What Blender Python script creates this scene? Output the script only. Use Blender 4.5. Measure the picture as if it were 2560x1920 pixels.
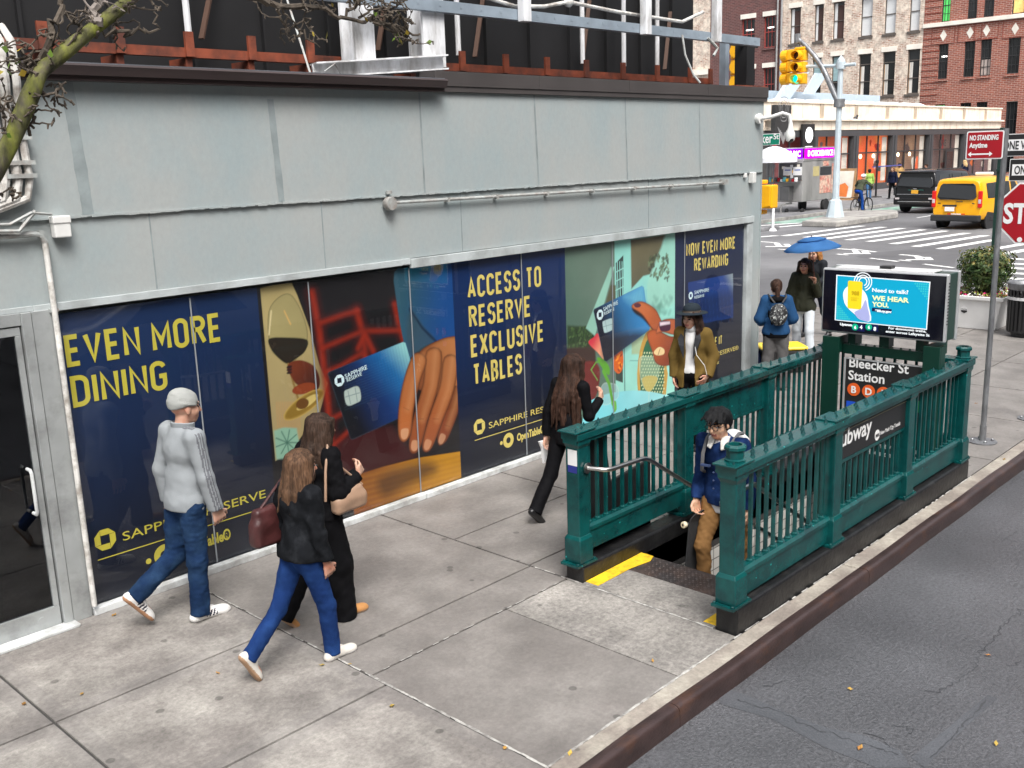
import bpy, bmesh, math, random
import numpy as np
from mathutils import Vector, Matrix
for _o in list(bpy.data.objects): bpy.data.objects.remove(_o)
SC = bpy.context.scene
COL = SC.collection
R = math.radians
# ------------------------------------------------------------------ camera, world, sun, exposure
FPX = 2494.5                                   # focal length in photo pixels (2560 wide)
YAW, PIT, ROL = 0.76319171, -0.22449378, -0.03303826
CAMP = np.array([0.0, 0.0, 3.4])
_f = np.array([math.cos(PIT)*math.cos(YAW), math.cos(PIT)*math.sin(YAW), math.sin(PIT)])
_r = np.array([math.sin(YAW), -math.cos(YAW), 0.0]); _u = np.cross(_r, _f)
_r, _u = _r*math.cos(ROL)+_u*math.sin(ROL), -_r*math.sin(ROL)+_u*math.cos(ROL)
cam = bpy.data.cameras.new('camera'); camo = bpy.data.objects.new('camera', cam); COL.objects.link(camo)
camo.matrix_world = Matrix(((_r[0], _u[0], -_f[0], CAMP[0]), (_r[1], _u[1], -_f[1], CAMP[1]), (_r[2], _u[2], -_f[2], CAMP[2]), (0, 0, 0, 1)))
cam.sensor_width = 36; cam.lens = 36*FPX/2560; cam.clip_start = 0.05; cam.clip_end = 2000
SC.camera = camo
SUN_EL, SUN_AZ = R(55), R(238)                 # direction the light comes from (azimuth in the x-y plane)
W = bpy.data.worlds.new('World'); SC.world = W; W.use_nodes = True
_nt = W.node_tree; _bg = _nt.nodes['Background']
_sky = _nt.nodes.new('ShaderNodeTexSky'); _sky.sky_type = 'NISHITA'; _sky.sun_disc = False
_sky.sun_elevation = SUN_EL; _sky.sun_rotation = R(90)-SUN_AZ; _sky.dust_density = 6.0; _sky.air_density = 1.0; _sky.ozone_density = 1.0
_hs = _nt.nodes.new('ShaderNodeHueSaturation'); _hs.inputs['Saturation'].default_value = 0.28
_nt.links.new(_sky.outputs[0], _hs.inputs['Color']); _nt.links.new(_hs.outputs[0], _bg.inputs[0]); _bg.inputs[1].default_value = 0.14
sun = bpy.data.lights.new('sun', 'SUN'); suno = bpy.data.objects.new('sun', sun); COL.objects.link(suno)
sun.energy = 1.5; sun.angle = R(22); sun.color = (1.0, 0.97, 0.93)
_d = Vector((math.cos(SUN_EL)*math.cos(SUN_AZ), math.cos(SUN_EL)*math.sin(SUN_AZ), math.sin(SUN_EL)))
suno.rotation_euler = _d.to_track_quat('Z', 'Y').to_euler()
SC.view_settings.view_transform = 'Standard'; SC.view_settings.look = 'None'
SC.view_settings.exposure = 0.88; SC.view_settings.gamma = 1.0
try: SC.view_settings.use_curve_mapping = False
except Exception: pass
SC.render.engine = 'CYCLES'
SC.cycles.max_bounces = 8; SC.cycles.transparent_max_bounces = 12
random.seed(7); RNG = np.random.default_rng(7)

# ------------------------------------------------------------------ measuring: where a line of sight meets a real plane
def _ray(px, py): return _r*((px-1280)/FPX) - _u*((py-960)/FPX) + _f
def G(px, py, z=0.0):
    v = _ray(px, py); t = (z-CAMP[2])/v[2]; return CAMP+t*v
def PY(px, py, y):
    v = _ray(px, py); return CAMP+v*((y-CAMP[1])/v[1])
def PX(px, py, x):
    v = _ray(px, py); return CAMP+v*((x-CAMP[0])/v[0])

# ------------------------------------------------------------------ mesh builder
class MB:
    def __init__(s): s.v = []; s.f = []; s.mi = []; s.m = 0; s.sm = []; s.smooth = False
    def add(s, vs, fs):
        n = len(s.v); s.v += [tuple(map(float, p)) for p in vs]
        for f in fs: s.f.append(tuple(n+i for i in f)); s.mi.append(s.m); s.sm.append(s.smooth)
        return s
    def box(s, x0, x1, y0, y1, z0, z1):
        vs = [(x, y, z) for x in (x0, x1) for y in (y0, y1) for z in (z0, z1)]
        return s.add(vs, [(0, 1, 3, 2), (4, 6, 7, 5), (0, 4, 5, 1), (2, 3, 7, 6), (0, 2, 6, 4), (1, 5, 7, 3)])
    def obox(s, c, ax, ay, az):                   # oriented box: centre and three half vectors
        c, ax, ay, az = map(lambda q: np.array(q, float), (c, ax, ay, az))
        vs = [c+i*ax+j*ay+k*az for i in (-1, 1) for j in (-1, 1) for k in (-1, 1)]
        return s.add(vs, [(0, 1, 3, 2), (4, 6, 7, 5), (0, 4, 5, 1), (2, 3, 7, 6), (0, 2, 6, 4), (1, 5, 7, 3)])
    def quad(s, a, b, c, d): return s.add([a, b, c, d], [(0, 1, 2, 3)])
    def poly(s, pts): return s.add(pts, [tuple(range(len(pts)))])
    def beam(s, a, b, w, h, up=(0, 0, 1)):
        a, b = np.array(a, float), np.array(b, float); d = b-a; L = np.linalg.norm(d); d /= L
        up = np.array(up, float); sd = np.cross(d, up); sd /= np.linalg.norm(sd)+1e-9; u2 = np.cross(sd, d)
        return s.obox((a+b)/2, d*L/2, sd*w/2, u2*h/2)
    def tube(s, pts, rad, n=10, caps=True):
        pts = [np.array(p, float) for p in pts]; k = len(pts)
        rads = [rad]*k if np.isscalar(rad) else list(rad)
        rings = []; ref = None
        for i in range(k):
            t = pts[min(i+1, k-1)]-pts[max(i-1, 0)]; t = t/(np.linalg.norm(t)+1e-12)
            if ref is None:
                ref = np.array([0, 0, 1.0]) if abs(t[2]) < .9 else np.array([1.0, 0, 0])
            b = np.cross(t, ref); b /= np.linalg.norm(b)+1e-12; c = np.cross(b, t); ref = c
            rings.append([pts[i]+rads[i]*(b*math.cos(2*math.pi*j/n)+c*math.sin(2*math.pi*j/n)) for j in range(n)])
        vs = [p for r_ in rings for p in r_]; fs = []
        for i in range(k-1):
            for j in range(n):
                fs.append((i*n+j, i*n+(j+1) % n, (i+1)*n+(j+1) % n, (i+1)*n+j))
        if caps: fs += [tuple(range(n))[::-1], tuple((k-1)*n+j for j in range(n))]
        return s.add(vs, fs)
    def cyl(s, a, b, r, n=16, r2=None): return s.tube([a, b], [r, r if r2 is None else r2], n)
    def lathe(s, c, prof, n=20, ax=2):            # prof: (radius, height)
        vs = []; k = len(prof)
        for r_, h in prof:
            for j in range(n):
                a = 2*math.pi*j/n; p = [r_*math.cos(a), r_*math.sin(a), h]
                if ax == 0: p = [p[2], p[0], p[1]]
                if ax == 1: p = [p[0], p[2], p[1]]
                vs.append((c[0]+p[0], c[1]+p[1], c[2]+p[2]))
        fs = [(i*n+j, i*n+(j+1) % n, (i+1)*n+(j+1) % n, (i+1)*n+j) for i in range(k-1) for j in range(n)]
        fs += [tuple(range(n))[::-1], tuple((k-1)*n+j for j in range(n))]
        return s.add(vs, fs)
    def prism(s, pts, d):                         # planar outline swept by vector d
        n = len(pts); d = np.array(d, float); vs = [np.array(p, float) for p in pts]
        vs = vs+[p+d for p in vs]
        return s.add(vs, [tuple(range(n))[::-1], tuple(range(n, 2*n))]+[(i, (i+1) % n, n+(i+1) % n, n+i) for i in range(n)])
    def loft(s, rings, closed=True, caps=True):
        n = len(rings[0]); k = len(rings); vs = [p for r_ in rings for p in r_]
        m = n if closed else n-1
        fs = [(i*n+j, i*n+(j+1) % n, (i+1)*n+(j+1) % n, (i+1)*n+j) for i in range(k-1) for j in range(m)]
        if caps: fs += [tuple(range(n))[::-1], tuple((k-1)*n+j for j in range(n))]
        return s.add(vs, fs)
    def ball(s, c, r, n=12, m=8):
        rx, ry, rz = (r, r, r) if np.isscalar(r) else r
        vs = [(c[0]+rx*math.sin(math.pi*i/m)*math.cos(2*math.pi*j/n), c[1]+ry*math.sin(math.pi*i/m)*math.sin(2*math.pi*j/n), c[2]+rz*math.cos(math.pi*i/m)) for i in range(m+1) for j in range(n)]
        return s.add(vs, [(i*n+j, (i+1)*n+j, (i+1)*n+(j+1) % n, i*n+(j+1) % n) for i in range(m) for j in range(n)])

WL = {}
def wl(p): return WL.get(p.name, Vector((0, 0, 0))) if p is not None else Vector((0, 0, 0))
def obj(name, mb, mats, parent=None, bevel=0, smooth=False, seg=2, cols=None, label=None, fixn=True):
    me = bpy.data.meshes.new(name); off = wl(parent)
    me.from_pydata([(p[0]-off[0], p[1]-off[1], p[2]-off[2]) for p in mb.v], [], mb.f)
    if not isinstance(mats, (list, tuple)): mats = [mats]
    for m in mats: me.materials.append(m)
    me.polygons.foreach_set('material_index', mb.mi)
    me.polygons.foreach_set('use_smooth', [bool(smooth or q) for q in mb.sm])
    if cols is not None:
        a = me.color_attributes.new('Col', 'FLOAT_COLOR', 'POINT')
        c = np.ones((len(mb.v), 4), np.float32); c[:, :3] = np.asarray(cols, np.float32)[:, :3]; a.data.foreach_set('color', c.ravel())
    me.update()
    if fixn:
        bm = bmesh.new(); bm.from_mesh(me); bmesh.ops.recalc_face_normals(bm, faces=bm.faces); bm.to_mesh(me); bm.free()
    o = bpy.data.objects.new(name, me); COL.objects.link(o)
    if parent is not None: o.parent = parent
    WL[o.name] = off.copy()
    if bevel:
        b = o.modifiers.new('bevel', 'BEVEL'); b.width = bevel; b.segments = seg; b.limit_method = 'ANGLE'; b.angle_limit = R(40)
    if smooth or any(mb.sm) or bevel:
        for p in me.polygons: pass
        try:
            if smooth: me.set_sharp_from_angle(angle=R(42))
        except Exception: pass
    if label: o['label'] = label
    return o
def tag(o, label=None, cat=None, group=None, kind=None):
    if label: o['label'] = label
    if cat: o['category'] = cat
    if group: o['group'] = group
    if kind: o['kind'] = kind
    return o
def thing(name, label, cat, loc=(0, 0, 0), group=None):
    o = bpy.data.objects.new(name, None); o.empty_display_size = .2; COL.objects.link(o)
    o.location = loc; WL[o.name] = Vector([float(q) for q in loc])
    return tag(o, label, cat, group)
def kids(o): return [c for c in bpy.data.objects if c.parent == o]
def dup(o, loc=None, rz=None, label=None, parent=None):
    c = o.copy(); COL.objects.link(c)
    if parent is not None: c.parent = parent
    WL[c.name] = wl(o)
    for k in kids(o):
        if k != c: dup(k, parent=c)
    if loc is not None: c.location = loc
    if rz is not None: c.rotation_euler[2] = rz
    if label: c['label'] = label
    return c

# ------------------------------------------------------------------ materials
MATS = {}
def M(name, col, rough=.6, metal=0., var=.12, scale=4., bump=0., bscale=60., spec=.5, coat=0., col2=None, c2amt=.35, c2scale=2., det=6., stretch=None, emit=0., alpha=None, attr=False, sub=0., fine=0., spots=None, fscale=0.):
    if name in MATS: return MATS[name]
    m = bpy.data.materials.new(name); m.use_nodes = True; nt = m.node_tree; b = nt.nodes['Principled BSDF']; N = nt.nodes.new; L = nt.links.new
    tc = N('ShaderNodeTexCoord'); mp = N('ShaderNodeMapping'); L(tc.outputs['Object'], mp.inputs[0])
    if stretch: mp.inputs['Scale'].default_value = stretch
    if attr:
        at = N('ShaderNodeAttribute'); at.attribute_name = 'Col'; src = at.outputs['Color']
    else:
        rgb = N('ShaderNodeRGB'); rgb.outputs[0].default_value = (*col, 1); src = rgb.outputs[0]
    def mixc(fac, a, bcol, mode='MIX'):
        mx = N('ShaderNodeMix'); mx.data_type = 'RGBA'; mx.blend_type = mode
        if isinstance(fac, float): mx.inputs[0].default_value = fac
        else: L(fac, mx.inputs[0])
        L(a, mx.inputs[6])
        if isinstance(bcol, tuple): mx.inputs[7].default_value = (*bcol, 1)
        else: L(bcol, mx.inputs[7])
        return mx.outputs[2]
    if col2:
        n2 = N('ShaderNodeTexNoise'); n2.inputs['Scale'].default_value = c2scale; n2.inputs['Detail'].default_value = det; n2.inputs['Roughness'].default_value = .65; L(mp.outputs[0], n2.inputs[0])
        rp = N('ShaderNodeMapRange'); rp.inputs[1].default_value = .62-c2amt*.6; rp.inputs[2].default_value = .78-c2amt*.4; L(n2.outputs[0], rp.inputs[0])
        src = mixc(rp.outputs[0], src, tuple(col2))
    if var:
        n1 = N('ShaderNodeTexNoise'); n1.inputs['Scale'].default_value = scale; n1.inputs['Detail'].default_value = det; L(mp.outputs[0], n1.inputs[0])
        r1 = N('ShaderNodeMapRange'); r1.inputs[1].default_value = .3; r1.inputs[2].default_value = .7; r1.inputs[3].default_value = 1-var; r1.inputs[4].default_value = 1+var; L(n1.outputs[0], r1.inputs[0])
        src = mixc(1.0, src, r1.outputs[0], 'MULTIPLY')
    if fine:
        n3 = N('ShaderNodeTexNoise'); n3.inputs['Scale'].default_value = fscale or bscale; n3.inputs['Detail'].default_value = 6; n3.inputs['Roughness'].default_value = .78; L(mp.outputs[0], n3.inputs[0])
        r3 = N('ShaderNodeMapRange'); r3.inputs[1].default_value = .3; r3.inputs[2].default_value = .7; r3.inputs[3].default_value = 1-fine; r3.inputs[4].default_value = 1+fine; L(n3.outputs[0], r3.inputs[0])
        src = mixc(1.0, src, r3.outputs[0], 'MULTIPLY')
    if spots:
        vo = N('ShaderNodeTexVoronoi'); vo.inputs['Scale'].default_value = spots[0]; L(tc.outputs['Object'], vo.inputs[0]); rs = N('ShaderNodeMapRange'); rs.inputs[1].default_value = spots[1]; rs.inputs[2].default_value = spots[1]*1.35; rs.inputs[3].default_value = spots[2]; rs.inputs[4].default_value = 1.; L(vo.outputs['Distance'], rs.inputs[0])
        src = mixc(1.0, src, rs.outputs[0], 'MULTIPLY')
    L(src, b.inputs['Base Color'])
    b.inputs['Roughness'].default_value = rough; b.inputs['Metallic'].default_value = metal
    b.inputs['Specular IOR Level'].default_value = spec; b.inputs['Coat Weight'].default_value = coat; b.inputs['Coat Roughness'].default_value = .05
    if sub: b.inputs['Subsurface Weight'].default_value = sub; b.inputs['Subsurface Radius'].default_value = (.01, .004, .002)
    if bump:
        nb = N('ShaderNodeTexNoise'); nb.inputs['Scale'].default_value = bscale; nb.inputs['Detail'].default_value = 5; L(mp.outputs[0], nb.inputs[0])
        bp = N('ShaderNodeBump'); bp.inputs['Strength'].default_value = bump; bp.inputs['Distance'].default_value = .01; L(nb.outputs[0], bp.inputs['Height']); L(bp.outputs[0], b.inputs['Normal'])
    if emit:
        L(src, b.inputs['Emission Color']); b.inputs['Emission Strength'].default_value = emit
    MATS[name] = m; return m
def glassmat(name, ior=1.6, tint=(1, 1, 1), rough=.0):
    if name in MATS: return MATS[name]
    m = bpy.data.materials.new(name); m.use_nodes = True; nt = m.node_tree; N = nt.nodes.new; L = nt.links.new
    nt.nodes.remove(nt.nodes['Principled BSDF']); out = nt.nodes['Material Output']
    lw = N('ShaderNodeLayerWeight'); lw.inputs[0].default_value = .5; pw = N('ShaderNodeMath'); pw.operation = 'POWER'; pw.inputs[1].default_value = 4.; L(lw.outputs['Facing'], pw.inputs[0]); f0 = 1.25*((ior-1)/(ior+1))**2; fr = N('ShaderNodeMapRange'); fr.inputs[3].default_value = f0; fr.inputs[4].default_value = .75; L(pw.outputs[0], fr.inputs[0])
    tr = N('ShaderNodeBsdfTransparent'); tr.inputs[0].default_value = (*tint, 1)
    gl = N('ShaderNodeBsdfGlossy'); gl.inputs['Roughness'].default_value = rough
    mx = N('ShaderNodeMixShader'); L(fr.outputs[0], mx.inputs[0]); L(tr.outputs[0], mx.inputs[1]); L(gl.outputs[0], mx.inputs[2]); L(mx.outputs[0], out.inputs[0])
    MATS[name] = m; return m

# ------------------------------------------------------------------ lettering
def text(body, size, org, right, up, mat, parent, name='lettering', bold=0., xs=1., depth=.0015, align='LEFT', lift=.002, shear=0., space=1.):
    cu = bpy.data.curves.new('lettering', 'FONT'); cu.body = body; cu.size = size; cu.align_x = align; cu.offset = bold; cu.extrude = depth/2; cu.shear = shear
    cu.space_character = space; cu.resolution_u = 3
    to = bpy.data.objects.new('lettering', cu); COL.objects.link(to)
    bpy.context.view_layer.update()
    me = bpy.data.meshes.new_from_object(to.evaluated_get(bpy.context.evaluated_depsgraph_get()))
    bpy.data.objects.remove(to); bpy.data.curves.remove(cu)
    right = np.array(right, float); up = np.array(up, float); right /= np.linalg.norm(right); up /= np.linalg.norm(up); nrm = np.cross(right, up)
    org = np.array(org, float); n = len(me.vertices); co = np.empty(n*3); me.vertices.foreach_get('co', co); co = co.reshape(n, 3)
    P = org+co[:, :1]*xs*right+co[:, 1:2]*up+(co[:, 2:]+lift)*nrm
    mb = MB(); mb.v = [tuple(p) for p in P]; mb.f = [tuple(p.vertices) for p in me.polygons]; mb.mi = [0]*len(mb.f); mb.sm = [False]*len(mb.f)
    bpy.data.meshes.remove(me)
    return obj(name, mb, mat, parent, fixn=False)
_arc = lambda cx, cy, rx, ry, a0, a1, n=6: [(cx+rx*math.cos(R(a0+(a1-a0)*i/n)), cy+ry*math.sin(R(a0+(a1-a0)*i/n))) for i in range(n+1)]
def _rr(y0=0., y1=1.): return _arc(.5, y1-.2, .5, .2, 90, 0)+_arc(.5, y0+.2, .5, .2, 0, -180, 12)+_arc(.5, y1-.2, .5, .2, 180, 90)
GLY = {'E': (.86, [[(1, 1), (0, 1), (0, 0), (1, 0)], [(0, .51), (.9, .51)]]), 'V': (1.1, [[(0, 1), (.5, 0), (1, 1)]]), 'N': (1.08, [[(0, 0), (0, 1), (1, 0), (1, 1)]]),
 'M': (1.35, [[(0, 0), (0, 1), (.5, .3), (1, 1), (1, 0)]]), 'O': (1, [_rr()]), 'R': (1, [[(0, 0), (0, 1)]+_arc(.5, .77, .5, .23, 90, -90, 10)+[(0, .54)], [(.5, .54), (1, 0)]]),
 'D': (1, [[(0, 0), (0, 1)]+_arc(.45, .75, .55, .25, 90, 0)+_arc(.45, .25, .55, .25, 0, -90)+[(0, 0)]]), 'I': (.0, [[(.5, 0), (.5, 1)]]),
 'G': (1, [_arc(.5, .8, .5, .2, 10, 180, 8)+_arc(.5, .2, .5, .2, 180, 360, 10)+[(1, .48), (.55, .48)]]), 'A': (1.1, [[(0, 0), (.5, 1), (1, 0)], [(.18, .28), (.82, .28)]]),
 'C': (1, [_arc(.5, .8, .5, .2, 0, 180, 9)+_arc(.5, .2, .5, .2, 180, 360, 9)]), 'S': (1, [_arc(.5, .77, .5, .23, 10, 270, 12)+_arc(.5, .27, .5, .27, 90, -170, 12)]),
 'T': (1, [[(0, 1), (1, 1)], [(.5, 1), (.5, 0)]]), 'U': (1, [[(0, 1)]+_arc(.5, .22, .5, .22, 180, 360, 10)+[(1, 1)]]), 'L': (.85, [[(0, 1), (0, 0), (1, 0)]]),
 'X': (1.08, [[(0, 0), (1, 1)], [(0, 1), (1, 0)]]), 'B': (1, [[(0, .53), (.5, .53)]+_arc(.5, .765, .45, .235, -90, 90, 8)+[(0, 1), (0, 0), (.5, 0)]+_arc(.5, .265, .5, .265, -90, 90, 8)]),
 'K': (1.05, [[(0, 0), (0, 1)], [(1, 1), (.05, .4)], [(.38, .6), (1, 0)]]), 'W': (1.5, [[(0, 1), (.25, 0), (.5, .9), (.75, 0), (1, 1)]])}
def dintext(body, h, org, right, up, mat, parent, cw=.36, t=.155, gap=.17, name='lettering', lift=.002):
    right = np.array(right, float); up = np.array(up, float); right /= np.linalg.norm(right); up /= np.linalg.norm(up); nrm = np.cross(right, up); org = np.array(org, float)
    mb = MB(); x = 0.; k = 0
    for ch in body:
        if ch == ' ': x += .3; continue
        wf, strokes = GLY[ch]; w = cw*wf
        for st in strokes:
            pts = np.array([(x+t/2+p[0]*w, t/2+p[1]*(1-t)) for p in st]); n = len(pts)
            closed = np.linalg.norm(pts[0]-pts[-1]) < 1e-6
            ofs = []
            for i in range(n):
                a = pts[i]-pts[i-1] if i > 0 else (pts[-1]-pts[-2] if closed else pts[1]-pts[0])
                b = pts[i+1]-pts[i] if i < n-1 else (pts[1]-pts[0] if closed else pts[-1]-pts[-2])
                a = a/np.linalg.norm(a); b = b/np.linalg.norm(b); na = np.array([-a[1], a[0]]); nb = np.array([-b[1], b[0]]); mm = na+nb
                q = max(np.linalg.norm(mm), .35); mm = mm/np.linalg.norm(mm) if np.linalg.norm(mm) > 1e-6 else na
                ofs.append(mm*(t/2)*min(1/max(mm@na, .3), 2.2))
            k += 1; li = lift+.00025*(k % 5)
            vs = []
            for i in range(n):
                for sg in (1, -1):
                    q = (pts[i]+sg*ofs[i])*h; vs.append(org+right*q[0]+up*np.clip(q[1], -.01*h, 1.01*h)+nrm*li)
            mb.add(vs, [(2*i, 2*i+1, 2*i+3, 2*i+2) for i in range(n-1)])
        x += w+t+gap*.6
    return obj(name, mb, mat, parent, fixn=False)
def islands(mb):                                  # split a builder into its separate pieces
    par = list(range(len(mb.v)))
    def fd(a):
        while par[a] != a: par[a] = par[par[a]]; a = par[a]
        return a
    for f in mb.f:
        r0 = fd(f[0])
        for q in f[1:]: par[fd(q)] = r0
    gr = {}
    for k, f in enumerate(mb.f): gr.setdefault(fd(f[0]), []).append(k)
    out = []
    for ks in gr.values():
        m = MB(); ix = {}
        for k in ks:
            for q in mb.f[k]:
                if q not in ix: ix[q] = len(m.v); m.v.append(mb.v[q])
            m.f.append(tuple(ix[q] for q in mb.f[k])); m.mi.append(mb.mi[k]); m.sm.append(mb.sm[k])
        out.append(m)
    return out
def pieces(name, mb, mats, parent=None, **kw): return [obj(name, m, mats, parent, **kw) for m in islands(mb)]
def inst(src, offs, parent):                      # more pieces sharing one mesh, moved by offs
    for d in offs:
        c = src.copy(); COL.objects.link(c); c.parent = parent; c.location = Vector(src.location)+Vector(d); WL[c.name] = wl(src)
# ================================================================== SETTING: ground, road, kerb, markings
def concrete(name, c, dirt, grain, gb=180., amt=.5, wet=.75):
    return M(name, c, rough=wet, var=.2, scale=2.1, col2=dirt, c2amt=amt, c2scale=1.5, bump=.3, bscale=gb, fine=grain, fscale=26., det=12, spots=(3.1, .075, .55))
m_gr = concrete('concrete_grain', (.345, .326, .298), (.18, .165, .153), .34, 90., .5)
m_ed = concrete('concrete_edge', (.31, .292, .27), (.165, .152, .143), .25, 120., .5)
m_sm = concrete('concrete_broomed', (.225, .210, .196), (.165, .152, .142), .2, 130., .45, .6)
m_ag = concrete('concrete_aggregate', (.285, .268, .246), (.16, .15, .14), .5, 95., .4)
m_kc = concrete('kerb_concrete', (.42, .39, .33), (.22, .19, .165), .22, 90., .5)
m_jt = M('joint_dark', (.05, .047, .045), .9)
m_ck = M('caulk_white', (.50, .49, .46), .8, var=.25, scale=20., col2=(.2, .19, .18), c2amt=.4, c2scale=9.)
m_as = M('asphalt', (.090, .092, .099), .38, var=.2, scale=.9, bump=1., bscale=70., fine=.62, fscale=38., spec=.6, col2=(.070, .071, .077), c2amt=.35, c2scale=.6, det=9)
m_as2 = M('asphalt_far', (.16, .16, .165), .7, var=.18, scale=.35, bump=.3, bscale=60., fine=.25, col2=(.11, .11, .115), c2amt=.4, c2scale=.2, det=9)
m_rust = M('rusty_steel', (.060, .038, .036), .36, metal=.35, var=.3, scale=9., col2=(.10, .048, .030), c2amt=.12, c2scale=6., bump=.25, bscale=90., spec=.6, stretch=(.5, 1, 1))
m_mk = M('road_paint', (.80, .80, .78), .7, var=.1, scale=3., col2=(.30, .30, .30), c2amt=.2, c2scale=7., fine=.1, bscale=40.)
m_gp = M('green_paint', (.10, .30, .20), .8, var=.25, scale=2., col2=(.28, .34, .31), c2amt=.45, c2scale=2.2)
m_yp = M('yellow_paint', (.80, .50, .02), .55, var=.15, scale=8., bump=.4, bscale=70., col2=(.32, .2, .03), c2amt=.16, c2scale=14.)
WELL = (6.28, 10.22, 3.60, 4.83)
mb = MB()
def slab(x0, x1, y0, y1, inner=1, edge=0, e=.11, g=.010):
    x0 += g; x1 -= g; y0 += g; y1 -= g
    if min(x1-x0, y1-y0) < 3*e: mb.m = edge; mb.box(x0, x1, y0, y1, -.05, 0); return
    mb.m = edge
    mb.add([(x0, y0, 0), (x1, y0, 0), (x1, y1, 0), (x0, y1, 0), (x0+e, y0+e, 0), (x1-e, y0+e, 0), (x1-e, y1-e, 0), (x0+e, y1-e, 0)], [(0, 1, 5, 4), (1, 2, 6, 5), (2, 3, 7, 6), (3, 0, 4, 7)])
    mb.m = inner; mb.add([(x0+e, y0+e, 0), (x1-e, y0+e, 0), (x1-e, y1-e, 0), (x0+e, y1-e, 0)], [(0, 1, 2, 3)])
    mb.m = edge
    mb.add([(x0, y0, 0), (x1, y0, 0), (x1, y1, 0), (x0, y1, 0), (x0, y0, -.05), (x1, y0, -.05), (x1, y1, -.05), (x0, y1, -.05)], [(0, 4, 5, 1), (1, 5, 6, 2), (2, 6, 7, 3), (3, 7, 4, 0)])
for a, b in ((-3, -1.3), (-1.3, .39), (.39, 2.07), (2.07, 3.74)):
    for c, d in ((3.40, 4.82), (4.82, 6.08), (6.08, 7.43)): slab(a, b, c, d, 1, 0)
slab(3.74, 5.07, 3.40, 4.99, 2, 2); slab(3.74, 5.80, 5.40, 7.43, 2, 2); slab(3.74, 5.80, 4.99, 5.40, 2, 2)
mb.m = 3; mb.box(5.07, 5.795, 3.41, 4.98, -.05, .0)
mb.m = 3; mb.box(5.81, 6.0, 3.60, 4.83, -.05, .003); mb.box(6.0, 6.27, 3.60, 4.83, -.05, .003)
xs = [5.80, 7.5, 9.3, 11.1, 12.9, 14.6, 16.4, 18.2, 19.95]
for a, b in zip(xs[:-1], xs[1:]):
    rows = [(5.02, 5.42), (5.42, 6.35), (6.35, 7.43)] if a < 13.2 else [(5.02, 6.35), (6.35, 7.9), (7.9, 9.5), (9.5, 11.2), (11.2, 13), (13, 15), (15, 17)]
    for c, d in rows: slab(a, b, c, d, 2, 2) if (a, c) != (12.9, 6.35) else slab(a, b, c, d, 2, 2)
    if a > 10: slab(a if a > 11 else 10.36, b, 3.40, 5.02, 2, 2)
slab(10.36, 11.1, 3.40, 5.02, 2, 2); slab(12.9, 14.6, 7.43, 9.5, 2, 2); slab(12.9, 14.6, 9.5, 17, 2, 2)
tag(obj('sidewalk', mb, [m_ed, m_gr, m_sm, m_ag]), kind='structure')
mb = MB()
for a, b, c, d in ((-4, 6.27, 3.38, 7.6), (6.27, 10.25, 3.38, 3.60), (6.27, 10.25, 4.83, 7.6), (10.25, 20.0, 3.38, 7.6), (12.9, 20.0, 7.6, 17.2)): mb.box(a, b, c, d, -.3, -.013)
tag(obj('sidewalk_bed', mb, m_jt), kind='structure')
# white joint sealant with a ragged edge
mb = MB()
def caulk(a, b, w, skip=0.):
    a, b = np.array(a, float), np.array(b, float); L = np.linalg.norm(b-a); n = int(L/.05); d = (b-a)/L; nn = np.array([-d[1], d[0]])
    on = True
    for i in range(n):
        if random.random() < skip: continue
        w1 = w*(.6+.7*random.random()); w2 = w*(.6+.7*random.random()); o = nn*(random.random()-.5)*w*.25
        p, q = a+d*L*i/n+o, a+d*L*(i+1.05)/n+o
        mb.quad((*(p-nn*w1/2), .004), (*(q-nn*w2/2), .004), (*(q+nn*w2/2), .004), (*(p+nn*w1/2), .004))
caulk((3.75, 3.40), (5.70, 3.40), .018, .0); caulk((3.74, 3.30), (3.74, 5.0), .018, .0); caulk((3.74, 5.0), (3.74, 7.3), .013, .12)
caulk((5.795, 3.60), (5.795, 5.05), .019, .0); caulk((3.8, 4.99), (5.79, 4.99), .010, .45); caulk((5.70, 3.40), (10.4, 3.395), .012, .25); caulk((3.8, 5.4), (5.8, 5.4), .012, .9); caulk((5.8, 5.02), (5.8, 5.4), .014, .5)
tag(obj('sidewalk_joint_sealant', mb, m_ck), kind='structure')
# kerb: concrete strip and rounded steel facing
mb = MB(); mb.box(-4, 7.45, 3.24, 3.395, -.2, .004); mb.box(7.462, 19.4, 3.24, 3.395, -.2, .004)
tag(obj('kerb_strip', mb, m_kc, bevel=.006), kind='structure')
mb = MB()
prof = [(3.262, .0075), (3.235, .009)]+[(3.215+.042*math.cos(R(a)), -.034+.044*math.sin(R(a))) for a in (80, 100, 125, 150, 172)]+[(3.172, -.09), (3.168, -.2), (3.262, -.2)]
for a, b in ((-4, 4.74), (4.745, 7.458), (7.466, 19.4)):
    mb.loft([[(x, p[0]+.004*math.sin(x*3.1), p[1]+.003*math.sin(x*4.3+1)) for p in prof] for x in np.linspace(a, b, 24)])
tag(obj('kerb', mb, m_rust, smooth=True), kind='structure')
mb = MB(); arc = [(19.4+.6*math.sin(R(a)), 3.8-.6*math.cos(R(a))) for a in range(0, 91, 10)]+[(20.0, y) for y in np.linspace(3.9, 17, 8)]
for (x0, y0), (x1, y1) in zip(arc[:-1], arc[1:]):
    t = np.array([x1-x0, y1-y0]); t /= np.linalg.norm(t); n = np.array([-t[1], t[0]])*.16
    mb.prism([(x0, y0, -.2), (x1, y1, -.2), (x1+n[0], y1+n[1], -.2), (x0+n[0], y0+n[1], -.2)], (0, 0, .206))
tag(obj('corner_kerb', mb, m_kc), kind='structure')
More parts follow.
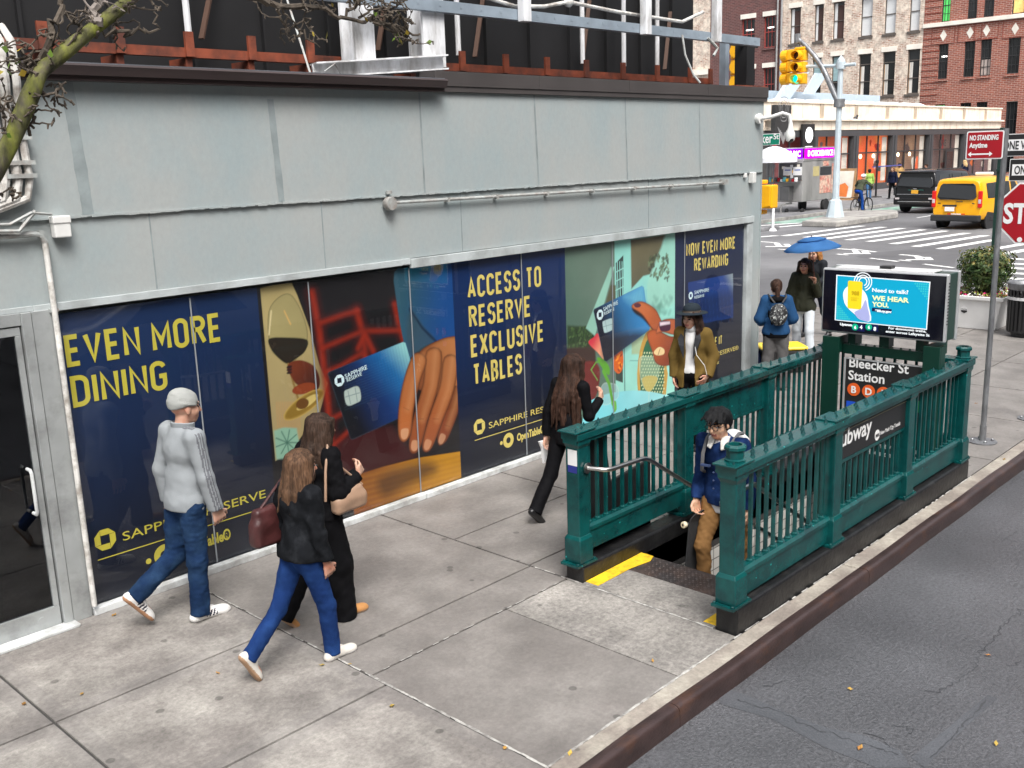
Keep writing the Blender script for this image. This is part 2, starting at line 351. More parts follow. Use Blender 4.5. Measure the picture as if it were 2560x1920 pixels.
mb = MB(); mb.poly([(19.4, 3.4, .001)]+[(x-.1, y+.05, .001) for x, y in arc[1:10]]+[(19.95, 5.0, .001), (19.4, 5.0, .001)][::1])
tag(obj('corner_pavement', mb, m_sm), kind='structure')
# road sheet (reaches far past everything) rising slightly towards the crossing
def road_z(x): t = min(max((x-13)/11, 0), 1); return -.13+(t*t*(3-2*t))*.11
mb = MB(); RX = [-600, -60, -10, 0, 5, 10, 13]+list(np.linspace(14, 24, 11))+[30, 60, 120, 700]; RY = [-600, -40, 0, 3.3, 20, 60, 700]
n = len(RY); mb.add([(x, y, road_z(x)) for x in RX for y in RY], [(i*n+j, (i+1)*n+j, (i+1)*n+j+1, i*n+j+1) for i in range(len(RX)-1) for j in range(n-1) if not (RX[i] >= 5 and RX[i+1] <= 13 and RY[j] == 3.3)])
mb.mi = [0 if RX[k//1 if False else 0] > 1e9 else 0 for k in range(len(mb.f))]
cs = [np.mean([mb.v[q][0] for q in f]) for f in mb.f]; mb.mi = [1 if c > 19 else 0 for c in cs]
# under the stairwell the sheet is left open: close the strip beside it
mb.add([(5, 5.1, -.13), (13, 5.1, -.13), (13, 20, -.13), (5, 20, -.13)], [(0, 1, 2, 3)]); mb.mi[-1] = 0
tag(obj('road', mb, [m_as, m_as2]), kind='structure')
# asphalt repairs, seams and cracks in the near lane
m_se = M('tar_seam', (.045, .046, .05), .4, var=.2, scale=6.); m_pt = M('asphalt_patch', (.085, .089, .098), .34, var=.2, scale=1.5, bump=.4, bscale=80., fine=.35)
mb = MB()
k76 = 760/1751
def c76(x, y): return G(1800+x*k76, 1200+y*k76, -.13)
def crack(pts, w, jit=.012):
    P = []
    for (x0, y0), (x1, y1) in zip(pts[:-1], pts[1:]):
        a, b = c76(x0, y0)[:2], c76(x1, y1)[:2]; k = max(2, int(np.linalg.norm(b-a)/.03))
        P += [a+(b-a)*i/k+RNG.normal(0, jit, 2) for i in range(k)]
    for p, q in zip(P[:-1], P[1:]):
        d = q-p; d /= np.linalg.norm(d)+1e-9; nn = np.array([-d[1], d[0]])*w*(.3+.8*random.random())
        mb.quad((*(p-nn), -.1265), (*(q-nn), -.1265), (*(q+nn), -.1265), (*(p+nn), -.1265))
crack([(1180, 1215), (1260, 1220), (1330, 1180), (1450, 1095), (1490, 1050), (1480, 1010), (1540, 960), (1640, 830), (1751, 740)], .0035)
crack([(1535, 1270), (1480, 1330), (1400, 1410), (1300, 1520), (1190, 1620)], .007, .006)
crack([(100, 1260), (200, 1300), (330, 1330), (480, 1410), (620, 1460), (760, 1500), (900, 1540), (1060, 1590)], .006)
crack([(820, 1450), (900, 1480), (960, 1530), (1050, 1570)], .005); crack([(1000, 1420), (1060, 1410), (1110, 1440), (1060, 1490)], .003)
crack([(250, 1190), (310, 1190), (360, 1145)], .005); crack([(1650, 1080), (1751, 1030)], .003); crack([(1640, 350), (1720, 290)], .003)
tag(obj('road_cracks', mb, m_se), kind='structure')
mb = MB(); mb.poly([(*c76(*p)[:2], -.1275) for p in ((1100, 1600), (1300, 1440), (1540, 1240), (1600, 1260), (1420, 1420), (1230, 1610), (1180, 1659))])
mb.poly([(*c76(*p)[:2], -.1275) for p in ((-20, 1180), (200, 1260), (420, 1360), (620, 1430), (820, 1470), (1040, 1560), (1100, 1659), (900, 1659), (600, 1540), (300, 1380), (0, 1290))])
tag(obj('road_patch', mb, m_pt), kind='structure')
# crossing markings, all sheets a few millimetres over the road
ZM = -.02
def c7(x, y, z=ZM): return G(1900+x*660/2212, 440+y*260/871, z)
mb = MB()
for a, b in (((200, 502), (860, 418)), ((385, 515), (1035, 428)), ((552, 525), (1195, 438)), ((735, 537), (1370, 450)), ((915, 550), (1555, 460)), ((1110, 570), (1740, 478)), ((1300, 592), (1890, 498)), ((1510, 612), (1960, 535)), ((1750, 645), (2212, 570)), ((1990, 665), (2330, 600))):
    p, q = c7(*a), c7(*b); mb.quad((p[0], p[1]-.17, ZM+.005), (q[0], q[1]-.17, ZM+.005), (q[0], q[1]+.17, ZM+.005), (p[0], p[1]+.17, ZM+.005))
for a, b in (((-60, 420), (330, 395)), ((-60, 446), (380, 408)), ((-60, 515), (140, 500))):
    p, q = c7(*a), c7(*b); mb.quad((p[0], p[1]-.15, ZM+.005), (q[0], q[1]-.15, ZM+.005), (q[0], q[1]+.15, ZM+.005), (p[0], p[1]+.15, ZM+.005))
for x in (31.2, 30.0, 28.9, 27.8, 26.7, 25.6, 24.5, 23.4, 22.3):
    y1 = 9.4-(30-x)*.33; mb.quad((x+.1, y1-6.5, ZM+.005), (x+.45, y1-6.5, ZM+.005), (x+.35, y1, ZM+.005), (x, y1, ZM+.005))
tag(obj('crosswalk', mb, m_mk), kind='structure')
mb = MB()
def strip(pts, w):
    for a, b in zip(pts[:-1], pts[1:]):
        p, q = c7(*a)[:2], c7(*b)[:2]; d = (q-p)/np.linalg.norm(q-p); n = np.array([-d[1], d[0]])*w/2; p = p-d*w*.3; q = q+d*w*.3
        z = ZM+.005+.001*random.random(); mb.quad((*(p-n), z), (*(q-n), z), (*(q+n), z), (*(p+n), z))
for o in ((0, 0), (655, 60), (1180, 110)):
    f = lambda x, y: (x+o[0], y+o[1])
    strip([f(0, 550), f(140, 560)], .16); strip([f(60, 592), f(245, 590)], .2); strip([f(140, 565), f(165, 592)], .2); strip([f(220, 572), f(245, 592)], .2); strip([f(160, 614), f(300, 625)] if o[0] == 0 else [f(-5, 610-15), f(75, 603)], .13)
strip([(1380, 740), (1610, 768)], .15); strip([(780, 612), (965, 636)], .13); strip([(930, 690), (1150, 716)], .14); strip([(1245, 664), (1420, 690)], .14)
strip([(1320, 350), (1480, 325)], .13); strip([(690, 335), (1480, 262)], .14); strip([(1490, 440), (1620, 425)], .13)
tag(obj('lane_marking', mb, m_mk), kind='structure')
mb = MB(); mb.poly([(42.0, 22.3, ZM+.004), (60, 21.2, ZM+.004), (80, 21.0, ZM+.004), (80, 22.6, ZM+.004), (60, 22.9, ZM+.004), (42.0, 23.7, ZM+.004)])
tag(obj('bike_lane', mb, m_gp), kind='structure')
m_pd = M('asphalt_dark_patch', (.10, .10, .105), .7, var=.15, scale=1.2, fine=.15, bscale=40.)
mb = MB(); mb.poly([(*c7(*p)[:2], ZM+.0025) for p in ((800, 675), (870, 655), (1560, 578), (1760, 590), (1700, 640), (1640, 700), (1620, 780), (880, 690))])
mb.poly([(*G(*p, ZM)[:2], ZM+.0025) for p in ((1880, 700), (1975, 690), (1985, 725), (1880, 790))])
tag(obj('road_patch', mb, m_pd), kind='structure')
# concrete median with the lamp post, and the far pavement
m_md = concrete('median_concrete', (.40, .385, .35), (.22, .21, .2), .12, 40., .45)
mb = MB(); mb.poly([(c7(*p)[0], c7(*p)[1], ZM) for p in ((350, 424), (640, 432), (900, 395), (1155, 352), (1150, 330), (1090, 322), (690, 334))])
b0 = list(mb.v); mb = MB(); mb.prism(b0, (0, 0, .24))
tag(obj('median', mb, m_md, bevel=.04), kind='structure')
m_fs = concrete('far_pavement', (.20, .20, .205), (.14, .14, .145), .1, 20., .4)
mb = MB(); mb.box(30, 140, 23.95, 60, -.2, .1); tag(obj('far_sidewalk', mb, m_fs), kind='structure')
mb = MB(); mb.box(30, 140, 23.78, 23.94, -.2, .112); tag(obj('far_kerb', mb, m_md), kind='structure')
# ================================================================== GREY CORNER BUILDING with the window posters
def lin(r, g, b): return tuple(((c/255)/12.92 if c/255 <= .04045 else ((c/255+.055)/1.055)**2.4) for c in (r, g, b))
m_wall = M('grey_wall_paint', (.305, .360, .370), .66, var=.06, scale=1.1, col2=(.325, .345, .34), c2amt=.42, c2scale=1.1, bump=.22, bscale=22., stretch=(1.15, 1, .75), fine=.05, det=8)
m_wall2 = M('grey_wall_seam', (.235, .272, .277), .7, var=.2, scale=6., bump=.3, bscale=40.)
m_wall3 = M('grey_trim_paint', (.44, .48, .485), .5, var=.1, scale=3., bump=.1, bscale=30., col2=(.30, .32, .32), c2amt=.3, c2scale=2.5)
m_white = M('white_trim', (.60, .62, .62), .5, var=.15, scale=4., col2=(.33, .33, .32), c2amt=.35, c2scale=5., bump=.1, bscale=50.)
m_gut = M('brown_gutter', (.045, .031, .03), .38, var=.25, scale=3., stretch=(.3, 1, 2), spec=.6)
m_cop = M('dark_coping', (.062, .055, .054), .4, var=.15, scale=2., spec=.6)
m_alu = M('aluminium_frame', (.40, .42, .42), .38, metal=.35, var=.08, scale=5., col2=(.28, .29, .29), c2amt=.25, c2scale=4.)
m_dark = M('dark_interior', (.012, .012, .015), .5)
m_pane = glassmat('window_glass', 1.52)
m_pane2 = glassmat('door_glass', 1.52, (.5, .52, .55))
m_gold = M('poster_yellow', lin(186, 176, 62), .6, var=.04); m_gold2 = M('poster_cream_yellow', lin(214, 196, 104), .6, var=.04)
m_pwhite = M('poster_white', lin(205, 228, 232), .6, var=.0); m_art = M('poster_print', (1, 1, 1), .55, var=.06, scale=3., attr=True, fine=.05, bscale=260.)
BLD = thing('corner_building', 'single storey grey rendered corner building with poster covered shop windows', 'building', (8, 7.45, 0))
YW, YG, YP = 7.45, 7.468, 7.485
mb = MB()
mb.box(-5, 13.10, 7.435, 7.60, 3.07, 4.03); mb.box(-5, 13.10, 7.45, 7.60, 2.46, 3.068)        # upper bands, the top one a finger proud
mb.box(12.86, 13.10, 7.45, 7.60, -.1, 2.46); mb.box(-5, 1.55, 7.45, 7.60, -.1, 2.46); mb.box(13.10, 13.12, 7.437, 7.60, -.1, 4.03)
mb.box(-5, 13.118, 7.60, 30, -.1, 4.03)
obj('wall', mb, m_wall, BLD)
mb = MB()
for x0, x1, a, b, w in ((3.29, 3.25, 3.08, 4.02, .10), (4.98, 4.95, 3.08, 3.93, .07), (6.63, 6.62, 3.08, 4.02, .022), (8.30, 8.26, 3.08, 4.03, .026), (9.91, 9.87, 3.08, 4.03, .022), (11.5, 11.46, 3.08, 4.03, .02)):
    n = 26; L = []; Rr = []
    for i in range(n+1):
        t = i/n; x = x0+(x1-x0)*t; ww = w*(.85+.05*math.sin(i*.5+x0)+.10*random.random())/2; L.append((x-ww, 7.4325, a+(b-a)*t)); Rr.append((x+ww, 7.4325, a+(b-a)*t))
    mb.add(L+Rr, [(i, i+1, n+2+i, n+1+i) for i in range(n)])
for x, a, b in ((7.12, 2.47, 3.06), (10.36, 2.47, 3.06), (3.77, 2.47, 3.06), (5.4, 2.47, 3.06)): mb.box(x-.005, x+.005, 7.446, 7.4505, a, b)
pieces('wall_seam', mb, m_wall2, BLD)
mb = MB()                                                                                          # cracked, repainted ledge line
for i in range(360):
    x = -2+i*.042; mb.obox((x, 7.434-.004*random.random(), 3.068+.0015*math.sin(i*.31)+.004*(random.random()-.5)), (.024, 0, .002*(random.random()-.5)), (0, .006+.006*random.random(), 0), (0, 0, .004+.007*random.random()))
obj('ledge_crack', mb, m_wall, BLD)
mb = MB(); mb.box(2.80, 6.385, 7.425, 7.449, 2.40, 2.46); mb.box(-4, 2.80, 7.43, 7.449, 2.42, 2.46); obj('window_head', mb, m_wall3, BLD, bevel=.004)
mb = MB(); mb.box(6.39, 12.88, 7.41, 7.449, 2.365, 2.455); mb.box(6.28, 6.384, 7.415, 7.424, 2.405, 2.465); mb.box(12.72, 12.86, 7.425, 7.59, .0, 2.362); mb.box(12.862, 12.90, 7.44, 7.449, 0, 2.362)
obj('window_frame', mb, m_wall3, BLD, bevel=.005)
mb = MB(); mb.box(2.93, 6.40, 7.385, 7.46, .0, .058); mb.box(6.405, 12.719, 7.38, 7.46, .0, .055)
obj('window_sill', mb, m_white, BLD, bevel=.006)
mb = MB(); mb.box(-4, 6.86, 7.33, 7.434, 4.025, 4.06); mb.loft([[(x, y, z) for y, z in ((7.30, 4.06), (7.285, 4.10), (7.275, 4.125), (7.29, 4.14), (7.434, 4.14), (7.434, 4.062), (7.33, 4.0615))] for x in (-4, 6.86)])
obj('gutter', mb, m_gut, BLD)
mb = MB(); mb.box(-4, 6.85, 7.31, 7.62, 4.1415, 4.150); obj('roof_flashing', mb, M('lead_flashing', (.17, .18, .2), .45, metal=.4, var=.25, scale=3.), BLD)
mb = MB(); mb.box(6.80, 13.16, 7.39, 7.62, 4.085, 4.225); mb.box(6.80, 13.15, 7.40, 7.6, 4.032, 4.0845)
for x in (8.3, 9.9, 11.6): mb.box(x, x+.012, 7.386, 7.3895, 4.085, 4.225)
obj('coping', mb, m_cop, BLD, bevel=.006)
mb = MB(); mb.box(-5, 13.1, 7.63, 30, 4.031, 4.06); obj('roof', mb, M('roof_felt', (.03, .03, .032), .8, var=.3, scale=3.), BLD)
# shop door at the left edge
mb = MB(); mb.box(2.70, 2.77, 7.40, 7.5, 0, 2.42); mb.box(2.775, 2.92, 7.41, 7.5, 0, 2.42); mb.box(1.56, 1.66, 7.41, 7.5, 0, 2.42); mb.box(1.66, 2.70, 7.42, 7.5, 2.33, 2.42)
obj('door_frame', mb, m_alu, BLD, bevel=.004)
mb = MB(); mb.box(1.67, 2.69, 7.43, 7.475, .02, .17); mb.box(1.67, 2.69, 7.43, 7.475, 2.26, 2.32); mb.box(1.67, 1.75, 7.43, 7.475, .171, 2.259); mb.box(2.65, 2.69, 7.43, 7.475, .171, 2.259)
door = obj('door', mb, m_alu, BLD, bevel=.003)
mb = MB(); mb.box(1.751, 2.649, 7.45, 7.456, .172, 2.258); obj('glass_pane', mb, m_pane2, door)
mb = MB(); mb.tube([(2.60, 7.43, 1.28), (2.60, 7.37, 1.28), (2.60, 7.355, 1.26), (2.60, 7.355, .96), (2.60, 7.37, .94), (2.60, 7.43, .94)], .013, 8); obj('handle', mb, m_white, door, smooth=True)
mb = MB(); mb.lathe((2.55, 7.425, .10), [(.022, 0), (.022, .006)], 14, 1); obj('lock', mb, m_alu, door)
mb = MB(); mb.box(1.6, 2.78, 7.30, 7.43, .001, .022); obj('threshold', mb, m_white, BLD, bevel=.004)
mb = MB(); mb.box(1.6, 2.9, 7.58, 7.597, 0, 2.42); obj('door_backing', mb, m_dark, BLD)
# ---- printed posters behind the glass: a fine grid of ink colours
class Art:
    def __init__(s, x0, x1, z0=.05, z1=2.37, st=.0075):
        s.nx = int((x1-x0)/st)+1; s.nz = int((z1-z0)/st)+1; s.X, s.Z = np.meshgrid(np.linspace(x0, x1, s.nx), np.linspace(z0, z1, s.nz), indexing='ij')
        s.C = np.zeros((s.nx, s.nz, 3)); s.x0, s.x1, s.z0, s.z1 = x0, x1, z0, z1
    def sd(s, P):
        P = np.array(P); d2 = np.full(s.X.shape, 1e9); ins = np.zeros(s.X.shape, bool)
        for a, b in zip(P, np.roll(P, -1, 0)):
            e = b-a; wx, wz = s.X-a[0], s.Z-a[1]; t = np.clip((wx*e[0]+wz*e[1])/(e@e+1e-12), 0, 1); d2 = np.minimum(d2, (wx-e[0]*t)**2+(wz-e[1]*t)**2)
            if abs(b[1]-a[1]) > 1e-9: ins ^= ((a[1] > s.Z) != (b[1] > s.Z)) & (s.X < (b[0]-a[0])*(s.Z-a[1])/(b[1]-a[1])+a[0])
        d = np.sqrt(d2); return np.where(ins, -d, d)
    def put(s, al, col):
        s.C = s.C*(1-al[..., None])+col*al[..., None]
    def grad(s, a, b, c0, c1):                      # colour c0 at a, c1 at b
        a, b = np.array(a), np.array(b); e = b-a; t = np.clip(((s.X-a[0])*e[0]+(s.Z-a[1])*e[1])/(e@e), 0, 1)[..., None]; t = t*t*(3-2*t)
        return np.array(lin(*c0))*(1-t)+np.array(lin(*c1))*t
    def fill(s, P, c, c1=None, a=None, b=None, soft=.008, op=1., edge=None, ew=.03):
        d = s.sd(P); col = s.grad(a, b, c, c1) if c1 else np.array(lin(*c))*np.ones_like(s.C)
        if edge: t = np.clip(1+d/ew, 0, 1)[..., None]**2; col = col*(1-t)+np.array(lin(*edge))*t
        s.put(np.clip(.5-d/soft, 0, 1)*op, col)
    def blend(s, P, c, a, b, op=1., soft=.008):       # colour that fades in from a towards b inside the outline
        a, b = np.array(a), np.array(b); e = b-a; t = np.clip(((s.X-a[0])*e[0]+(s.Z-a[1])*e[1])/(e@e), 0, 1); s.put(np.clip(.5-s.sd(P)/soft, 0, 1)*t*t*(3-2*t)*op, np.array(lin(*c)))
    def line(s, P, w, c, soft=.008, op=1.):
        d = np.full(s.X.shape, 1e9); P = np.array(P)
        for a, b in zip(P[:-1], P[1:]):
            e = b-a; wx, wz = s.X-a[0], s.Z-a[1]; t = np.clip((wx*e[0]+wz*e[1])/(e@e+1e-12), 0, 1); d = np.minimum(d, np.hypot(wx-e[0]*t, wz-e[1]*t))
        s.put(np.clip(.5-(d-w/2)/soft, 0, 1)*op, np.array(lin(*c)))
    def ell(s, c, rx, rz, col, rot=0, soft=.008, op=1., edge=None):
        P = [(c[0]+rx*math.cos(t)*math.cos(rot)-rz*math.sin(t)*math.sin(rot), c[1]+rx*math.cos(t)*math.sin(rot)+rz*math.sin(t)*math.cos(rot)) for t in np.linspace(0, 2*math.pi, 28)[:-1]]
        s.fill(P, col, soft=soft, op=op, edge=edge)
    def done(s, parent, name='window_poster', gain=.85):
        mb = MB(); n = s.nz; mb.v = list(map(tuple, np.stack([s.X, np.full(s.X.shape, YP), s.Z], -1).reshape(-1, 3)))
        i, j = np.meshgrid(np.arange(s.nx-1), np.arange(n-1), indexing='ij'); k = (i*n+j).ravel(); mb.f = list(map(tuple, np.stack([k, k+n, k+n+1, k+1], 1).tolist())); mb.mi = [0]*len(mb.f); mb.sm = [False]*len(mb.f)
        return obj(name, mb, m_art, parent, cols=s.C.reshape(-1, 3)*gain, fixn=False)
def smooth(P, n=5):
    P = np.array(P, float); Q = []
    for i in range(len(P)):
        p0, p1, p2, p3 = P[i-1], P[i], P[(i+1) % len(P)], P[(i+2) % len(P)]
        for t in np.arange(n)/n: Q.append(.5*((2*p1)+(-p0+p2)*t+(2*p0-5*p1+4*p2-p3)*t*t+(-p0+3*p1-3*p2+p3)*t**3))
    return Q
def mapper(x0, y0, k): return lambda *pts: [tuple(PY(x0+p[0]*k, y0+p[1]*k, YP)[[0, 2]]) for p in pts]
m5 = mapper(0, 600, 760/1212); m6 = mapper(600, 600, 860/2038); m7 = mapper(1380, 560, 520/1598)
navy = ((2, 38, 82), (4, 13, 32))
XR, ZU = (1, 0, 0), (0, 0, 1)
def dt(body, x0, x1, z, h, mat, par, lift=.002):     # headline fitted between x0 and x1
    A = B = 0
    for ch in body:
        if ch == ' ': B += .3
        else: A += GLY[ch][0]; B += .155+.102
    cw = ((x1-x0)/h-B+.102)/A
    return dintext(body, h, (x0, YP-.001, z), XR, ZU, mat, par, cw=cw, lift=lift)
def octo(c, r, mat, par):
    mb = MB()
    for k in range(4):
        a = k*math.pi/2; q = [(-.42, 1), (.40, 1), (.98, .44), (-.40, .44)]
        mb.poly([(c[0]+r*(p[0]*math.cos(a)+p[1]*math.sin(a)), YP-.003, c[1]+r*(-p[0]*math.sin(a)+p[1]*math.cos(a))) for p in q])
    return obj('emblem', mb, mat, par, fixn=False)
def brandline(par, x0, x1, zl, mat, logox, textx, textw, tz, th):
    octo(logox, .085, mat, par)
    t = text('SAPPHIRE RESERVE', th, (textx, YP-.001, tz), XR, ZU, mat, par, bold=.0); fit(t, textx, textw)
    mb = MB(); mb.box(x0, x1, YP-.003, YP-.002, zl-.004, zl+.004); obj('rule', mb, mat, par)
def fit(o, x0, w):                                    # stretch lettering to a measured width
    off = wl(o.parent)[0]; xs = [v.co.x+off for v in o.data.vertices]; a, b = min(xs), max(xs)
    for v in o.data.vertices: v.co.x = x0+(v.co.x+off-a)*w/(b-a)-off
def ring(par, cx, cz, r0, r1, mat, dot):
    mb = MB(); n = 28
    for i in range(n):
        a, b = 2*math.pi*i/n, 2*math.pi*(i+1)/n; mb.quad(*[(cx+r*math.cos(t), YP-.003, cz+r*math.sin(t)) for r, t in ((r0, a), (r1, a), (r1, b), (r0, b))])
    mb.poly([(dot[0]+dot[2]*math.cos(t), YP-.003, dot[1]+dot[2]*math.sin(t)) for t in np.linspace(0, 2*math.pi, 16)[:-1]])
    obj('emblem', mb, mat, par, fixn=False)
# P1
A = Art(2.925, 4.69, st=.02); A.C[:] = A.grad((3.6, 2.3), (3.9, .2), *navy); p1 = A.done(BLD)
dt('EVEN MORE', 3.007, 4.313, 1.962, .243, m_gold, p1); dt('DINING', 3.013, 3.786, 1.648, .243, m_gold, p1)
brandline(p1, 3.044, 4.60, .404, m_gold, (3.122, .555), 3.262, 1.33, .498, .105)
ring(p1, 3.59, .275, .035, .09, m_gold, (3.45, .262, .024)); t = text('OpenTable\u00ae', .13, (3.72, YP-.001, .226), XR, ZU, m_gold, p1, bold=.004); fit(t, 3.72, .49)
# P3
A = Art(6.99, 8.775, st=.02); A.C[:] = A.grad((7.8, 2.3), (8.1, .2), (2, 40, 92), (4, 12, 30)); p3 = A.done(BLD)
dt('ACCESS TO', 7.195, 8.353, 1.957, .235, m_gold2, p3); dt('RESERVE', 7.200, 8.166, 1.645, .235, m_gold2, p3); dt('EXCLUSIVE', 7.210, 8.375, 1.33, .240, m_gold2, p3); dt('TABLES', 7.225, 7.993, 1.017, .235, m_gold2, p3)
brandline(p3, 7.212, 8.70, .416, m_gold2, (7.29, .553), 7.435, 1.23, .500, .098)
ring(p3, 7.735, .298, .035, .085, m_gold2, (7.62, .292, .022)); t = text('OpenTable\u00ae', .12, (7.875, YP-.001, .255), XR, ZU, m_gold2, p3, bold=.004); fit(t, 7.875, .46)
# P5
A = Art(11.0, 12.72, st=.015); A.C[:] = A.grad((11.8, 2.3), (11.9, .3), (5, 28, 66), (9, 14, 30))
card = m7((1045, 452), (1390, 382), (1392, 720), (1060, 780)); A.fill(card, (8, 40, 100), (30, 70, 140), card[3], card[1])
A.fill(card, (10, 60, 140), (200, 215, 190), (12.2, 1.58), (12.42, 1.75), op=.55); A.fill(m7((1045, 560), (1390, 520), (1392, 720), (1060, 780)), (9, 22, 52), op=.6, soft=.15)
for k in range(12): A.line(m7((1060+k*28, 500), (1080+k*28, 760)), .006, (60, 110, 180), op=.25)
p5 = A.done(BLD)
dt('NOW EVEN MORE', 11.255, 12.488, 2.021, .172, m_gold2, p5); dt('REWARDING', 11.446, 12.303, 1.803, .172, m_gold2, p5); octo((11.37, 1.485), .05, m_pwhite, p5)
t = text('SAPPHIRE', .07, (11.46, YP-.001, 1.492), XR, ZU, m_pwhite, p5); fit(t, 11.46, .36); t = text('RESERVE', .055, (11.46, YP-.001, 1.43), XR, ZU, m_pwhite, p5); fit(t, 11.46, .24)
dt('E IT', 11.99, 12.18, .696, .125, m_gold2, p5); t = text('RESERVE\u00ae', .09, (12.06, YP-.001, .54), XR, ZU, m_gold2, p5); fit(t, 12.06, .57)
text('ernet', .07, (11.95, YP-.001, .42), XR, ZU, m_gold2, p5); mb = MB(); mb.box(11.9, 12.3, YP-.003, YP-.002, .19, .196); obj('rule', mb, m_gold2, p5)
# P2: glass of wine, card and hand over a dark table
A = Art(4.69, 6.99); A.C[:] = np.array(lin(16, 13, 18))
A.fill(m6((400, 1230), (700, 1130), (900, 1100), (1010, 1250), (1060, 1290), (650, 1410), (560, 1330)), (70, 14, 18), soft=.06, op=.8)
A.fill(m6((120, 285), (300, 240), (340, 330), (410, 520), (470, 740), (520, 850), (470, 1030), (400, 1110), (340, 1200), (210, 1310)), (196, 178, 120), (178, 160, 112), m6((200, 300))[0], m6((300, 1100))[0])
A.fill(m6((200, 1130), (260, 1110), (335, 1115), (350, 1200), (300, 1290), (215, 1300)), (150, 196, 170), soft=.02)
for k in range(9): c = m6((280, 1200), (280+70*math.cos(k*.7), 1200+75*math.sin(k*.7))); A.line(c, .012, (60, 110, 95), op=.8)
for k in range(12): A.line(m6((215+k*12, 960), (225+k*12, 1110)), .006, (214, 150, 90), op=.7)
A.fill(smooth(m6((170, 420), (240, 330), (310, 330), (380, 460), (400, 590), (340, 700), (285, 735), (220, 690), (172, 600))), (178, 166, 112), edge=(110, 104, 66), ew=.02)
A.fill(smooth(m6((173, 585), (285, 578), (398, 592), (385, 660), (330, 705), (285, 733), (235, 705), (185, 650))), (40, 32, 22), soft=.012, edge=(14, 12, 8))
A.line(m6((185, 420), (172, 560)), .014, (238, 222, 170)); A.line(m6((262, 420), (300, 500)), .012, (236, 190, 110)); A.line(m6((285, 735), (320, 860), (350, 960)), .022, (150, 120, 60))
A.fill(smooth(m6((278, 760), (300, 725), (360, 712), (430, 740), (468, 800), (470, 870), (430, 905), (380, 880), (330, 850), (300, 805))), (122, 52, 24), (70, 24, 14), m6((300, 740))[0], m6((450, 880))[0])
for k in range(3): A.ell(m6((292, 752+k*17))[0], .03, .012, (40, 12, 18))
A.ell(m6((380, 880))[0], .13, .05, (150, 66, 28)); A.ell(m6((380, 975))[0], .24, .085, (150, 118, 40), .35, edge=(214, 182, 92)); A.ell(m6((400, 960))[0], .13, .04, (224, 200, 120), .35); A.ell(m6((370, 970))[0], .07, .05, (110, 70, 22))
red = (178, 46, 16)
for P, w in ((((425, 310), (470, 540), (500, 780), (545, 1220)), .075), (((690, 420), (730, 560), (740, 690)), .075), (((915, 380), (945, 520), (970, 600)), .055), (((480, 490), (620, 440), (700, 420)), .035), (((490, 640), (690, 555), (730, 540), (950, 535)), .035), (((510, 780), (600, 745), (720, 670)), .03), (((540, 1060), (640, 1010)), .03), (((560, 1210), (700, 1080)), .035), (((700, 640), (740, 560), (790, 660)), .05)):
    A.line(m6(*P), w*1.3, (92, 16, 8), soft=.12, op=.8); A.line(m6(*P), w*.6, red, soft=.06, op=.85)
A.fill(smooth(m6((915, 190), (1020, 150), (1240, 120), (1262, 300), (1285, 580), (1230, 575), (1150, 605), (1070, 640), (1000, 700), (960, 560), (930, 380)), 3), (46, 92, 112), (14, 78, 150), m6((940, 300))[0], m6((1260, 350))[0])
A.fill(smooth(m6((1010, 420), (1090, 520), (1150, 600), (1020, 690), (985, 560))), (60, 86, 96), soft=.05, op=.7); A.line(m6((1005, 410), (1080, 520), (1160, 600)), .02, (8, 30, 60), soft=.03)
tbl = m6((665, 1400), (860, 1340), (1060, 1290), (1325, 1250), (1332, 1440), (1050, 1530), (680, 1640), (660, 1500)); A.fill(tbl, (140, 74, 8), (206, 146, 22), m6((700, 1600))[0], m6((1300, 1280))[0])
for k in range(16): A.line(m6((670+k*10, 1420+k*14), (1330, 1262+k*14)), .016, (120, 60, 8) if k % 2 else (220, 160, 40), soft=.05, op=.30)
A.fill(smooth(m6((820, 1420), (960, 1350), (1120, 1320), (1160, 1370), (1000, 1450), (860, 1520))), (70, 38, 8), soft=.12, op=.75)
card = smooth(m6((523, 800), (530, 788), (970, 606), (980, 608), (1010, 715), (1012, 740), (960, 1050), (660, 1182), (650, 1180)), 2)
CP = m6((520, 790), (532, 780), (966, 605), (980, 610), (1012, 720), (975, 1040), (668, 1182), (655, 1178))
A.fill(CP, (6, 9, 22), edge=(60, 84, 100), ew=.010); A.blend(CP, (6, 52, 118), m6((640, 1040))[0], m6((860, 840))[0]); A.blend(CP, (20, 116, 186), m6((790, 900))[0], m6((930, 720))[0]); A.blend(CP, (160, 226, 222), m6((880, 770))[0], m6((990, 610))[0])
for k in range(26): A.line(m6((600+k*16, 762-k*6.5), (660+k*15, 1010-k*9)), .004, (10, 60, 120), op=.35)
for k in range(14): A.line(m6((620, 800+k*16), (985, 660+k*16)), .004, (120, 190, 220), op=.10)
A.fill(smooth(m6((618, 900), (640, 885), (690, 866), (710, 885), (716, 945), (690, 965), (645, 982), (625, 960)), 3), (196, 214, 206)); A.line(m6((640, 895), (655, 970)), .008, (130, 150, 150)); A.line(m6((625, 930), (708, 905)), .008, (130, 150, 150)); A.line(m6((682, 875), (695, 955)), .008, (130, 150, 150))
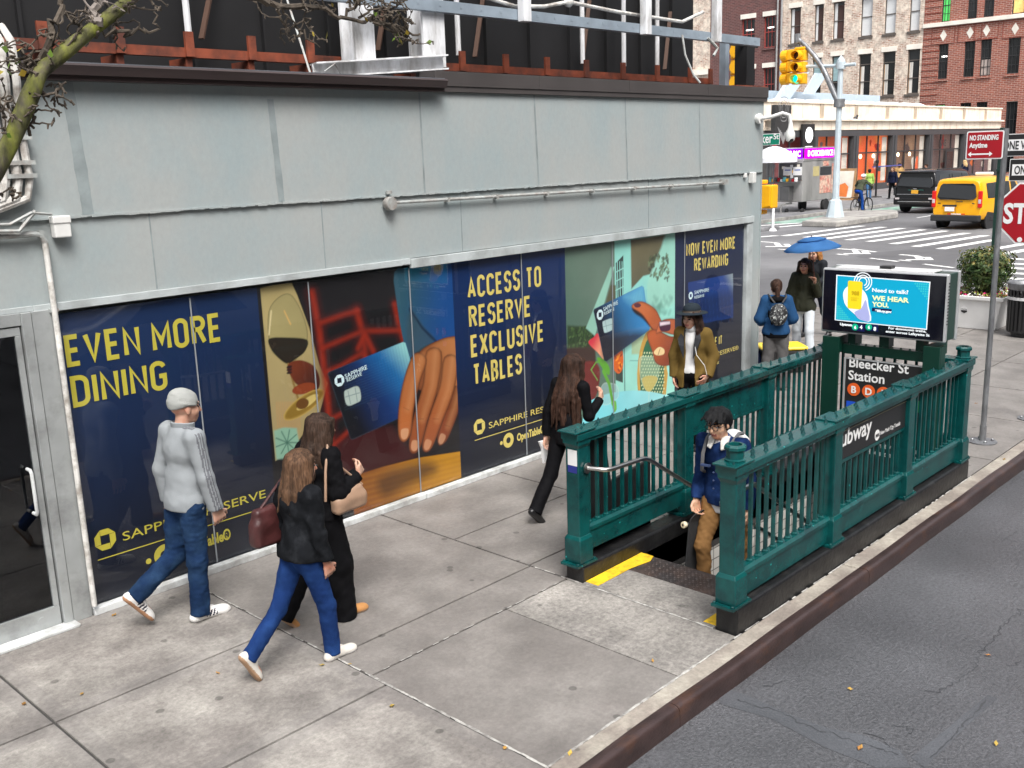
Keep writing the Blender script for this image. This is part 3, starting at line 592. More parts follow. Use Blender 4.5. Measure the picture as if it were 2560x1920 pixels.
# the hand: back of the hand, then four fingers from the far one forward, each with a nail
A.fill(smooth(m6((1090, 640), (1160, 600), (1240, 573), (1290, 590), (1300, 760), (1300, 870), (1240, 930), (1100, 900), (1020, 860), (1010, 740), (1040, 690))), (150, 84, 44), (200, 130, 76), m6((1040, 800))[0], m6((1270, 640))[0], edge=(104, 52, 26), ew=.05)
def finger(pts, ws, c0, c1, nail):
    P = np.array(m6(*pts)); d = np.gradient(P, axis=0); d /= np.linalg.norm(d, axis=1)[:, None]; n = np.stack([-d[:, 1], d[:, 0]], 1); ws = np.array(ws)[:, None]*1.28
    A.fill(smooth(list(P+n*ws)+[tuple(P[-1]+d[-1]*ws[-1]*1.0)]+list((P-n*ws)[::-1]), 4), (60, 24, 10), op=.6, soft=.035)
    A.fill(smooth(list(P+n*ws)+[tuple(P[-1]+d[-1]*ws[-1]*1.0)]+list((P-n*ws)[::-1]), 4), c0, c1, tuple(P[-1]), tuple(P[0]), edge=(96, 46, 20), ew=.045)
    A.line(list(P[:-1]+n[:-1]*ws[:-1]*.25), .03, (236, 170, 112), soft=.10, op=.5)
    q = P[-1]; A.fill(smooth([q-n[-1]*ws[-1]*.55-d[-1]*.05, q+n[-1]*ws[-1]*.55-d[-1]*.05, q+n[-1]*ws[-1]*.5+d[-1]*.03, q+d[-1]*.055, q-n[-1]*ws[-1]*.5+d[-1]*.03], 4), nail)
    for t in (.5,): m_ = P[int(len(P)*t)]; A.line([m_-n[0]*.04, m_+n[0]*.04], .008, (110, 54, 26), op=.5)
finger([(1290, 880), (1260, 990), (1225, 1100), (1195, 1180)], [.075, .08, .07, .055], (150, 70, 32), (130, 70, 36), (206, 150, 112))
finger([(1250, 700), (1225, 880), (1160, 1060), (1110, 1215)], [.075, .085, .08, .06], (176, 92, 44), (190, 120, 70), (214, 150, 108))
finger([(1150, 660), (1130, 860), (1070, 1060), (1035, 1220)], [.08, .085, .08, .065], (164, 84, 38), (186, 116, 66), (216, 154, 112))
finger([(1070, 690), (1020, 830), (985, 1000), (975, 1150)], [.07, .085, .08, .065], (196, 112, 56), (190, 116, 64), (224, 164, 120))
p2 = A.done(BLD, gain=.72)
mt = PY(0, 0, YP)
octo(m6((588, 832))[0], .055, m_pwhite, p2)
a, b = np.array(m6((622, 822))[0]), np.array(m6((765, 758))[0]); dv = b-a; dv /= np.linalg.norm(dv)
cr = (dv[0], 0, dv[1]); cu_ = (-dv[1], 0, dv[0])
text('SAPPHIRE', .062, (a[0], YP-.001, a[1]), cr, cu_, m_pwhite, p2, xs=1.05); a = m6((632, 842))[0]; text('RESERVE', .05, (a[0], YP-.001, a[1]), cr, cu_, m_pwhite, p2)
# P4: card and fingers in front of a pale green cafe
A = Art(8.775, 11.0); A.C[:] = A.grad((8.9, 1.2), (9.6, 1.6), (78, 106, 92), (96, 118, 104))
A.fill(m7((118, 780), (330, 790), (330, 960), (118, 960)), (40, 62, 34), soft=.03)
for k in range(90): A.ell(m7((130+RNG.random()*190, 785+RNG.random()*170))[0], .02, .012, [(56, 84, 40), (30, 46, 24), (72, 98, 56)][k % 3], RNG.random()*3)
A.fill(m7((20, 960), (330, 940), (350, 1290), (260, 1380), (100, 1300)), (54, 34, 28), soft=.03); A.fill(smooth(m7((230, 1090), (330, 1060), (370, 1150), (330, 1340), (250, 1350))), (104, 30, 26), soft=.03)
A.fill(m7((480, 130), (945, 70), (945, 1330), (490, 1330)), (140, 205, 194), (150, 214, 200), (9.8, 1.8), (10.5, .6))
A.fill(m7((260, 800), (450, 330), (480, 330), (330, 860)), (140, 190, 172), soft=.02); A.fill(m7((370, 760), (450, 470), (490, 470), (490, 600), (430, 700)), (84, 84, 60), soft=.02)
A.fill(m7((605, 120), (945, 70), (945, 340), (700, 400), (610, 500)), (104, 98, 72), (84, 84, 66), (10.0, 2.2), (10.3, 1.6), soft=.02)
A.fill(smooth(m7((870, 90), (945, 70), (945, 600), (760, 620), (730, 480), (790, 300), (840, 180)), 3), (150, 206, 190), soft=.05)
for k in range(70): A.ell(m7((740+RNG.random()*160+0, 240+RNG.random()*190))[0], .035, .018, [(70, 84, 56), (104, 124, 92), (48, 60, 44)][k % 3], RNG.random()*3, op=.7)
for k in range(25): A.ell(m7((770+RNG.random()*150, 560+RNG.random()*120))[0], .05, .03, (96, 150, 134), RNG.random()*3, op=.4, soft=.04)
A.fill(m7((490, 300), (548, 240), (548, 560), (500, 600)), (36, 52, 50)); 
for k in range(3): A.line(m7((502+k*18, 290), (508+k*18, 600)), .016, (140, 200, 190))
for k in range(4): A.line(m7((490, 370+k*70), (548, 340+k*70)), .014, (140, 200, 190))
A.fill(m7((612, 860), (760, 860), (760, 1000), (612, 1000)), (160, 186, 150), soft=.02); A.line(m7((600, 1050), (945, 1050)), .012, (110, 170, 160)); A.line(m7((550, 560), (560, 1320)), .02, (80, 130, 124)); A.fill(m7((485, 1000), (545, 960), (545, 1220), (490, 1200)), (44, 62, 56))
A.ell(m7((770, 1150))[0], .33, .62, (186, 146, 62)); A.ell(m7((770, 1170))[0], .27, .55, (34, 98, 66))
for i in range(9):
    for j in range(13): A.ell(m7((690+i*20+(j % 2)*10, 990+j*25))[0], .016, .012, (206, 216, 170))
A.line(m7((690, 990), (660, 1150), (680, 1330)), .03, (200, 160, 74)); A.line(m7((850, 1000), (885, 1150), (870, 1310)), .03, (190, 150, 66))
A.fill(smooth(m7((480, 1010), (540, 975), (545, 1100), (510, 1150), (470, 1100))), (206, 92, 16))
for k in range(16): c = m7((478+RNG.random()*60, 1000+RNG.random()*130))[0]; A.ell(c, .03, .014, (236, 140, 34) if k % 2 else (150, 50, 8), RNG.random()*3)
A.fill(smooth(m7((230, 1560), (260, 1400), (350, 1330), (500, 1290), (680, 1280), (860, 1310), (960, 1360), (960, 1640), (230, 1640)), 3), (116, 204, 214), (150, 216, 220), (9.2, .4), (10.6, .6))
A.fill(smooth(m7((672, 1030), (745, 1020), (822, 1035), (815, 1190), (770, 1270), (745, 1290), (715, 1270), (680, 1190))), (160, 190, 160), op=.55, edge=(206, 226, 206)); A.fill(smooth(m7((692, 1190), (750, 1165), (812, 1185), (770, 1270), (745, 1288), (715, 1268))), (196, 178, 92), op=.85); A.line(m7((746, 1290), (742, 1400)), .012, (200, 224, 214), op=.7)
A.fill(smooth(m7((355, 1320), (390, 1230), (440, 1220), (500, 1240), (510, 1330), (430, 1390), (370, 1380))), (150, 186, 186), op=.55, edge=(200, 220, 214))
A.fill(smooth(m7((345, 1030), (395, 1040), (440, 1100), (438, 1160), (395, 1120))), (86, 156, 40)); A.line(m7((395, 1130), (440, 1230), (460, 1340), (482, 1430)), .05, (92, 160, 48)); A.line(m7((300, 1120), (340, 1060), (395, 1060)), .02, (90, 150, 50)); A.fill(smooth(m7((455, 1370), (490, 1360), (495, 1430), (465, 1400))), (104, 176, 60)); A.line(m7((300, 1120), (350, 1200)), .014, (100, 160, 70))
A.fill(smooth(m7((280, 905), (320, 870), (355, 845), (385, 980), (395, 1040), (350, 985), (305, 945))), (196, 40, 62), (240, 170, 130), m7((300, 900))[0], m7((390, 1020))[0])
card = m7((318, 668), (325, 652), (690, 474), (706, 486), (752, 806), (748, 815), (420, 1056), (402, 1052))
A.fill(card, (10, 14, 34), (46, 130, 190), m7((400, 900))[0], m7((690, 560))[0], edge=(60, 90, 130), ew=.012); A.fill(m7((560, 560), (690, 474), (706, 486), (735, 690), (640, 640)), (120, 196, 210), op=.55, soft=.15)
A.fill(smooth(m7((400, 900), (560, 840), (700, 830), (720, 850), (420, 1050))), (8, 10, 30), soft=.1, op=.8)
for k in range(18): A.line(m7((520+k*12, 590-k*5), (600+k*8, 860-k*6)), .005, (60, 120, 170), op=.5)
A.fill(smooth(m7((388, 760), (398, 745), (455, 725), (465, 740), (470, 800), (455, 818), (410, 836), (398, 822)), 3), (170, 196, 196)); A.line(m7((410, 745), (425, 832)), .007, (110, 136, 140)); A.line(m7((392, 790), (468, 768)), .007, (110, 136, 140))
def blob(P, c, c1, a, b, e=(104, 48, 22)): A.fill(smooth(m7(*P), 4), (40, 16, 10), op=.4, soft=.06); A.fill(smooth(m7(*P), 4), c, c1, m7(a)[0], m7(b)[0], edge=e, ew=.04)
blob([(612, 640), (650, 600), (710, 600), (790, 650), (830, 720), (850, 780), (800, 830), (760, 800), (700, 720)], (196, 110, 62), (170, 84, 42), (650, 610), (820, 800))
A.fill(smooth(m7((615, 650), (690, 690), (760, 790), (780, 820), (700, 730), (640, 690))), (30, 14, 16), soft=.03); A.fill(smooth(m7((630, 618), (660, 606), (685, 622), (670, 640), (640, 640))), (92, 44, 60))
blob([(730, 850), (790, 810), (900, 860), (960, 880), (960, 1040), (880, 1090), (800, 1070), (770, 980)], (176, 84, 34), (120, 48, 22), (760, 860), (940, 1050))
blob([(800, 840), (850, 830), (960, 850), (960, 740), (880, 730), (826, 760)], (196, 104, 56), (170, 84, 44), (830, 760), (950, 840))
A.fill(smooth(m7((824, 755), (860, 742), (905, 746), (912, 770), (905, 815), (860, 826), (830, 812))), (66, 20, 50)); A.fill(m7((828, 755), (905, 748), (908, 768), (830, 782)), (230, 214, 224), soft=.02, op=.9)
A.fill(smooth(m7((782, 990), (800, 960), (830, 945), (862, 965), (858, 1000), (810, 1010))), (232, 206, 152)); A.line(m7((815, 1005), (830, 960)), .012, (150, 90, 50))
p4 = A.done(BLD, gain=1.05)
octo(m7((368, 697))[0], .062, m_pwhite, p4)
a, b = np.array(m7((395, 672))[0]), np.array(m7((515, 610))[0]); dv = b-a; dv /= np.linalg.norm(dv); cr = (dv[0], 0, dv[1]); cu_ = (-dv[1], 0, dv[0])
text('SAPPHIRE', .07, (a[0], YP-.001, a[1]), cr, cu_, m_pwhite, p4); a = m7((400, 702))[0]; text('RESERVE', .055, (a[0], YP-.001, a[1]), cr, cu_, m_pwhite, p4)
# glazing in front, butt jointed
gx = [2.925, 4.05, 5.21, 6.40, 8.02, 9.64, 11.2, 12.72]
for a, b in zip(gx[:-1], gx[1:]):
    mb = MB(); mb.quad((a+.004, YG, .055), (b-.004, YG, .055), (b-.004, YG, 2.37), (a+.004, YG, 2.37)); obj('glass_pane', mb, m_pane, BLD, fixn=False)
mb = MB(); m_seal = M('window_seal', (.25, .27, .29), .5)
for x in gx[1:-1]: mb.box(x-.005, x+.005, YG-.002, YG+.006, .058, 2.36)
pieces('window_seal', mb, m_seal, BLD)
# ---- pipes, boxes and cameras fixed to the wall
m_pipe = M('pipe_white', (.62, .61, .58), .5, var=.15, scale=6., col2=(.30, .27, .24), c2amt=.3, c2scale=9.)
m_gpipe = M('conduit_grey', (.36, .38, .37), .5, var=.15, scale=6., col2=(.25, .22, .2), c2amt=.3, c2scale=8.)
mb = MB(); mb.tube([(2.0, 7.40, 2.97), (2.85, 7.40, 2.97), (2.915, 7.40, 2.96), (2.935, 7.40, 2.90)], .022, 8); obj('conduit', mb, m_gpipe, BLD, smooth=True)
mb = MB(); mb.tube([(2.935, 7.40, 2.90), (2.928, 7.375, 2.3), (2.922, 7.36, .10)], .021, 10); obj('drain_pipe', mb, m_pipe, BLD, smooth=True)
mb = MB(); mb.box(2.90, 2.96, 7.375, 7.43, 2.40, 2.425); mb.box(2.90, 2.93, 7.38, 7.43, 2.94, 2.99); pieces('pipe_clip', mb, m_gpipe, BLD)
mb = MB()
for k, (dx, rr) in enumerate(((-.26, .05), (-.17, .045), (-.09, .035))):
    x = 2.92+dx; mb.tube([(x-.05*k, 7.62, 4.30), (x, 7.36, 4.36), (x+.01, 7.27, 4.26), (x+.01, 7.27, 4.0), (x+.03, 7.37, 3.8), (x+.05, 7.38, 3.35), (x+.02, 7.38, 3.22), (x-.2, 7.38, 3.15), (x-.9, 7.38, 3.13)], rr*.8, 8)
cb = obj('cable_bundle', mb, m_pipe, BLD, smooth=True)
mb = MB()
for z in (3.85, 3.62, 3.45, 3.36): mb.box(2.72, 2.92, 7.335, 7.43, z, z+.03)
mb.tube([(2.4, 7.37, 3.06), (2.7, 7.36, 3.05), (2.85, 7.35, 3.12), (3.0, 7.38, 3.10)], .012, 6); mb.tube([(2.4, 7.37, 3.02), (2.75, 7.35, 3.0), (2.88, 7.36, 3.13)], .015, 6); pieces('cable_tie', mb, m_gpipe, cb)
mb = MB(); mb.box(3.00, 3.12, 7.36, 7.434, 2.93, 3.08); mb.box(2.995, 3.125, 7.353, 7.434, 3.03, 3.085); obj('junction_box', mb, M('plastic_white', (.68, .68, .66), .5, var=.08, scale=8.), BLD, bevel=.008)
mb = MB(); mb.tube([(6.22, 7.40, 3.005), (12.0, 7.40, 2.955)], .016, 8); mb.box(11.98, 12.10, 7.36, 7.449, 2.93, 3.0)
for x in (6.9, 7.6, 8.4, 9.2, 10., 10.8, 11.6): mb.box(x-.012, x+.012, 7.38, 7.449, 2.975-(x-6.2)*.0085+.005, 3.02-(x-6.2)*.0085+.005)
obj('wall_conduit', mb, m_gpipe, BLD)
mb = MB(); mb.lathe((6.15, 7.36, 3.0), [(.06, 0), (.065, .01), (.065, .06), (.05, .088)], 18, 1); mb.lathe((6.15, 7.40, 3.09), [(.03, 0), (.03, .03)], 12, 2); obj('junction_box', mb, m_gpipe, BLD, smooth=True)
mb = MB(); mb.box(12.75, 12.84, 7.37, 7.449, 2.92, 3.07); mb.box(12.60, 12.66, 7.41, 7.449, 3.0, 3.06); pieces('sensor_box', mb, MATS['plastic_white'], BLD, bevel=.008)
CAMR = thing('security_camera', 'white dome security camera on a curved arm at the corner of the grey wall', 'camera', (13.0, 7.40, 3.85))
mb = MB(); mb.lathe((12.93, 7.37, 3.80), [(.07, 0), (.075, .03), (.06, .068)], 16, 1); mb.tube([(12.93, 7.37, 3.80), (12.98, 7.22, 3.82), (13.04, 7.10, 3.86), (13.10, 7.03, 3.83), (13.11, 7.01, 3.72)], .026, 10); obj('arm', mb, MATS['plastic_white'], CAMR, smooth=True)
mb = MB(); mb.lathe((13.11, 7.01, 3.52), [(.02, -.05), (.055, -.038), (.066, 0), (.066, .05), (.058, .08), (.034, .14), (.026, .22)], 18); obj('housing', mb, MATS['plastic_white'], CAMR, smooth=True)
mb = MB(); mb.ball((13.095, 6.99, 3.50), .04); obj('lens', mb, M('black_gloss', (.01, .01, .012), .1, spec=.8), CAMR, smooth=True)
# ---- back of the billboard standing on the roof
BB = thing('billboard', 'black backed billboard on rust red and white steelwork standing on the roof', 'billboard', (8, 8.2, 4.06))
m_bk = M('black_board', (.007, .007, .008), .6, var=.3, scale=2.); m_ro = M('red_oxide_steel', (.23, .055, .026), .6, var=.25, scale=5., col2=(.09, .03, .02), c2amt=.35, c2scale=4.); m_ws = M('white_steel', (.72, .73, .75), .5, var=.15, scale=6., col2=(.35, .34, .33), c2amt=.25, c2scale=5., stretch=(1, 1, .3)); m_gs = M('galvanised_channel', (.30, .36, .42), .5, metal=.3, var=.15, scale=5.)
mb = MB(); mb.box(-3, 13.0, 8.55, 8.6, 4.06, 7.5)
for x in np.arange(-2.6, 13, .75): mb.box(x, x+.03, 8.50, 8.549, 4.1, 7.5)
obj('panel', mb, m_bk, BB)
mb = MB(); mb.box(-3, 13.0, 8.20, 8.27, 4.32, 4.40); obj('rail', mb, m_ro, BB)
for x in (2.8, 3.44, 4.06, 4.68, 5.3, 5.94, 6.58, 7.25, 7.94, 8.63, 9.34, 10.08, 10.83, 11.59, 12.38, 12.9):
    mb = MB(); mb.box(x-.04, x+.04, 8.17, 8.198, 4.325, 4.53); mb.box(x-.03, x+.03, 8.21, 8.5, 4.06, 4.318); mb.lathe((x, 8.168, 4.5), [(.012, 0), (.012, .004)], 8, 1); obj('bracket', mb, m_ro, BB)
mb = MB()
for x in (4.75, 6.62, 8.0, 10.15, 11.0, 11.75): mb.tube([(x, 8.3, 4.5), (x, 8.3, 7.5)], .03, 8)
pieces('upright', mb, m_ws, BB, smooth=True)
mb = MB()
for x in (4.9, 6.9, 8.3, 10.2, 12.): mb.beam((x, 8.35, 4.5), (x+.35, 8.5, 5.3), .05, .02); 
pieces('brace', mb, M('rust_brown', (.07, .035, .022), .7), BB)
mb = MB(); mb.box(5.75, 13.4, 7.68, 7.76, 4.82, 4.93)
for k in range(26): mb.box(6+k*.29, 6.03+k*.29, 7.676, 7.679, 4.87, 4.9)
obj('channel', mb, m_gs, BB, bevel=.004)
for x, w in ((8.4, .1), (10.6, .1), (12.2, .1)):
    mb = MB(); mb.box(x-w, x+w*.2, 7.58, 7.675, 4.80, 7); obj('hanger', mb, m_ws, BB, bevel=.006)
for x0, x1, y in ((6.26, 6.5, 7.9), (6.99, 7.28, 7.74)):
    mb = MB(); mb.box(x0, x1, y, y+.03, 4.30, 8); mb.box(x0, x1, y+.2, y+.23, 4.30, 8); mb.box((x0+x1)/2-.012, (x0+x1)/2+.012, y+.031, y+.199, 4.3, 8); obj('column', mb, m_ws, BB)
mb = MB(); mb.beam((7.12, 7.62, 4.325), (5.85, 8.05, 4.235), .03, .12); mb.beam((7.12, 7.60, 4.39), (5.85, 8.03, 4.30), .22, .014); mb.beam((7.12, 7.60, 4.262), (5.85, 8.03, 4.172), .22, .014); obj('base_beam', mb, m_ws, BB)
mb = MB(); mb.tube([(7.9, 7.8, 5.04), (8.4, 7.8, 4.98), (8.9, 7.82, 5.02), (9.3, 7.8, 5.1), (10.2, 7.8, 5.06), (11.6, 7.8, 5.04), (12.1, 7.8, 5.2)], .022, 8); mb.ball((9.3, 7.8, 5.1), .06); obj('cable', mb, m_pipe, BB, smooth=True)
mb = MB(); mb.tube([(11.4, 7.66, 4.85), (11.38, 7.60, 4.6), (11.42, 7.5, 4.35), (11.46, 7.42, 4.24)], .014, 6); mb.tube([(12.0, 7.66, 4.85), (12.15, 7.6, 4.72), (12.05, 7.6, 4.62)], .02, 6); mb.beam((5.65, 8.1, 4.9), (5.5, 7.6, 4.16), .018, .006); mb.tube([(5.5, 7.4, 4.17), (5.62, 7.4, 4.24), (5.72, 7.45, 4.16)], .006, 5); pieces('strap', mb, m_gpipe, BB)
mb = MB(); mb.box(13.0, 13.1, 8.0, 8.1, 4.06, 4.9); obj('end_plate', mb, m_gs, BB); mb = MB(); mb.box(13.50, 13.72, 7.95, 8.15, 4.3, 4.93); mb.box(13.1, 13.9, 8.0, 8.04, 4.85, 4.90); obj('end_post', mb, m_bk, BB); mb = MB(); mb.box(12.9, 13.75, 7.75, 8.1, 4.06, 4.28); obj('end_beam', mb, m_ro, BB)
# ================================================================== SUBWAY ENTRANCE
m_grn = M('green_railing_paint', (.0022, .066, .064), .25, var=.16, scale=7., bump=.18, bscale=70., spec=.55, col2=(.0015, .037, .039), c2amt=.3, c2scale=5., spots=(8., .05, 4.5))
m_dgr = M('dark_green_paint', (.003, .032, .021), .30, var=.1, scale=6., bump=.1, bscale=60.)
m_blk = M('black_plinth_paint', (.008, .008, .009), .42, var=.3, scale=4., bump=.45, bscale=26., col2=(.022, .022, .022), c2amt=.25, c2scale=9.)
m_sst = M('stainless_steel', (.50, .49, .47), .28, metal=1., var=.08, scale=6.)
m_sil = M('silver_frame', (.55, .56, .57), .35, metal=.5, var=.05)
m_blkg = M('black_glass', (.006, .006, .012), .08, spec=.6, var=0.)
m_sblk = M('sign_black', (.016, .016, .017), .42, var=.1, scale=5.)
m_wht = M('sign_white', (.78, .78, .77), .5, var=.05)
def tilemat(name, ax, w, c, mortar, off=0., var=.06, ms=.012, h=None, rough=.25):
    m = bpy.data.materials.new(name); m.use_nodes = True; nt = m.node_tree; b = nt.nodes['Principled BSDF']; N = nt.nodes.new; L = nt.links.new
    tc = N('ShaderNodeTexCoord'); sp = N('ShaderNodeSeparateXYZ'); cb = N('ShaderNodeCombineXYZ'); L(tc.outputs['Object'], sp.inputs[0]); L(sp.outputs[ax[0]], cb.inputs[0]); L(sp.outputs[ax[1]], cb.inputs[1])
    br = N('ShaderNodeTexBrick'); br.offset = off; L(cb.outputs[0], br.inputs[0]); br.inputs['Scale'].default_value = 1; br.inputs['Brick Width'].default_value = w; br.inputs['Row Height'].default_value = h or w; br.inputs['Mortar Size'].default_value = ms; br.inputs['Mortar Smooth'].default_value = .1
    br.inputs['Color1'].default_value = (*[q*(1+var) for q in c], 1); br.inputs['Color2'].default_value = (*[q*(1-var) for q in c], 1); br.inputs['Mortar'].default_value = (*mortar, 1)
    L(br.outputs[0], b.inputs['Base Color']); b.inputs['Roughness'].default_value = rough
    return m
STW = thing('subway_stairs', 'stairwell going down between the two green railings, with black kerbs and white tiled walls', 'stairs', (8, 4.2, 0))
mb = MB()
for y0, y1, zp in ((4.83, 5.01, .14), (3.41, 3.59, .20)):
    mb.loft([[(x, y0, -.25), (x, y0, zp-.022), (x, y0+.012, zp), (x, y1-.012, zp), (x, y1, zp-.022), (x, y1, -.25)] for x in (5.81, 8.0, 10.36)])
mb.box(10.22, 10.36, 3.592, 4.828, -.25, .15)
pieces('plinth', mb, m_blk, STW, bevel=.012)
mb = MB(); mb.box(6.62, 10.215, 4.832, 4.86, -.225, .10); mb.box(6.62, 10.215, 3.56, 3.588, -.225, .10); mb.box(6.27, 6.619, 4.832, 4.86, -.24, .10); mb.box(6.27, 6.619, 3.56, 3.588, -.24, .10)
pieces('wall_band', mb, m_blk, STW)
mb = MB(); mb.box(6.27, 13, 4.838, 4.9, -3.2, -.2255); obj('side_wall', mb, tilemat('wall_tile', (0, 2), .11, (.66, .64, .60), (.22, .21, .2), ms=.006), STW)
mb = MB(); mb.box(6.27, 13, 3.5, 3.582, -3.2, -.2255); obj('side_wall', mb, m_blk if False else bpy.data.materials['wall_tile'], STW)
mb = MB(); mb.box(12.9, 13, 3.58, 4.84, -3.2, -.2); obj('end_wall', mb, m_blk, STW); mb = MB(); mb.box(10.23, 13, 3.58, 4.84, -.6, -.25); obj('ceiling', mb, m_blk, STW)
m_step = M('stair_tread', (.30, .29, .27), .6, var=.15, scale=5., bump=.2, bscale=60., fine=.2)
m_ston = tilemat('tread_tile', (0, 1), .3, (.42, .41, .39), (.16, .16, .16), ms=.006)
for k in range(1, 14):
    x0 = 6.60+.27*(k-1); mb = MB(); mb.box(x0, x0+.28 if k < 13 else 13, 3.59, 4.831, -.172*k-.25, -.172*k); obj('step', mb, m_ston, STW)
    mb = MB(); mb.box(x0+.21, x0+.2795, 3.60, 4.82, -.172*k+.001, -.172*k+.006); obj('nosing', mb, m_blk, STW)
# chequer plate at the top step with raised lozenges, yellow edges
m_plate = M('chequer_plate', (.055, .047, .047), .45, metal=.35, var=.2, scale=5., col2=(.10, .07, .06), c2amt=.3, c2scale=4.)
mb = MB(); mb.box(6.255, 6.60, 3.595, 4.826, -.08, .006)
i = 0
for x in np.arange(6.27, 6.585, .026):
    for y in np.arange(3.61, 4.81, .036):
        i += 1; a = R(45 if i % 2 else -45); c, s_ = math.cos(a)*.012, math.sin(a)*.012
        yy = y+(.018 if int(round((x-6.27)/.026)) % 2 else 0); mb.add([(x-c, yy-s_, .0062), (x+s_*.3, yy-c*.3, .0092), (x+c, yy+s_, .0062), (x-s_*.3, yy+c*.3, .0092)], [(0, 1, 2, 3)])
obj('landing_plate', mb, m_plate, STW)
mb = MB(); mb.prism([(5.84, 4.70, .004), (6.26, 4.70, .009), (6.50, 4.66, .010), (6.60, 4.70, .010), (6.60, 4.828, .010), (5.84, 4.828, .004)], (0, 0, .003)); mb.prism([(5.84, 3.592, .004), (6.1, 3.592, .005), (6.1, 3.71, .005), (5.84, 3.71, .004)], (0, 0, .003))
pieces('yellow_edge', mb, m_yp, STW)
# ---- railings: parallel to the street, posts at these stations
PX_ = [5.87, 7.38, 8.85, 10.25]
m_spk = MATS['green_railing_paint']
def railing(yc, out, label, name='subway_railing', zb=.0):
    T = thing(name, label, 'railing', (8.05, yc, .15), 'green subway railings')
    for x in PX_:
        mb = MB(); mb.loft([[(x-w, yc-w, z), (x+w, yc-w, z), (x+w, yc+w, z), (x-w, yc+w, z)] for w, z in ((.066, zb+.17), (.066, 1.13), (.078, 1.16), (.078, 1.199))]); P = obj('post', mb, m_grn, T, bevel=.006)
        mb = MB(); mb.loft([[(x-w, yc-w, z), (x+w, yc-w, z), (x+w, yc+w, z), (x-w, yc+w, z)] for w, z in ((.083, zb+.172), (.083, zb+.37), (.068, zb+.40))]); obj('base_block', mb, m_grn, P, bevel=.005)
        mb = MB(); mb.box(x-.125, x+.125, yc-.092, yc+.092, zb+.151, zb+.171)
        for sx in (-1, 1):
            for sy in (-1, 1): mb.lathe((x+sx*.105, yc+sy*.075, zb+.171), [(.012, 0), (.012, .012), (.006, .016)], 6)
        obj('base_plate', mb, m_grn, P)
        mb = MB(); mb.box(x-.13, x+.13, yc-.094, yc+.094, 1.262, 1.276); obj('cap_plate', mb, m_grn, P, bevel=.004)
    mb = MB(); mb.loft([[(x, yc+d, z) for d, z in ((-.07, 1.165), (-.07, 1.195), (-.088, 1.2), (-.088, 1.25), (-.075, 1.262), (.075, 1.262), (.088, 1.25), (.088, 1.2), (.07, 1.195), (.07, 1.165))] for x in (5.775, 10.345)]); obj('cap_rail', mb, m_grn, T, bevel=.003)
    for a, b in zip(PX_[:-1], PX_[1:]):
        mb = MB(); mb.loft([[(x, yc+d, z) for d, z in ((-.035, .23), (-.035, .39), (-.05, .40), (-.05, .43), (-.03, .45), (.03, .45), (.05, .43), (.05, .40), (.035, .39), (.035, .23))] for x in (a+.067, b-.067)]); obj('bottom_rail', mb, m_grn, T)
    src = None
    for bi, (a, b) in enumerate(zip(PX_[:-1], PX_[1:])):
        n = 12 if bi < 2 else 11; top = 1.166 if bi != 1 else .845
        for k in range(n):
            x = a+.067+(b-a-.134)*(k+.6)/(n+.2); mb = MB(); mb.box(x-.0125, x+.0125, yc-.0125, yc+.0125, .45, top); mb.lathe((x, yc, .448), [(.026, 0), (.026, .014), (.014, .022)], 8); obj('baluster', mb, m_grn, T)
    a, b = PX_[1]+.067, PX_[2]-.067
    mb = MB(); mb.box(a, b, yc-.025, yc+.025, .845, .88); mb.box(a, b, yc-.03, yc+.03, 1.15, 1.166); mb.box(a, b, yc-.022, yc+.022, .881, 1.149); SP = obj('sign_panel', mb, m_grn, T, bevel=.003)
    mb = MB(); mb.lathe((5.8, yc-.045, 1.262), [(.020, 0), (.013, .010), (.002, .034)], 6); s0 = obj('spike', mb, M('spike_paint', (.002, .040, .042), .6, var=.2, spec=.2), T)
    offs = []; x = 5.90; k = 0
    while x < 10.33: offs.append((x-5.8, .02+.055*(k % 2), 0)); x += .0935; k += 1
    inst(s0, offs, T)
    return T, SP
LR, LSP = railing(4.92, 1, 'green subway railing on the building side of the stairs, with a plain green panel', zb=-.01)
RR, RSP = railing(3.50, -1, 'green subway railing along the kerb, holding the black Subway sign', zb=.05)
def finial(x, y, par):
    mb = MB(); mb.lathe((x, y, 1.276), [(.075, 0), (.078, .012), (.064, .02), (.064, .075), (.08, .085), (.08, .105), (.066, .118), (.05, .118), (.05, .085), (.0, .085)], 8); obj('post_cap', mb, m_grn, par)
    mb = MB(); mb.lathe((x, y, 1.363), [(.045, 0), (.045, .004)], 10); obj('post_cap_hole', mb, m_dark, par)
finial(5.89, 3.50, RR); finial(10.24, 3.50, RR)
# sign on the kerb side
y = 3.472
mb = MB(); mb.box(7.449, 8.781, y, y+.005, .883, 1.147); S1 = obj('sign_face', mb, m_sblk, RSP); mb = MB(); mb.box(7.449, 8.781, y-.004, y-.001, 1.120, 1.124); obj('sign_rule', mb, M('sign_rule_gold', (.35, .33, .22), .5), S1)
t = text('Subway', .20, (7.43, y, .995), XR, ZU, m_wht, S1, bold=.003); fit(t, 7.385, .68)
t = text('New York City Transit', .052, (8.25, y, .925), XR, ZU, m_wht, S1); fit(t, 8.25, .42)
mb = MB(); mb.lathe((8.185, y-.004, .94), [(.048, 0), (.048, .003)], 18, 1); obj('emblem', mb, m_wht, S1); text('MTA', .034, (8.15, y-.004, .928), XR, ZU, m_sblk, S1, bold=.002, lift=.002)
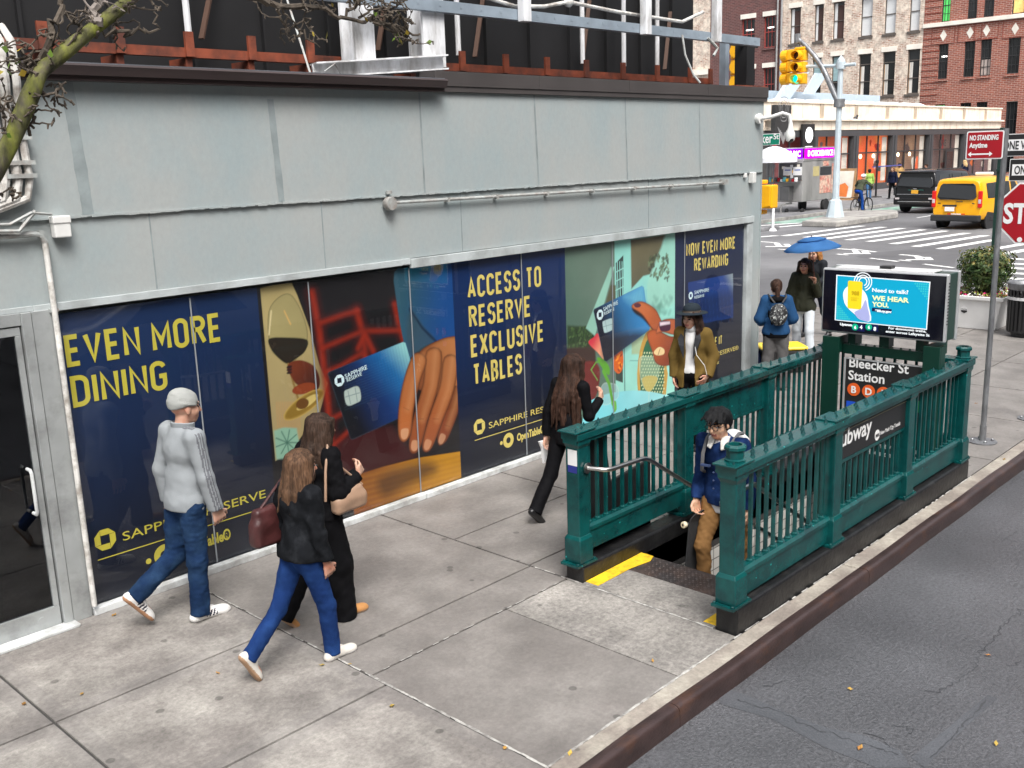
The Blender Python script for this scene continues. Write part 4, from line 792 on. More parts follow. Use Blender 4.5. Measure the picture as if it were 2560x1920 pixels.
# tag and scrapes on the building side front post
mb = MB(); mb.box(5.8015, 5.8035, 4.868, 4.962, .985, 1.115); D = obj('info_plate', mb, m_wht, LR)
mb = MB(); mb.box(5.8005, 5.8014, 4.868, 4.962, .925, .984); obj('blue_plate', mb, M('sign_blue', (.02, .03, .22), .5), LR)
for i, (a, b, c) in enumerate(((4.945, 1.05, .02), (4.915, 1.05, .012))): pass
# steel handrails
def hrail(pts, par, r=.019):
    mb = MB(); mb.tube(pts, r, 12); H = obj('handrail', mb, m_sst, par, smooth=True); return H
HR = hrail([(5.90, 4.84, .955), (5.93, 4.76, .955), (5.96, 4.71, .95), (6.02, 4.69, .945), (6.40, 4.68, .935), (6.46, 4.68, .925), (6.52, 4.68, .90), (10.2, 4.68, -1.44)], STW)
mb = MB(); mb.lathe((5.90, 4.845, .955), [(.045, -.012), (.045, 0), (.03, .012)], 16, 1); obj('flange', mb, m_sst, HR)
HR2 = hrail([(5.93, 3.58, .86), (6.0, 3.66, .86), (6.08, 3.72, .86), (6.55, 3.76, .86), (6.62, 3.76, .85), (6.70, 3.76, .80), (10.2, 3.76, -1.46)], STW)
hrail([(6.60, 3.76, .50), (6.70, 3.76, .47), (10.2, 3.76, -1.75)], STW, .016); 
mb = MB()
for x in (7.6, 9.2): z = .80-(x-6.7)*.645; mb.tube([(x, 3.76, z), (x, 3.70, z-.06), (x, 3.59, z-.06)], .009, 6)
pieces('rail_bracket', mb, m_sst, STW)
# end railing across the far end
ER = thing('subway_railing', 'short green railing closing the far end of the stairwell under the screen', 'railing', (10.27, 4.2, .15), 'green subway railings')
mb = MB(); mb.box(10.19, 10.36, 3.575, 4.845, 1.20, 1.262); obj('cap_rail', mb, m_grn, ER, bevel=.004); mb = MB(); mb.box(10.24, 10.31, 3.575, 4.845, .21, .45); obj('bottom_rail', mb, m_grn, ER, bevel=.004)
for k in range(11): mb = MB(); yy = 3.63+k*.115; mb.box(10.26, 10.285, yy-.0125, yy+.0125, .45, 1.20); obj('baluster', mb, m_grn, ER)
# ---- sign portal with the screen
PT = thing('subway_portal', 'dark green sign frame over the stairs with the cyan screen and the black station sign', 'sign frame', (9.7, 4.1, 0))
for y0, y1 in ((4.52, 4.70), (3.50, 3.66)):
    mb = MB(); mb.box(9.60, 9.63, y0, y1, -.9, 1.48); mb.box(9.631, 10.15, (y0 if y0 > 4 else y1-.03), (y0+.03 if y0 > 4 else y1), 1.32, 1.48); mb.box(9.631, 9.75, (y1-.03 if y0 > 4 else y0), (y1 if y0 > 4 else y0+.03), -.9, 1.48)
    obj('upright', mb, m_dgr, PT, bevel=.004)
mb = MB(); mb.box(9.69, 9.80, 3.661, 4.519, 1.30, 1.40); obj('cross_beam', mb, m_dgr, PT, bevel=.004)
mb = MB()
for k in range(9): mb.lathe((9.71, 3.74+k*.09, 1.40), [(.014, 0), (.010, .012), (.0, .02)], 6)
pieces('bolt', mb, m_dgr, PT)
mb = MB(); mb.box(9.72, 9.84, 4.05, 4.15, 1.40, 1.6); mb.box(9.72, 9.84, 4.40, 4.48, 1.40, 1.55); mb.box(9.72, 9.84, 3.70, 3.78, 1.40, 1.55); pieces('bracket', mb, m_dgr, PT)
XS = 9.60
mb = MB(); mb.box(XS, XS+.055, 3.46, 4.725, 1.525, 2.185); SCN = obj('screen_case', mb, m_sil, PT, bevel=.018, seg=3)
mb = MB(); mb.box(XS-.004, XS-.0005, 3.48, 4.705, 1.545, 2.165); BZ = obj('screen_glass', mb, m_blkg, SCN)
mb = MB(); mb.box(XS+.056, XS+.28, 3.475, 4.71, 1.53, 2.178); obj('screen_body', mb, m_dgr, PT, bevel=.01)
mb = MB(); mb.box(XS+.281, XS+.32, 3.46, 4.725, 1.515, 2.19); obj('rear_case', mb, m_sil, PT, bevel=.012, seg=3); mb = MB(); mb.box(XS+.02, XS+.27, 3.62, 4.6, 2.182, 2.196); obj('top_cover', mb, M('light_grey_cover', (.6, .6, .6), .5), PT, bevel=.004)
mb = MB(); mb.box(XS+.06, XS+.16, 4.04, 4.16, 2.197, 2.225); obj('sensor', mb, m_sblk, PT, bevel=.006)
mb = MB()
for z in np.arange(1.7, 2.1, .03): mb.box(XS+.01, XS+.045, 3.457, 3.4595, z, z+.012)
pieces('vent_slot', mb, m_sblk, SCN)
YR = (0, -1, 0)
def em(name, c, e=1.): return M(name, c, .5, var=0., emit=e, spec=.1)
e_cy = em('screen_cyan', (.004, .25, .40), .45); e_wh = em('screen_white', (.62, .66, .68), .4); e_ye = em('screen_yellow', (.62, .48, .015), .4); e_nv = em('screen_navy', (.006, .008, .05), .4); e_gr = em('screen_green', (.0, .30, .16), .4); e_lv = em('screen_lavender', (.28, .30, .52), .4); e_tl = em('screen_teal', (.03, .36, .38), .5)
def sq(P, d, mat, name, par=BZ, k=4): 
    mb = MB(); xx = XS-.004-d; mb.poly([(xx, *PX(1800+p[0]*760/2174, 540+p[1]*580/1659, xx)[1:]) for p in P]); return obj(name, mb, mat, par, fixn=False)
sq([(832, 420), (1505, 470), (1480, 815), (820, 745)], .001, e_wh, 'screen_image'); sq([(840, 427), (1497, 477), (1473, 806), (828, 740)], .002, e_cy, 'screen_image')
for k in range(9):                                    # halftone corners of the advert
    for j in range(7):
        if k-j*1.1 > 1: sq([(1360+k*16-j*2, 476+j*17+k), (1370+k*16-j*2, 477+j*17+k), (1368+k*16-j*2, 488+j*17+k), (1358+k*16-j*2, 487+j*17+k)], .003, e_tl, 'halftone')
        if j*1.0+2 > k: sq([(836+k*12, 640+j*14+k), (845+k*12, 641+j*14+k), (844+k*12, 651+j*14+k), (835+k*12, 650+j*14+k)], .003, e_tl, 'halftone')
sq(smooth([(880, 560), (895, 520), (930, 500), (1010, 520), (1050, 570), (1062, 640), (1080, 750), (1000, 740), (960, 700), (915, 660), (890, 620)], 3), .004, e_wh, 'screen_hand'); sq(smooth([(960, 690), (1010, 660), (1040, 600), (1055, 650), (1070, 748), (1000, 738)], 3), .005, e_lv, 'screen_hand')
sq([(922, 462), (1012, 470), (1020, 480), (1010, 660), (1000, 668), (918, 660), (912, 650), (915, 470)], .006, e_ye, 'screen_phone')
M('screen_brown', (.25, .17, .0), .5, var=0, emit=.8)
def st(body, px, py, h, mat, bold=.0, d=.006, par=BZ, w=None, name='lettering'):
    xx = XS-.004-d; q = PX(1800+px*760/2174, 540+py*580/1659, xx); t = text(body, h, (xx, q[1], q[2]), (0, -1, -.0), ZU, mat, par, bold=bold, lift=.001, depth=.0006)
    if w:
        off = wl(par)[1]; ys = [v.co.y+off for v in t.data.vertices]; a = max(ys); b = min(ys)
        for v in t.data.vertices: v.co.y = q[1]+(v.co.y+off-a)*w/(a-b)-off
    return t
st('988', 940, 563, .055, MATS['screen_brown'], .002, .007); st('SUICIDE &', 936, 588, .018, MATS['screen_brown'], 0, .007); st('CRISIS', 938, 604, .022, MATS['screen_brown'], 0, .007)
st('Need to talk?', 1088, 541, .052, e_wh, .0015, w=.36); st('WE HEAR', 1086, 600, .064, em('screen_cream', (.62, .66, .34), .4), .0025, w=.37); st('YOU.', 1086, 645, .064, MATS['screen_cream'], .0025, w=.17)
sq([(1088, 656), (1228, 667), (1227, 693), (1086, 680)], .005, e_nv, 'screen_image'); st('988.ny.gov', 1108, 683, .03, e_wh, .002, w=.17)
for r0 in (.035, .06, .085):
    q = PX(1800+1022*760/2174, 540+470*580/1659, XS-.01); mb = MB()
    for i in range(18):
        a, b = R(-70+i*14), R(-70+i*14+14); mb.quad(*[(XS-.0095, q[1]-rr*math.cos(t), q[2]+rr*math.sin(t)) for rr, t in ((r0, a), (r0+.010, a), (r0+.010, b), (r0, b))])
    obj('screen_ring', mb, e_wh, BZ, fixn=False)
st('Uptown', 858, 780, .034, e_wh, .002, w=.13)
for px in (942, 1040):
    sq([(px, 768), (px+92, 778), (px+91, 828), (px-1, 816)], .002, e_nv, 'screen_image'); q = PX(1800+(px+26)*760/2174, 540+793*580/1659, XS); mb = MB(); mb.lathe((XS-.008, q[1], q[2]), [(.034, 0), (.034, .001)], 18, 0); obj('route_disc', mb, e_gr, BZ); st('6', px+17, 806, .045, e_wh, .002, .0085)
st('4', 1000, 806, .05, e_wh, .003); st('8', 1098, 818, .05, e_wh, .003)
st('For downtown trains,', 1205, 808, .034, e_wh, .001, w=.37); st('enter across Lafayette St', 1185, 832, .034, e_wh, .001, w=.43)
# station sign hanging in the frame
mb = MB(); mb.box(9.645, 9.665, 3.665, 4.455, .05, 1.27); SG = obj('station_sign', mb, m_sblk, PT); mb = MB(); mb.box(9.640, 9.644, 3.665, 4.455, 1.258, 1.272); mb.box(9.640, 9.644, 4.457, 4.475, -.1, 1.272); pieces('sign_edge', mb, m_sil, SG)
def sg(body, y, z, h, mat=None, bold=.0025, par=SG): return text(body, h, (9.644, y, z), YR, ZU, mat or m_wht, par, bold=bold)
t = sg('Bleecker St', 4.425, 1.178, .138); off = wl(SG)[1]
for v in t.data.vertices: v.co.y = 4.425-(4.425-(v.co.y+off))*.975-off
t = sg('Station', 4.425, 1.045, .138)
m_or = M('route_orange', (.72, .11, .015), .5, var=.0); m_rg = M('route_green', (.01, .28, .07), .5, var=0.); m_rb = M('route_blue', (.01, .08, .55), .5, var=0.)
for k, (ch, m, y, z) in enumerate((('B', m_or, 4.358, .945), ('D', m_or, 4.20, .945), ('F', m_or, 4.045, .945), ('M', m_or, 3.89, .945), ('6', m_rg, 3.72, .86))):
    mb = MB(); mb.lathe((9.639, y, z), [(.068, 0), (.068, .004)], 24, 0); D = obj('route_disc', mb, m, SG); text(ch, .10, (9.638, y, z-.035), YR, ZU, m_wht, SG, bold=.003, align='CENTER')
mb = MB(); mb.box(9.640, 9.644, 4.30, 4.43, .74, .815); obj('access_plate', mb, m_rb, SG)
for k, s_ in enumerate(('Uptown only', 'Downtown entrance', 'Houston St & Laf')): sg(s_, 4.20, .46-k*.085, .075, bold=.002)
# dark board leaning against the far side of the building-side railing
m_bag = M('black_board_sheet', (.012, .012, .013), .6, var=.3, scale=9., bump=.4, bscale=12.)
mb = MB(); mb.prism([(6.0, 5.03, .03), (7.02, 5.03, .03), (7.02, 5.03, .72), (6.45, 5.03, .66), (6.36, 5.03, 1.12), (6.12, 5.03, 1.14), (6.02, 5.03, 1.10)], (0, .03, 0))
tag(obj('folded_board', mb, m_bag, None, bevel=.006), 'black folded board propped behind the green building-side railing', 'board')
# ================================================================== SIGNS, PLANTER, BIN ON THE NEAR PAVEMENT
m_galv = M('galvanised_pole', (.25, .26, .27), .45, metal=.45, var=.2, scale=9., col2=(.14, .14, .15), c2amt=.35, c2scale=7., stretch=(1, 1, .4))
m_red = M('sign_red', (.36, .003, .012), .42, var=.05); m_ugr = M('dark_green_channel', (.010, .04, .03), .45, var=.2, scale=12.)
m_sw = M('sign_sheet_white', (.82, .82, .82), .45, var=.03)
def plate(x, y0, y1, z0, z1, mat, par, name, th=.004, rad=.02, n=5):      # rounded plate facing the camera side (-x)
    P = []
    for cy, cz, a0 in ((y1-rad, z1-rad, 0), (y0+rad, z1-rad, 90), (y0+rad, z0+rad, 180), (y1-rad, z0+rad, 270)):
        P += [(x, cy+rad*math.cos(R(a0+90*i/n)), cz+rad*math.sin(R(a0+90*i/n))) for i in range(n+1)]
    mb = MB(); mb.prism(P, (th, 0, 0)); return obj(name, mb, mat, par)
def stx(body, x, y, z, h, mat, par, bold=0., w=None):
    t = text(body, h, (x, y, z), YR, ZU, mat, par, bold=bold)
    if w:
        off = wl(par)[1]; ys = [v.co.y+off for v in t.data.vertices]; a, b = max(ys), min(ys)
        for v in t.data.vertices: v.co.y = y+(v.co.y+off-a)*w/(a-b)-off
    return t
def footplate(x, y, par, r=.16):
    mb = MB(); mb.lathe((x, y, 0), [(r, .001), (r, .014), (.06, .022)], 20)
    for k in range(4): mb.lathe((x+.11*math.cos(k*1.57+.6), y+.11*math.sin(k*1.57+.6), .014), [(.018, 0), (.018, .02), (.008, .03)], 6)
    return obj('base_plate', mb, m_galv, par)
T = thing('sign_post', 'grey pole carrying the red No Standing Anytime sign', 'street sign', (11.75, 3.74, 0))
mb = MB(); mb.tube([(11.75, 3.74, .0), (11.75, 3.735, 3.52)], .031, 12); obj('pole', mb, m_galv, T, smooth=True); mb = MB(); mb.tube([(11.75, 3.74, .015), (11.75, 3.74, .20)], .038, 12); obj('sleeve', mb, m_galv, T, smooth=True); footplate(11.75, 3.74, T)
S = plate(11.700, 3.735, 4.125, 3.20, 3.502, m_sw, T, 'sign', rad=.02); S2 = plate(11.697, 3.748, 4.112, 3.213, 3.489, m_red, S, 'sign_face', .0025, .014)
stx('NO STANDING', 11.696, 4.09, 3.405, .075, m_sw, S, .0025, .30); stx('Anytime', 11.696, 4.09, 3.325, .075, m_sw, S, .0025, .19)
mb = MB(); mb.add([(11.6955, y, z) for y, z in ((4.10, 3.255), (4.065, 3.283), (4.065, 3.263), (3.875, 3.263), (3.875, 3.283), (3.84, 3.255), (3.875, 3.227), (3.875, 3.247), (4.065, 3.247), (4.065, 3.227))], [tuple(range(10))]); obj('arrow', mb, m_sw, S, fixn=False)
mb = MB()
for y in np.linspace(3.77, 4.09, 5): mb.lathe((11.698, y, 3.478), [(.006, 0), (.006, .003)], 6, 0)
mb.box(11.703, 11.72, 3.72, 3.76, 3.3, 3.32); obj('rivets', mb, m_galv, S)
T = thing('sign_post', 'grey pole carrying the red Stop sign at the right edge', 'street sign', (13.1, 3.62, 0))
mb = MB(); mb.tube([(13.1, 3.62, 0), (13.1, 3.66, 2.95)], .030, 12); obj('pole', mb, m_galv, T, smooth=True); mb = MB(); mb.tube([(13.1, 3.62, .015), (13.1, 3.62, .25)], .038, 12); obj('sleeve', mb, m_galv, T, smooth=True); footplate(13.1, 3.62, T, .15)
def octa(x, cy, cz, r, mat, par, name, th): 
    mb = MB(); mb.prism([(x, cy+r/math.cos(R(22.5))*math.cos(R(22.5+45*k)), cz+r/math.cos(R(22.5))*math.sin(R(22.5+45*k))) for k in range(8)], (th, 0, 0)); return obj(name, mb, mat, par)
S = octa(13.05, 3.80, 2.53, .365, m_sw, T, 'sign', .004); octa(13.047, 3.80, 2.53, .345, m_red, S, 'sign_face', .0025); stx('STOP', 13.046, 4.105, 2.415, .33, m_sw, S, .010, .61)
mb = MB(); mb.lathe((13.044, 3.90, 2.215), [(.03, 0), (.03, .003)], 12, 0); obj('sticker', mb, m_sw, S)
T = thing('sign_post', 'dark green perforated post holding two black One Way signs behind the planter', 'street sign', (19.9, 6.40, 0))
mb = MB(); mb.box(19.88, 19.89, 6.36, 6.43, 0, 3.62); mb.box(19.891, 19.92, 6.36, 6.37, 0, 3.62); mb.box(19.891, 19.92, 6.42, 6.43, 0, 3.62)
P = obj('channel_post', mb, m_ugr, T); mb = MB()
for z in np.arange(.3, 3.5, .1): mb.lathe((19.878, 6.395, z), [(.008, 0), (.008, .002)], 6, 0)
pieces('hole', mb, m_sblk, P)
for z0, z1, y1, tx in ((3.10, 3.50, 6.42, 3.25), (2.66, 3.055, 6.20, 2.79)):
    S = plate(19.84, y1-.92, y1, z0, z1, m_sw, T, 'sign', rad=.02); plate(19.836, y1-.91, y1-.012, z0+.012, z1-.012, m_sblk, S, 'sign_face', .003, .015)
    mb = MB(); zc = (z0+z1)/2; mb.prism([(19.832, y, zc+dz) for y, dz in ((y1-.05, .10), (y1-.66, .10), (y1-.66, .15), (y1-.86, 0), (y1-.66, -.15), (y1-.66, -.10), (y1-.05, -.10))], (.003, 0, 0)); obj('arrow', mb, m_sw, S); stx('ONE WAY', 19.831, y1-.09, zc-.075, .21, m_sblk, S, .004, .60)
    mb = MB(); mb.box(19.843, 19.879, 6.36, 6.43, zc-.02, zc+.02); obj('clip', mb, m_ugr, S)
# planter with clipped shrub and flowers
m_plw = M('planter_white', (.74, .74, .73), .5, var=.06, scale=3., bump=.1, bscale=30.)
T = thing('planter', 'square white planter box with flared sides on the pavement corner', 'planter', (19.4, 6.32, 0))
cx, cy = 19.44, 6.36
mb = MB(); rings = []
for w, z in ((.36, .002), (.47, .55), (.52, .56), (.53, .63), (.47, .63), (.45, .56)): rings.append([(cx-w, cy-w, z), (cx+w, cy-w, z), (cx+w, cy+w, z), (cx-w, cy+w, z)])
mb.loft(rings); obj('box', mb, m_plw, T, bevel=.012)
mb = MB(); mb.box(cx-.44, cx+.44, cy-.44, cy+.44, .585, .60); obj('soil', mb, M('soil', (.03, .02, .014), .9, var=.3, scale=20.), T)
mb = MB(); xx = cx-.412; mb.poly([(xx-.002+.2*0, cy+.18+.07*math.cos(R(30+60*k)), .36+.08*math.sin(R(30+60*k))) for k in range(6)]); mb.v = [(cx-.36-.11*(z-.002)/.55-.004, y, z) for x, y, z in mb.v]
B = obj('emblem', mb, m_sw, T, fixn=False); mb = MB(); mb.poly([(cx-.36-.11*(z-.002)/.55-.006, y, z) for y, z in ((cy+.235, .35), (cy+.125, .35), (cy+.125, .32), (cy+.18, .29), (cy+.235, .32))]); obj('emblem_bar', mb, m_sblk, B, fixn=False)
text('NOHO', .035, (cx-.436, cy+.235, .365), YR, ZU, m_sblk, B, bold=.002)
m_lf = M('shrub_leaf', (.020, .060, .012), .6, var=.45, scale=14., col2=(.085, .10, .02), c2amt=.35, c2scale=6.); m_lf2 = M('shrub_tip', (.12, .13, .025), .6, var=.4, scale=12., col2=(.2, .12, .03), c2amt=.3, c2scale=7.); m_bark = M('bark_brown', (.06, .045, .03), .9, var=.3, scale=15.)
def leafball(c, r, n, size, mats, parent, name='foliage', hollow=.55, tipz=.5, seed=1, shape=None):
    g = np.random.default_rng(seed); mb = MB(); k = 0
    while k < n:
        d = g.normal(size=3); d /= np.linalg.norm(d); t = hollow+(1-hollow)*g.random()**.6
        bump = 1+.13*math.sin(d[0]*5+seed)*math.sin(d[1]*6+2)+.10*math.sin(d[2]*9+d[0]*7)
        if math.sin(d[0]*8+seed*3)*math.sin(d[1]*7+1)*math.sin(d[2]*9) > .42: k += .3; continue
        if shape: d = d/np.sum(np.abs(d)**shape)**(1/shape)
        p = np.array(c)+d*np.array(r)*t*bump; a = g.normal(size=3); a = a-a@d*d*.6; a /= np.linalg.norm(a); b = np.cross(a, d+g.normal(size=3)*.6); b /= np.linalg.norm(b)+1e-9; s = size*(.6+.8*g.random())
        mb.m = 1 if (d[2] > tipz-.4*g.random() and g.random() < .5 and t > .85) else 0
        mb.add([p-a*s, p+b*s*.45, p+a*s, p-b*s*.45], [(0, 1, 2, 3)]); k += 1
    return obj(name, mb, mats, parent, fixn=False)
T = thing('shrub', 'clipped round green box shrub growing in the white planter', 'shrub', (cx, cy, .6))
leafball((cx, cy, 1.07), (.44, .44, .39), 6500, .034, [m_lf, m_lf2], T, hollow=.2, tipz=.55, shape=3.4)
mb = MB()
for k in range(7): a = k*.9; mb.tube([(cx+.05*math.cos(a), cy+.05*math.sin(a), .59), (cx+.16*math.cos(a), cy+.16*math.sin(a), .8), (cx+.3*math.cos(a), cy+.3*math.sin(a), 1.05)], [.016, .012, .006], 5)
pieces('stem', mb, m_bark, T)
m_pk = M('petal_pink', (.62, .03, .16), .6, var=.25, scale=30.); m_wf = M('petal_white', (.7, .68, .62), .6, var=.1); m_yf = M('leaf_lime', (.22, .26, .04), .6, var=.3, scale=20.); m_of = M('petal_red', (.6, .07, .03), .6, var=.2)
fm = [m_pk, m_wf, m_yf, m_of]; mb = MB(); g = np.random.default_rng(3)
for k in range(620):
    x, y = g.uniform(-.47, .47, 2)
    if max(abs(x), abs(y)) < .26: continue
    mb.m = int(np.argmax([g.random()*w for w in (.9, .8, 1.5, .5)])); p = np.array([cx+x*1.06, cy+y*1.06, .60+.10*g.random()]); a = g.normal(size=3); a /= np.linalg.norm(a); b = np.cross(a, g.normal(size=3)); b /= np.linalg.norm(b); s = .022
    mb.add([p-a*s, p+b*s, p+a*s, p-b*s], [(0, 1, 2, 3)])
tag(obj('flowers', mb, fm, None, fixn=False), 'pink, white and red flowers with lime leaves round the foot of the shrub', 'flowers', kind='stuff')
T = thing('litter_bin', 'black slatted round litter bin with a grey rim at the right edge', 'litter bin', (18.8, 5.42, 0))
cx, cy = 18.85, 5.43
mb = MB(); mb.lathe((cx, cy, 0), [(.22, .0), (.22, .06), (.29, .08), (.29, .13), (.275, .135), (.265, .7)], 22); obj('liner', mb, m_sblk, T)
mb = MB()
for k in range(26):
    a = 2*math.pi*k/26; mb.beam((cx+.295*math.cos(a), cy+.295*math.sin(a), .10), (cx+.305*math.cos(a), cy+.305*math.sin(a), .83), .04, .012, (math.cos(a), math.sin(a), 0))
pieces('slat', mb, m_sblk, T)
mb = MB(); mb.lathe((cx, cy, .66), [(.318, 0), (.318, .05), (.30, .05), (.30, 0)], 26); obj('band', mb, M('bin_band', (.6, .6, .6), .5), T); mb = MB(); mb.lathe((cx, cy, .83), [(.30, 0), (.325, .05), (.345, .12), (.33, .135), (.26, .12), (.22, .03)], 28); obj('rim', mb, m_galv, T, smooth=True)
# signal pole hidden behind the corner of the grey wall
m_yel = M('signal_yellow', (.85, .42, .005), .45, var=.05, scale=6.)
PP = (19.0, 11.15)
T = thing('signal_pole', 'corner pole behind the grey wall with the green Bleecker St sign and yellow signal boxes', 'signal pole', (PP[0], PP[1], 0))
mb = MB(); mb.tube([(PP[0], PP[1], 0), (PP[0], PP[1], 5.6)], [.10, .07], 12); obj('pole', mb, m_galv, T, smooth=True)
zt = [PX(1900, v, 18.9)[2] for v in (462, 520, 531, 337, 363)]
mb = MB(); mb.box(18.72, 18.98, 10.38, 10.80, zt[1], zt[0]); mb.loft([[(18.70, y, z) for y, z in ((10.40, zt[1]+.02), (10.78, zt[1]+.02), (10.78, zt[0]-.02), (10.40, zt[0]-.02))], [(18.62, y, z) for y, z in ((10.36, zt[1]+.05), (10.6, zt[1]-.02), (10.7, zt[0]+.03), (10.36, zt[0]))]]); B = obj('walk_signal', mb, m_yel, T, bevel=.03, seg=3)
mb = MB(); mb.box(18.75, 18.95, 10.6, 11.1, zt[0]+.02, zt[0]+.10); mb.box(18.75, 18.95, 10.6, 11.1, zt[1]-.12, zt[1]-.03); pieces('bracket', mb, m_yel, T, bevel=.02)
zs0, zs1 = PX(1952, 362, 18.9)[2], PX(1952, 333, 18.9)[2]; ys0 = PX(1952, 345, 18.9)[1]
S = plate(18.86, ys0, ys0+1.5, zs0, zs1, m_sw, T, 'street_sign', rad=.02); plate(18.857, ys0+.012, ys0+1.488, zs0+.012, zs1-.012, M('sign_green', (.0, .21, .13), .45, var=.04), S, 'sign_face', .0025, .015)
stx('Bleecker', 18.856, ys0+.82, zs0+.045, .27, m_sw, S, .005, .66); stx('St', 18.856, ys0+.14, zs0+.115, .15, m_sw, S, .003, .12)
yb = PX(1850, 160, 18.9)[1]; mb = MB(); zb = PX(1850, 188, 18.9)[2]
for k in range(3): mb.box(18.8, 19.0, yb-.17, yb+.17, zb-.3+k*.31, zb-.3+k*.31+.30)
B = obj('signal_head', mb, m_yel, T, bevel=.02)
mb = MB()
for k in range(3): mb.lathe((18.70, yb, zb-.15+k*.31), [(.13, 0), (.13, .1)], 14, 0)
pieces('visor', mb, m_yel, B); mb = MB(); mb.beam((19, 11.15, 5.3), (19, yb, 5.3), .06, .06); obj('arm', mb, m_galv, T)
# flexible white post with its low rubber kerb
b = G(1932, 577, ZM)
T = thing('delineator_post', 'slim white flexible traffic post standing by the crosswalk', 'post', (b[0], b[1], ZM))
mb = MB(); mb.tube([(b[0], b[1], ZM+.05), (b[0], b[1], 1.45)], .055, 10); obj('post', mb, m_sw, T, smooth=True); mb = MB(); mb.lathe((b[0], b[1], ZM), [(.16, 0), (.14, .05), (.06, .12)], 12); obj('foot', mb, m_sw, T)
T = tag(obj('rubber_kerb', MB().loft([[(x, b[1]+.45+dy-.055*(x-36), z) for dy, z in ((-.12, ZM+.001), (-.10, .12), (.10, .12), (.12, ZM+.001))] for x in (36.2, 37, 39.2)]), m_fs, None, bevel=.03), 'low dark rubber kerb on the road by the white post', 'kerb stop')
# fallen leaves
m_leaf = M('fallen_leaf', (.30, .10, .025), .7, var=.5, scale=3., col2=(.35, .25, .05), c2amt=.4, c2scale=.9)
LV = [(980, 1767, 0), (710, 1543, 0), (875, 1663, 0), (205, 1737, 0), (60, 1762, 0), (1632, 1655, 0), (1425, 1886, 0), (1615, 1863, -.126), (2125, 1725, -.126), (2490, 1862, -.126), (1262, 1873, 0), (285, 1540, 0), (805, 1665, 0), (2510, 1150, 0), (2110, 1330, .002), (2470, 1640, -.126), (2150, 1872, -.126), (545, 1685, 0), (1460, 1320, 0), (2440, 1010, 0), (2500, 975, 0), (2330, 960, 0)]
for k, (px, py, z) in enumerate(LV):
    p = G(px, py, z); a = random.random()*6.28; s = .015+.012*random.random(); mb = MB(); c, d = math.cos(a), math.sin(a)
    mb.add([(p[0]+s*(u*c-v*d), p[1]+s*(u*d+v*c), z+h) for u, v, h in ((-1, 0, .006), (-.3, .55, .016), (.4, .45, .010), (1.1, 0, .018), (.4, -.5, .007), (-.3, -.5, .013), (0, 0, .009))], [(6, i, (i+1) % 6) for i in range(6)])
    tag(obj('fallen_leaf', mb, m_leaf, None, fixn=False), 'small orange brown leaf lying flat on the ground', 'leaf', 'fallen leaves on the pavement and road')
# ================================================================== BUILDINGS ACROSS THE CROSSING
def brickmat(name, ax, c1, c2, mortar, w=.22, h=.075, ms=.012, patch=None, pamt=.4, psc=.5, fine=.25):
    m = tilemat(name, ax, w, c1, mortar, off=.5, var=.0, ms=ms, h=h, rough=.85); nt = m.node_tree; N = nt.nodes.new; L = nt.links.new; b = nt.nodes['Principled BSDF']; br = [n for n in nt.nodes if n.type == 'TEX_BRICK'][0]
    br.inputs['Color1'].default_value = (*c1, 1); br.inputs['Color2'].default_value = (*c2, 1); src = br.outputs[0]
    tc = [n for n in nt.nodes if n.type == 'TEX_COORD'][0]
    def noise(sc, lo, hi):
        n = N('ShaderNodeTexNoise'); n.inputs['Scale'].default_value = sc; n.inputs['Detail'].default_value = 8; n.inputs['Roughness'].default_value = .7; L(tc.outputs['Object'], n.inputs[0]); r = N('ShaderNodeMapRange'); L(n.outputs[0], r.inputs[0]); r.inputs[1].default_value = lo; r.inputs[2].default_value = hi; return r
    if patch:
        r = noise(psc, .62-pamt*.35, .72-pamt*.25); mx = N('ShaderNodeMix'); mx.data_type = 'RGBA'; L(r.outputs[0], mx.inputs[0]); L(src, mx.inputs[6]); mx.inputs[7].default_value = (*patch, 1); src = mx.outputs[2]
    r = noise(2.2, .3, .7); r.inputs[3].default_value = 1-fine; r.inputs[4].default_value = 1+fine; mx = N('ShaderNodeMix'); mx.data_type = 'RGBA'; mx.blend_type = 'MULTIPLY'; mx.inputs[0].default_value = 1; L(src, mx.inputs[6]); L(r.outputs[0], mx.inputs[7]); L(mx.outputs[2], b.inputs['Base Color'])
    return m
m_tan = brickmat('pale_brick', (1, 2), (.50, .37, .29), (.30, .15, .10), (.64, .57, .50), w=.5, h=.17, ms=.03, patch=(.66, .58, .49), pamt=.55, psc=.8, fine=.4)
m_rb = brickmat('red_brick', (1, 2), (.33, .095, .06), (.22, .06, .042), (.42, .30, .25), w=.5, h=.17, ms=.022, fine=.2)
m_db = brickmat('dark_brick', (1, 2), (.15, .055, .05), (.09, .04, .04), (.19, .12, .11), w=.5, h=.17, ms=.022, fine=.2)
m_lst = M('limestone', (.80, .76, .68), .8, var=.1, scale=1.); m_wfr = M('window_frame_dark', (.03, .03, .032), .5); m_wred = M('window_frame_red', (.35, .06, .05), .5); m_wfb = M('window_frame_brown', (.10, .085, .075), .6)
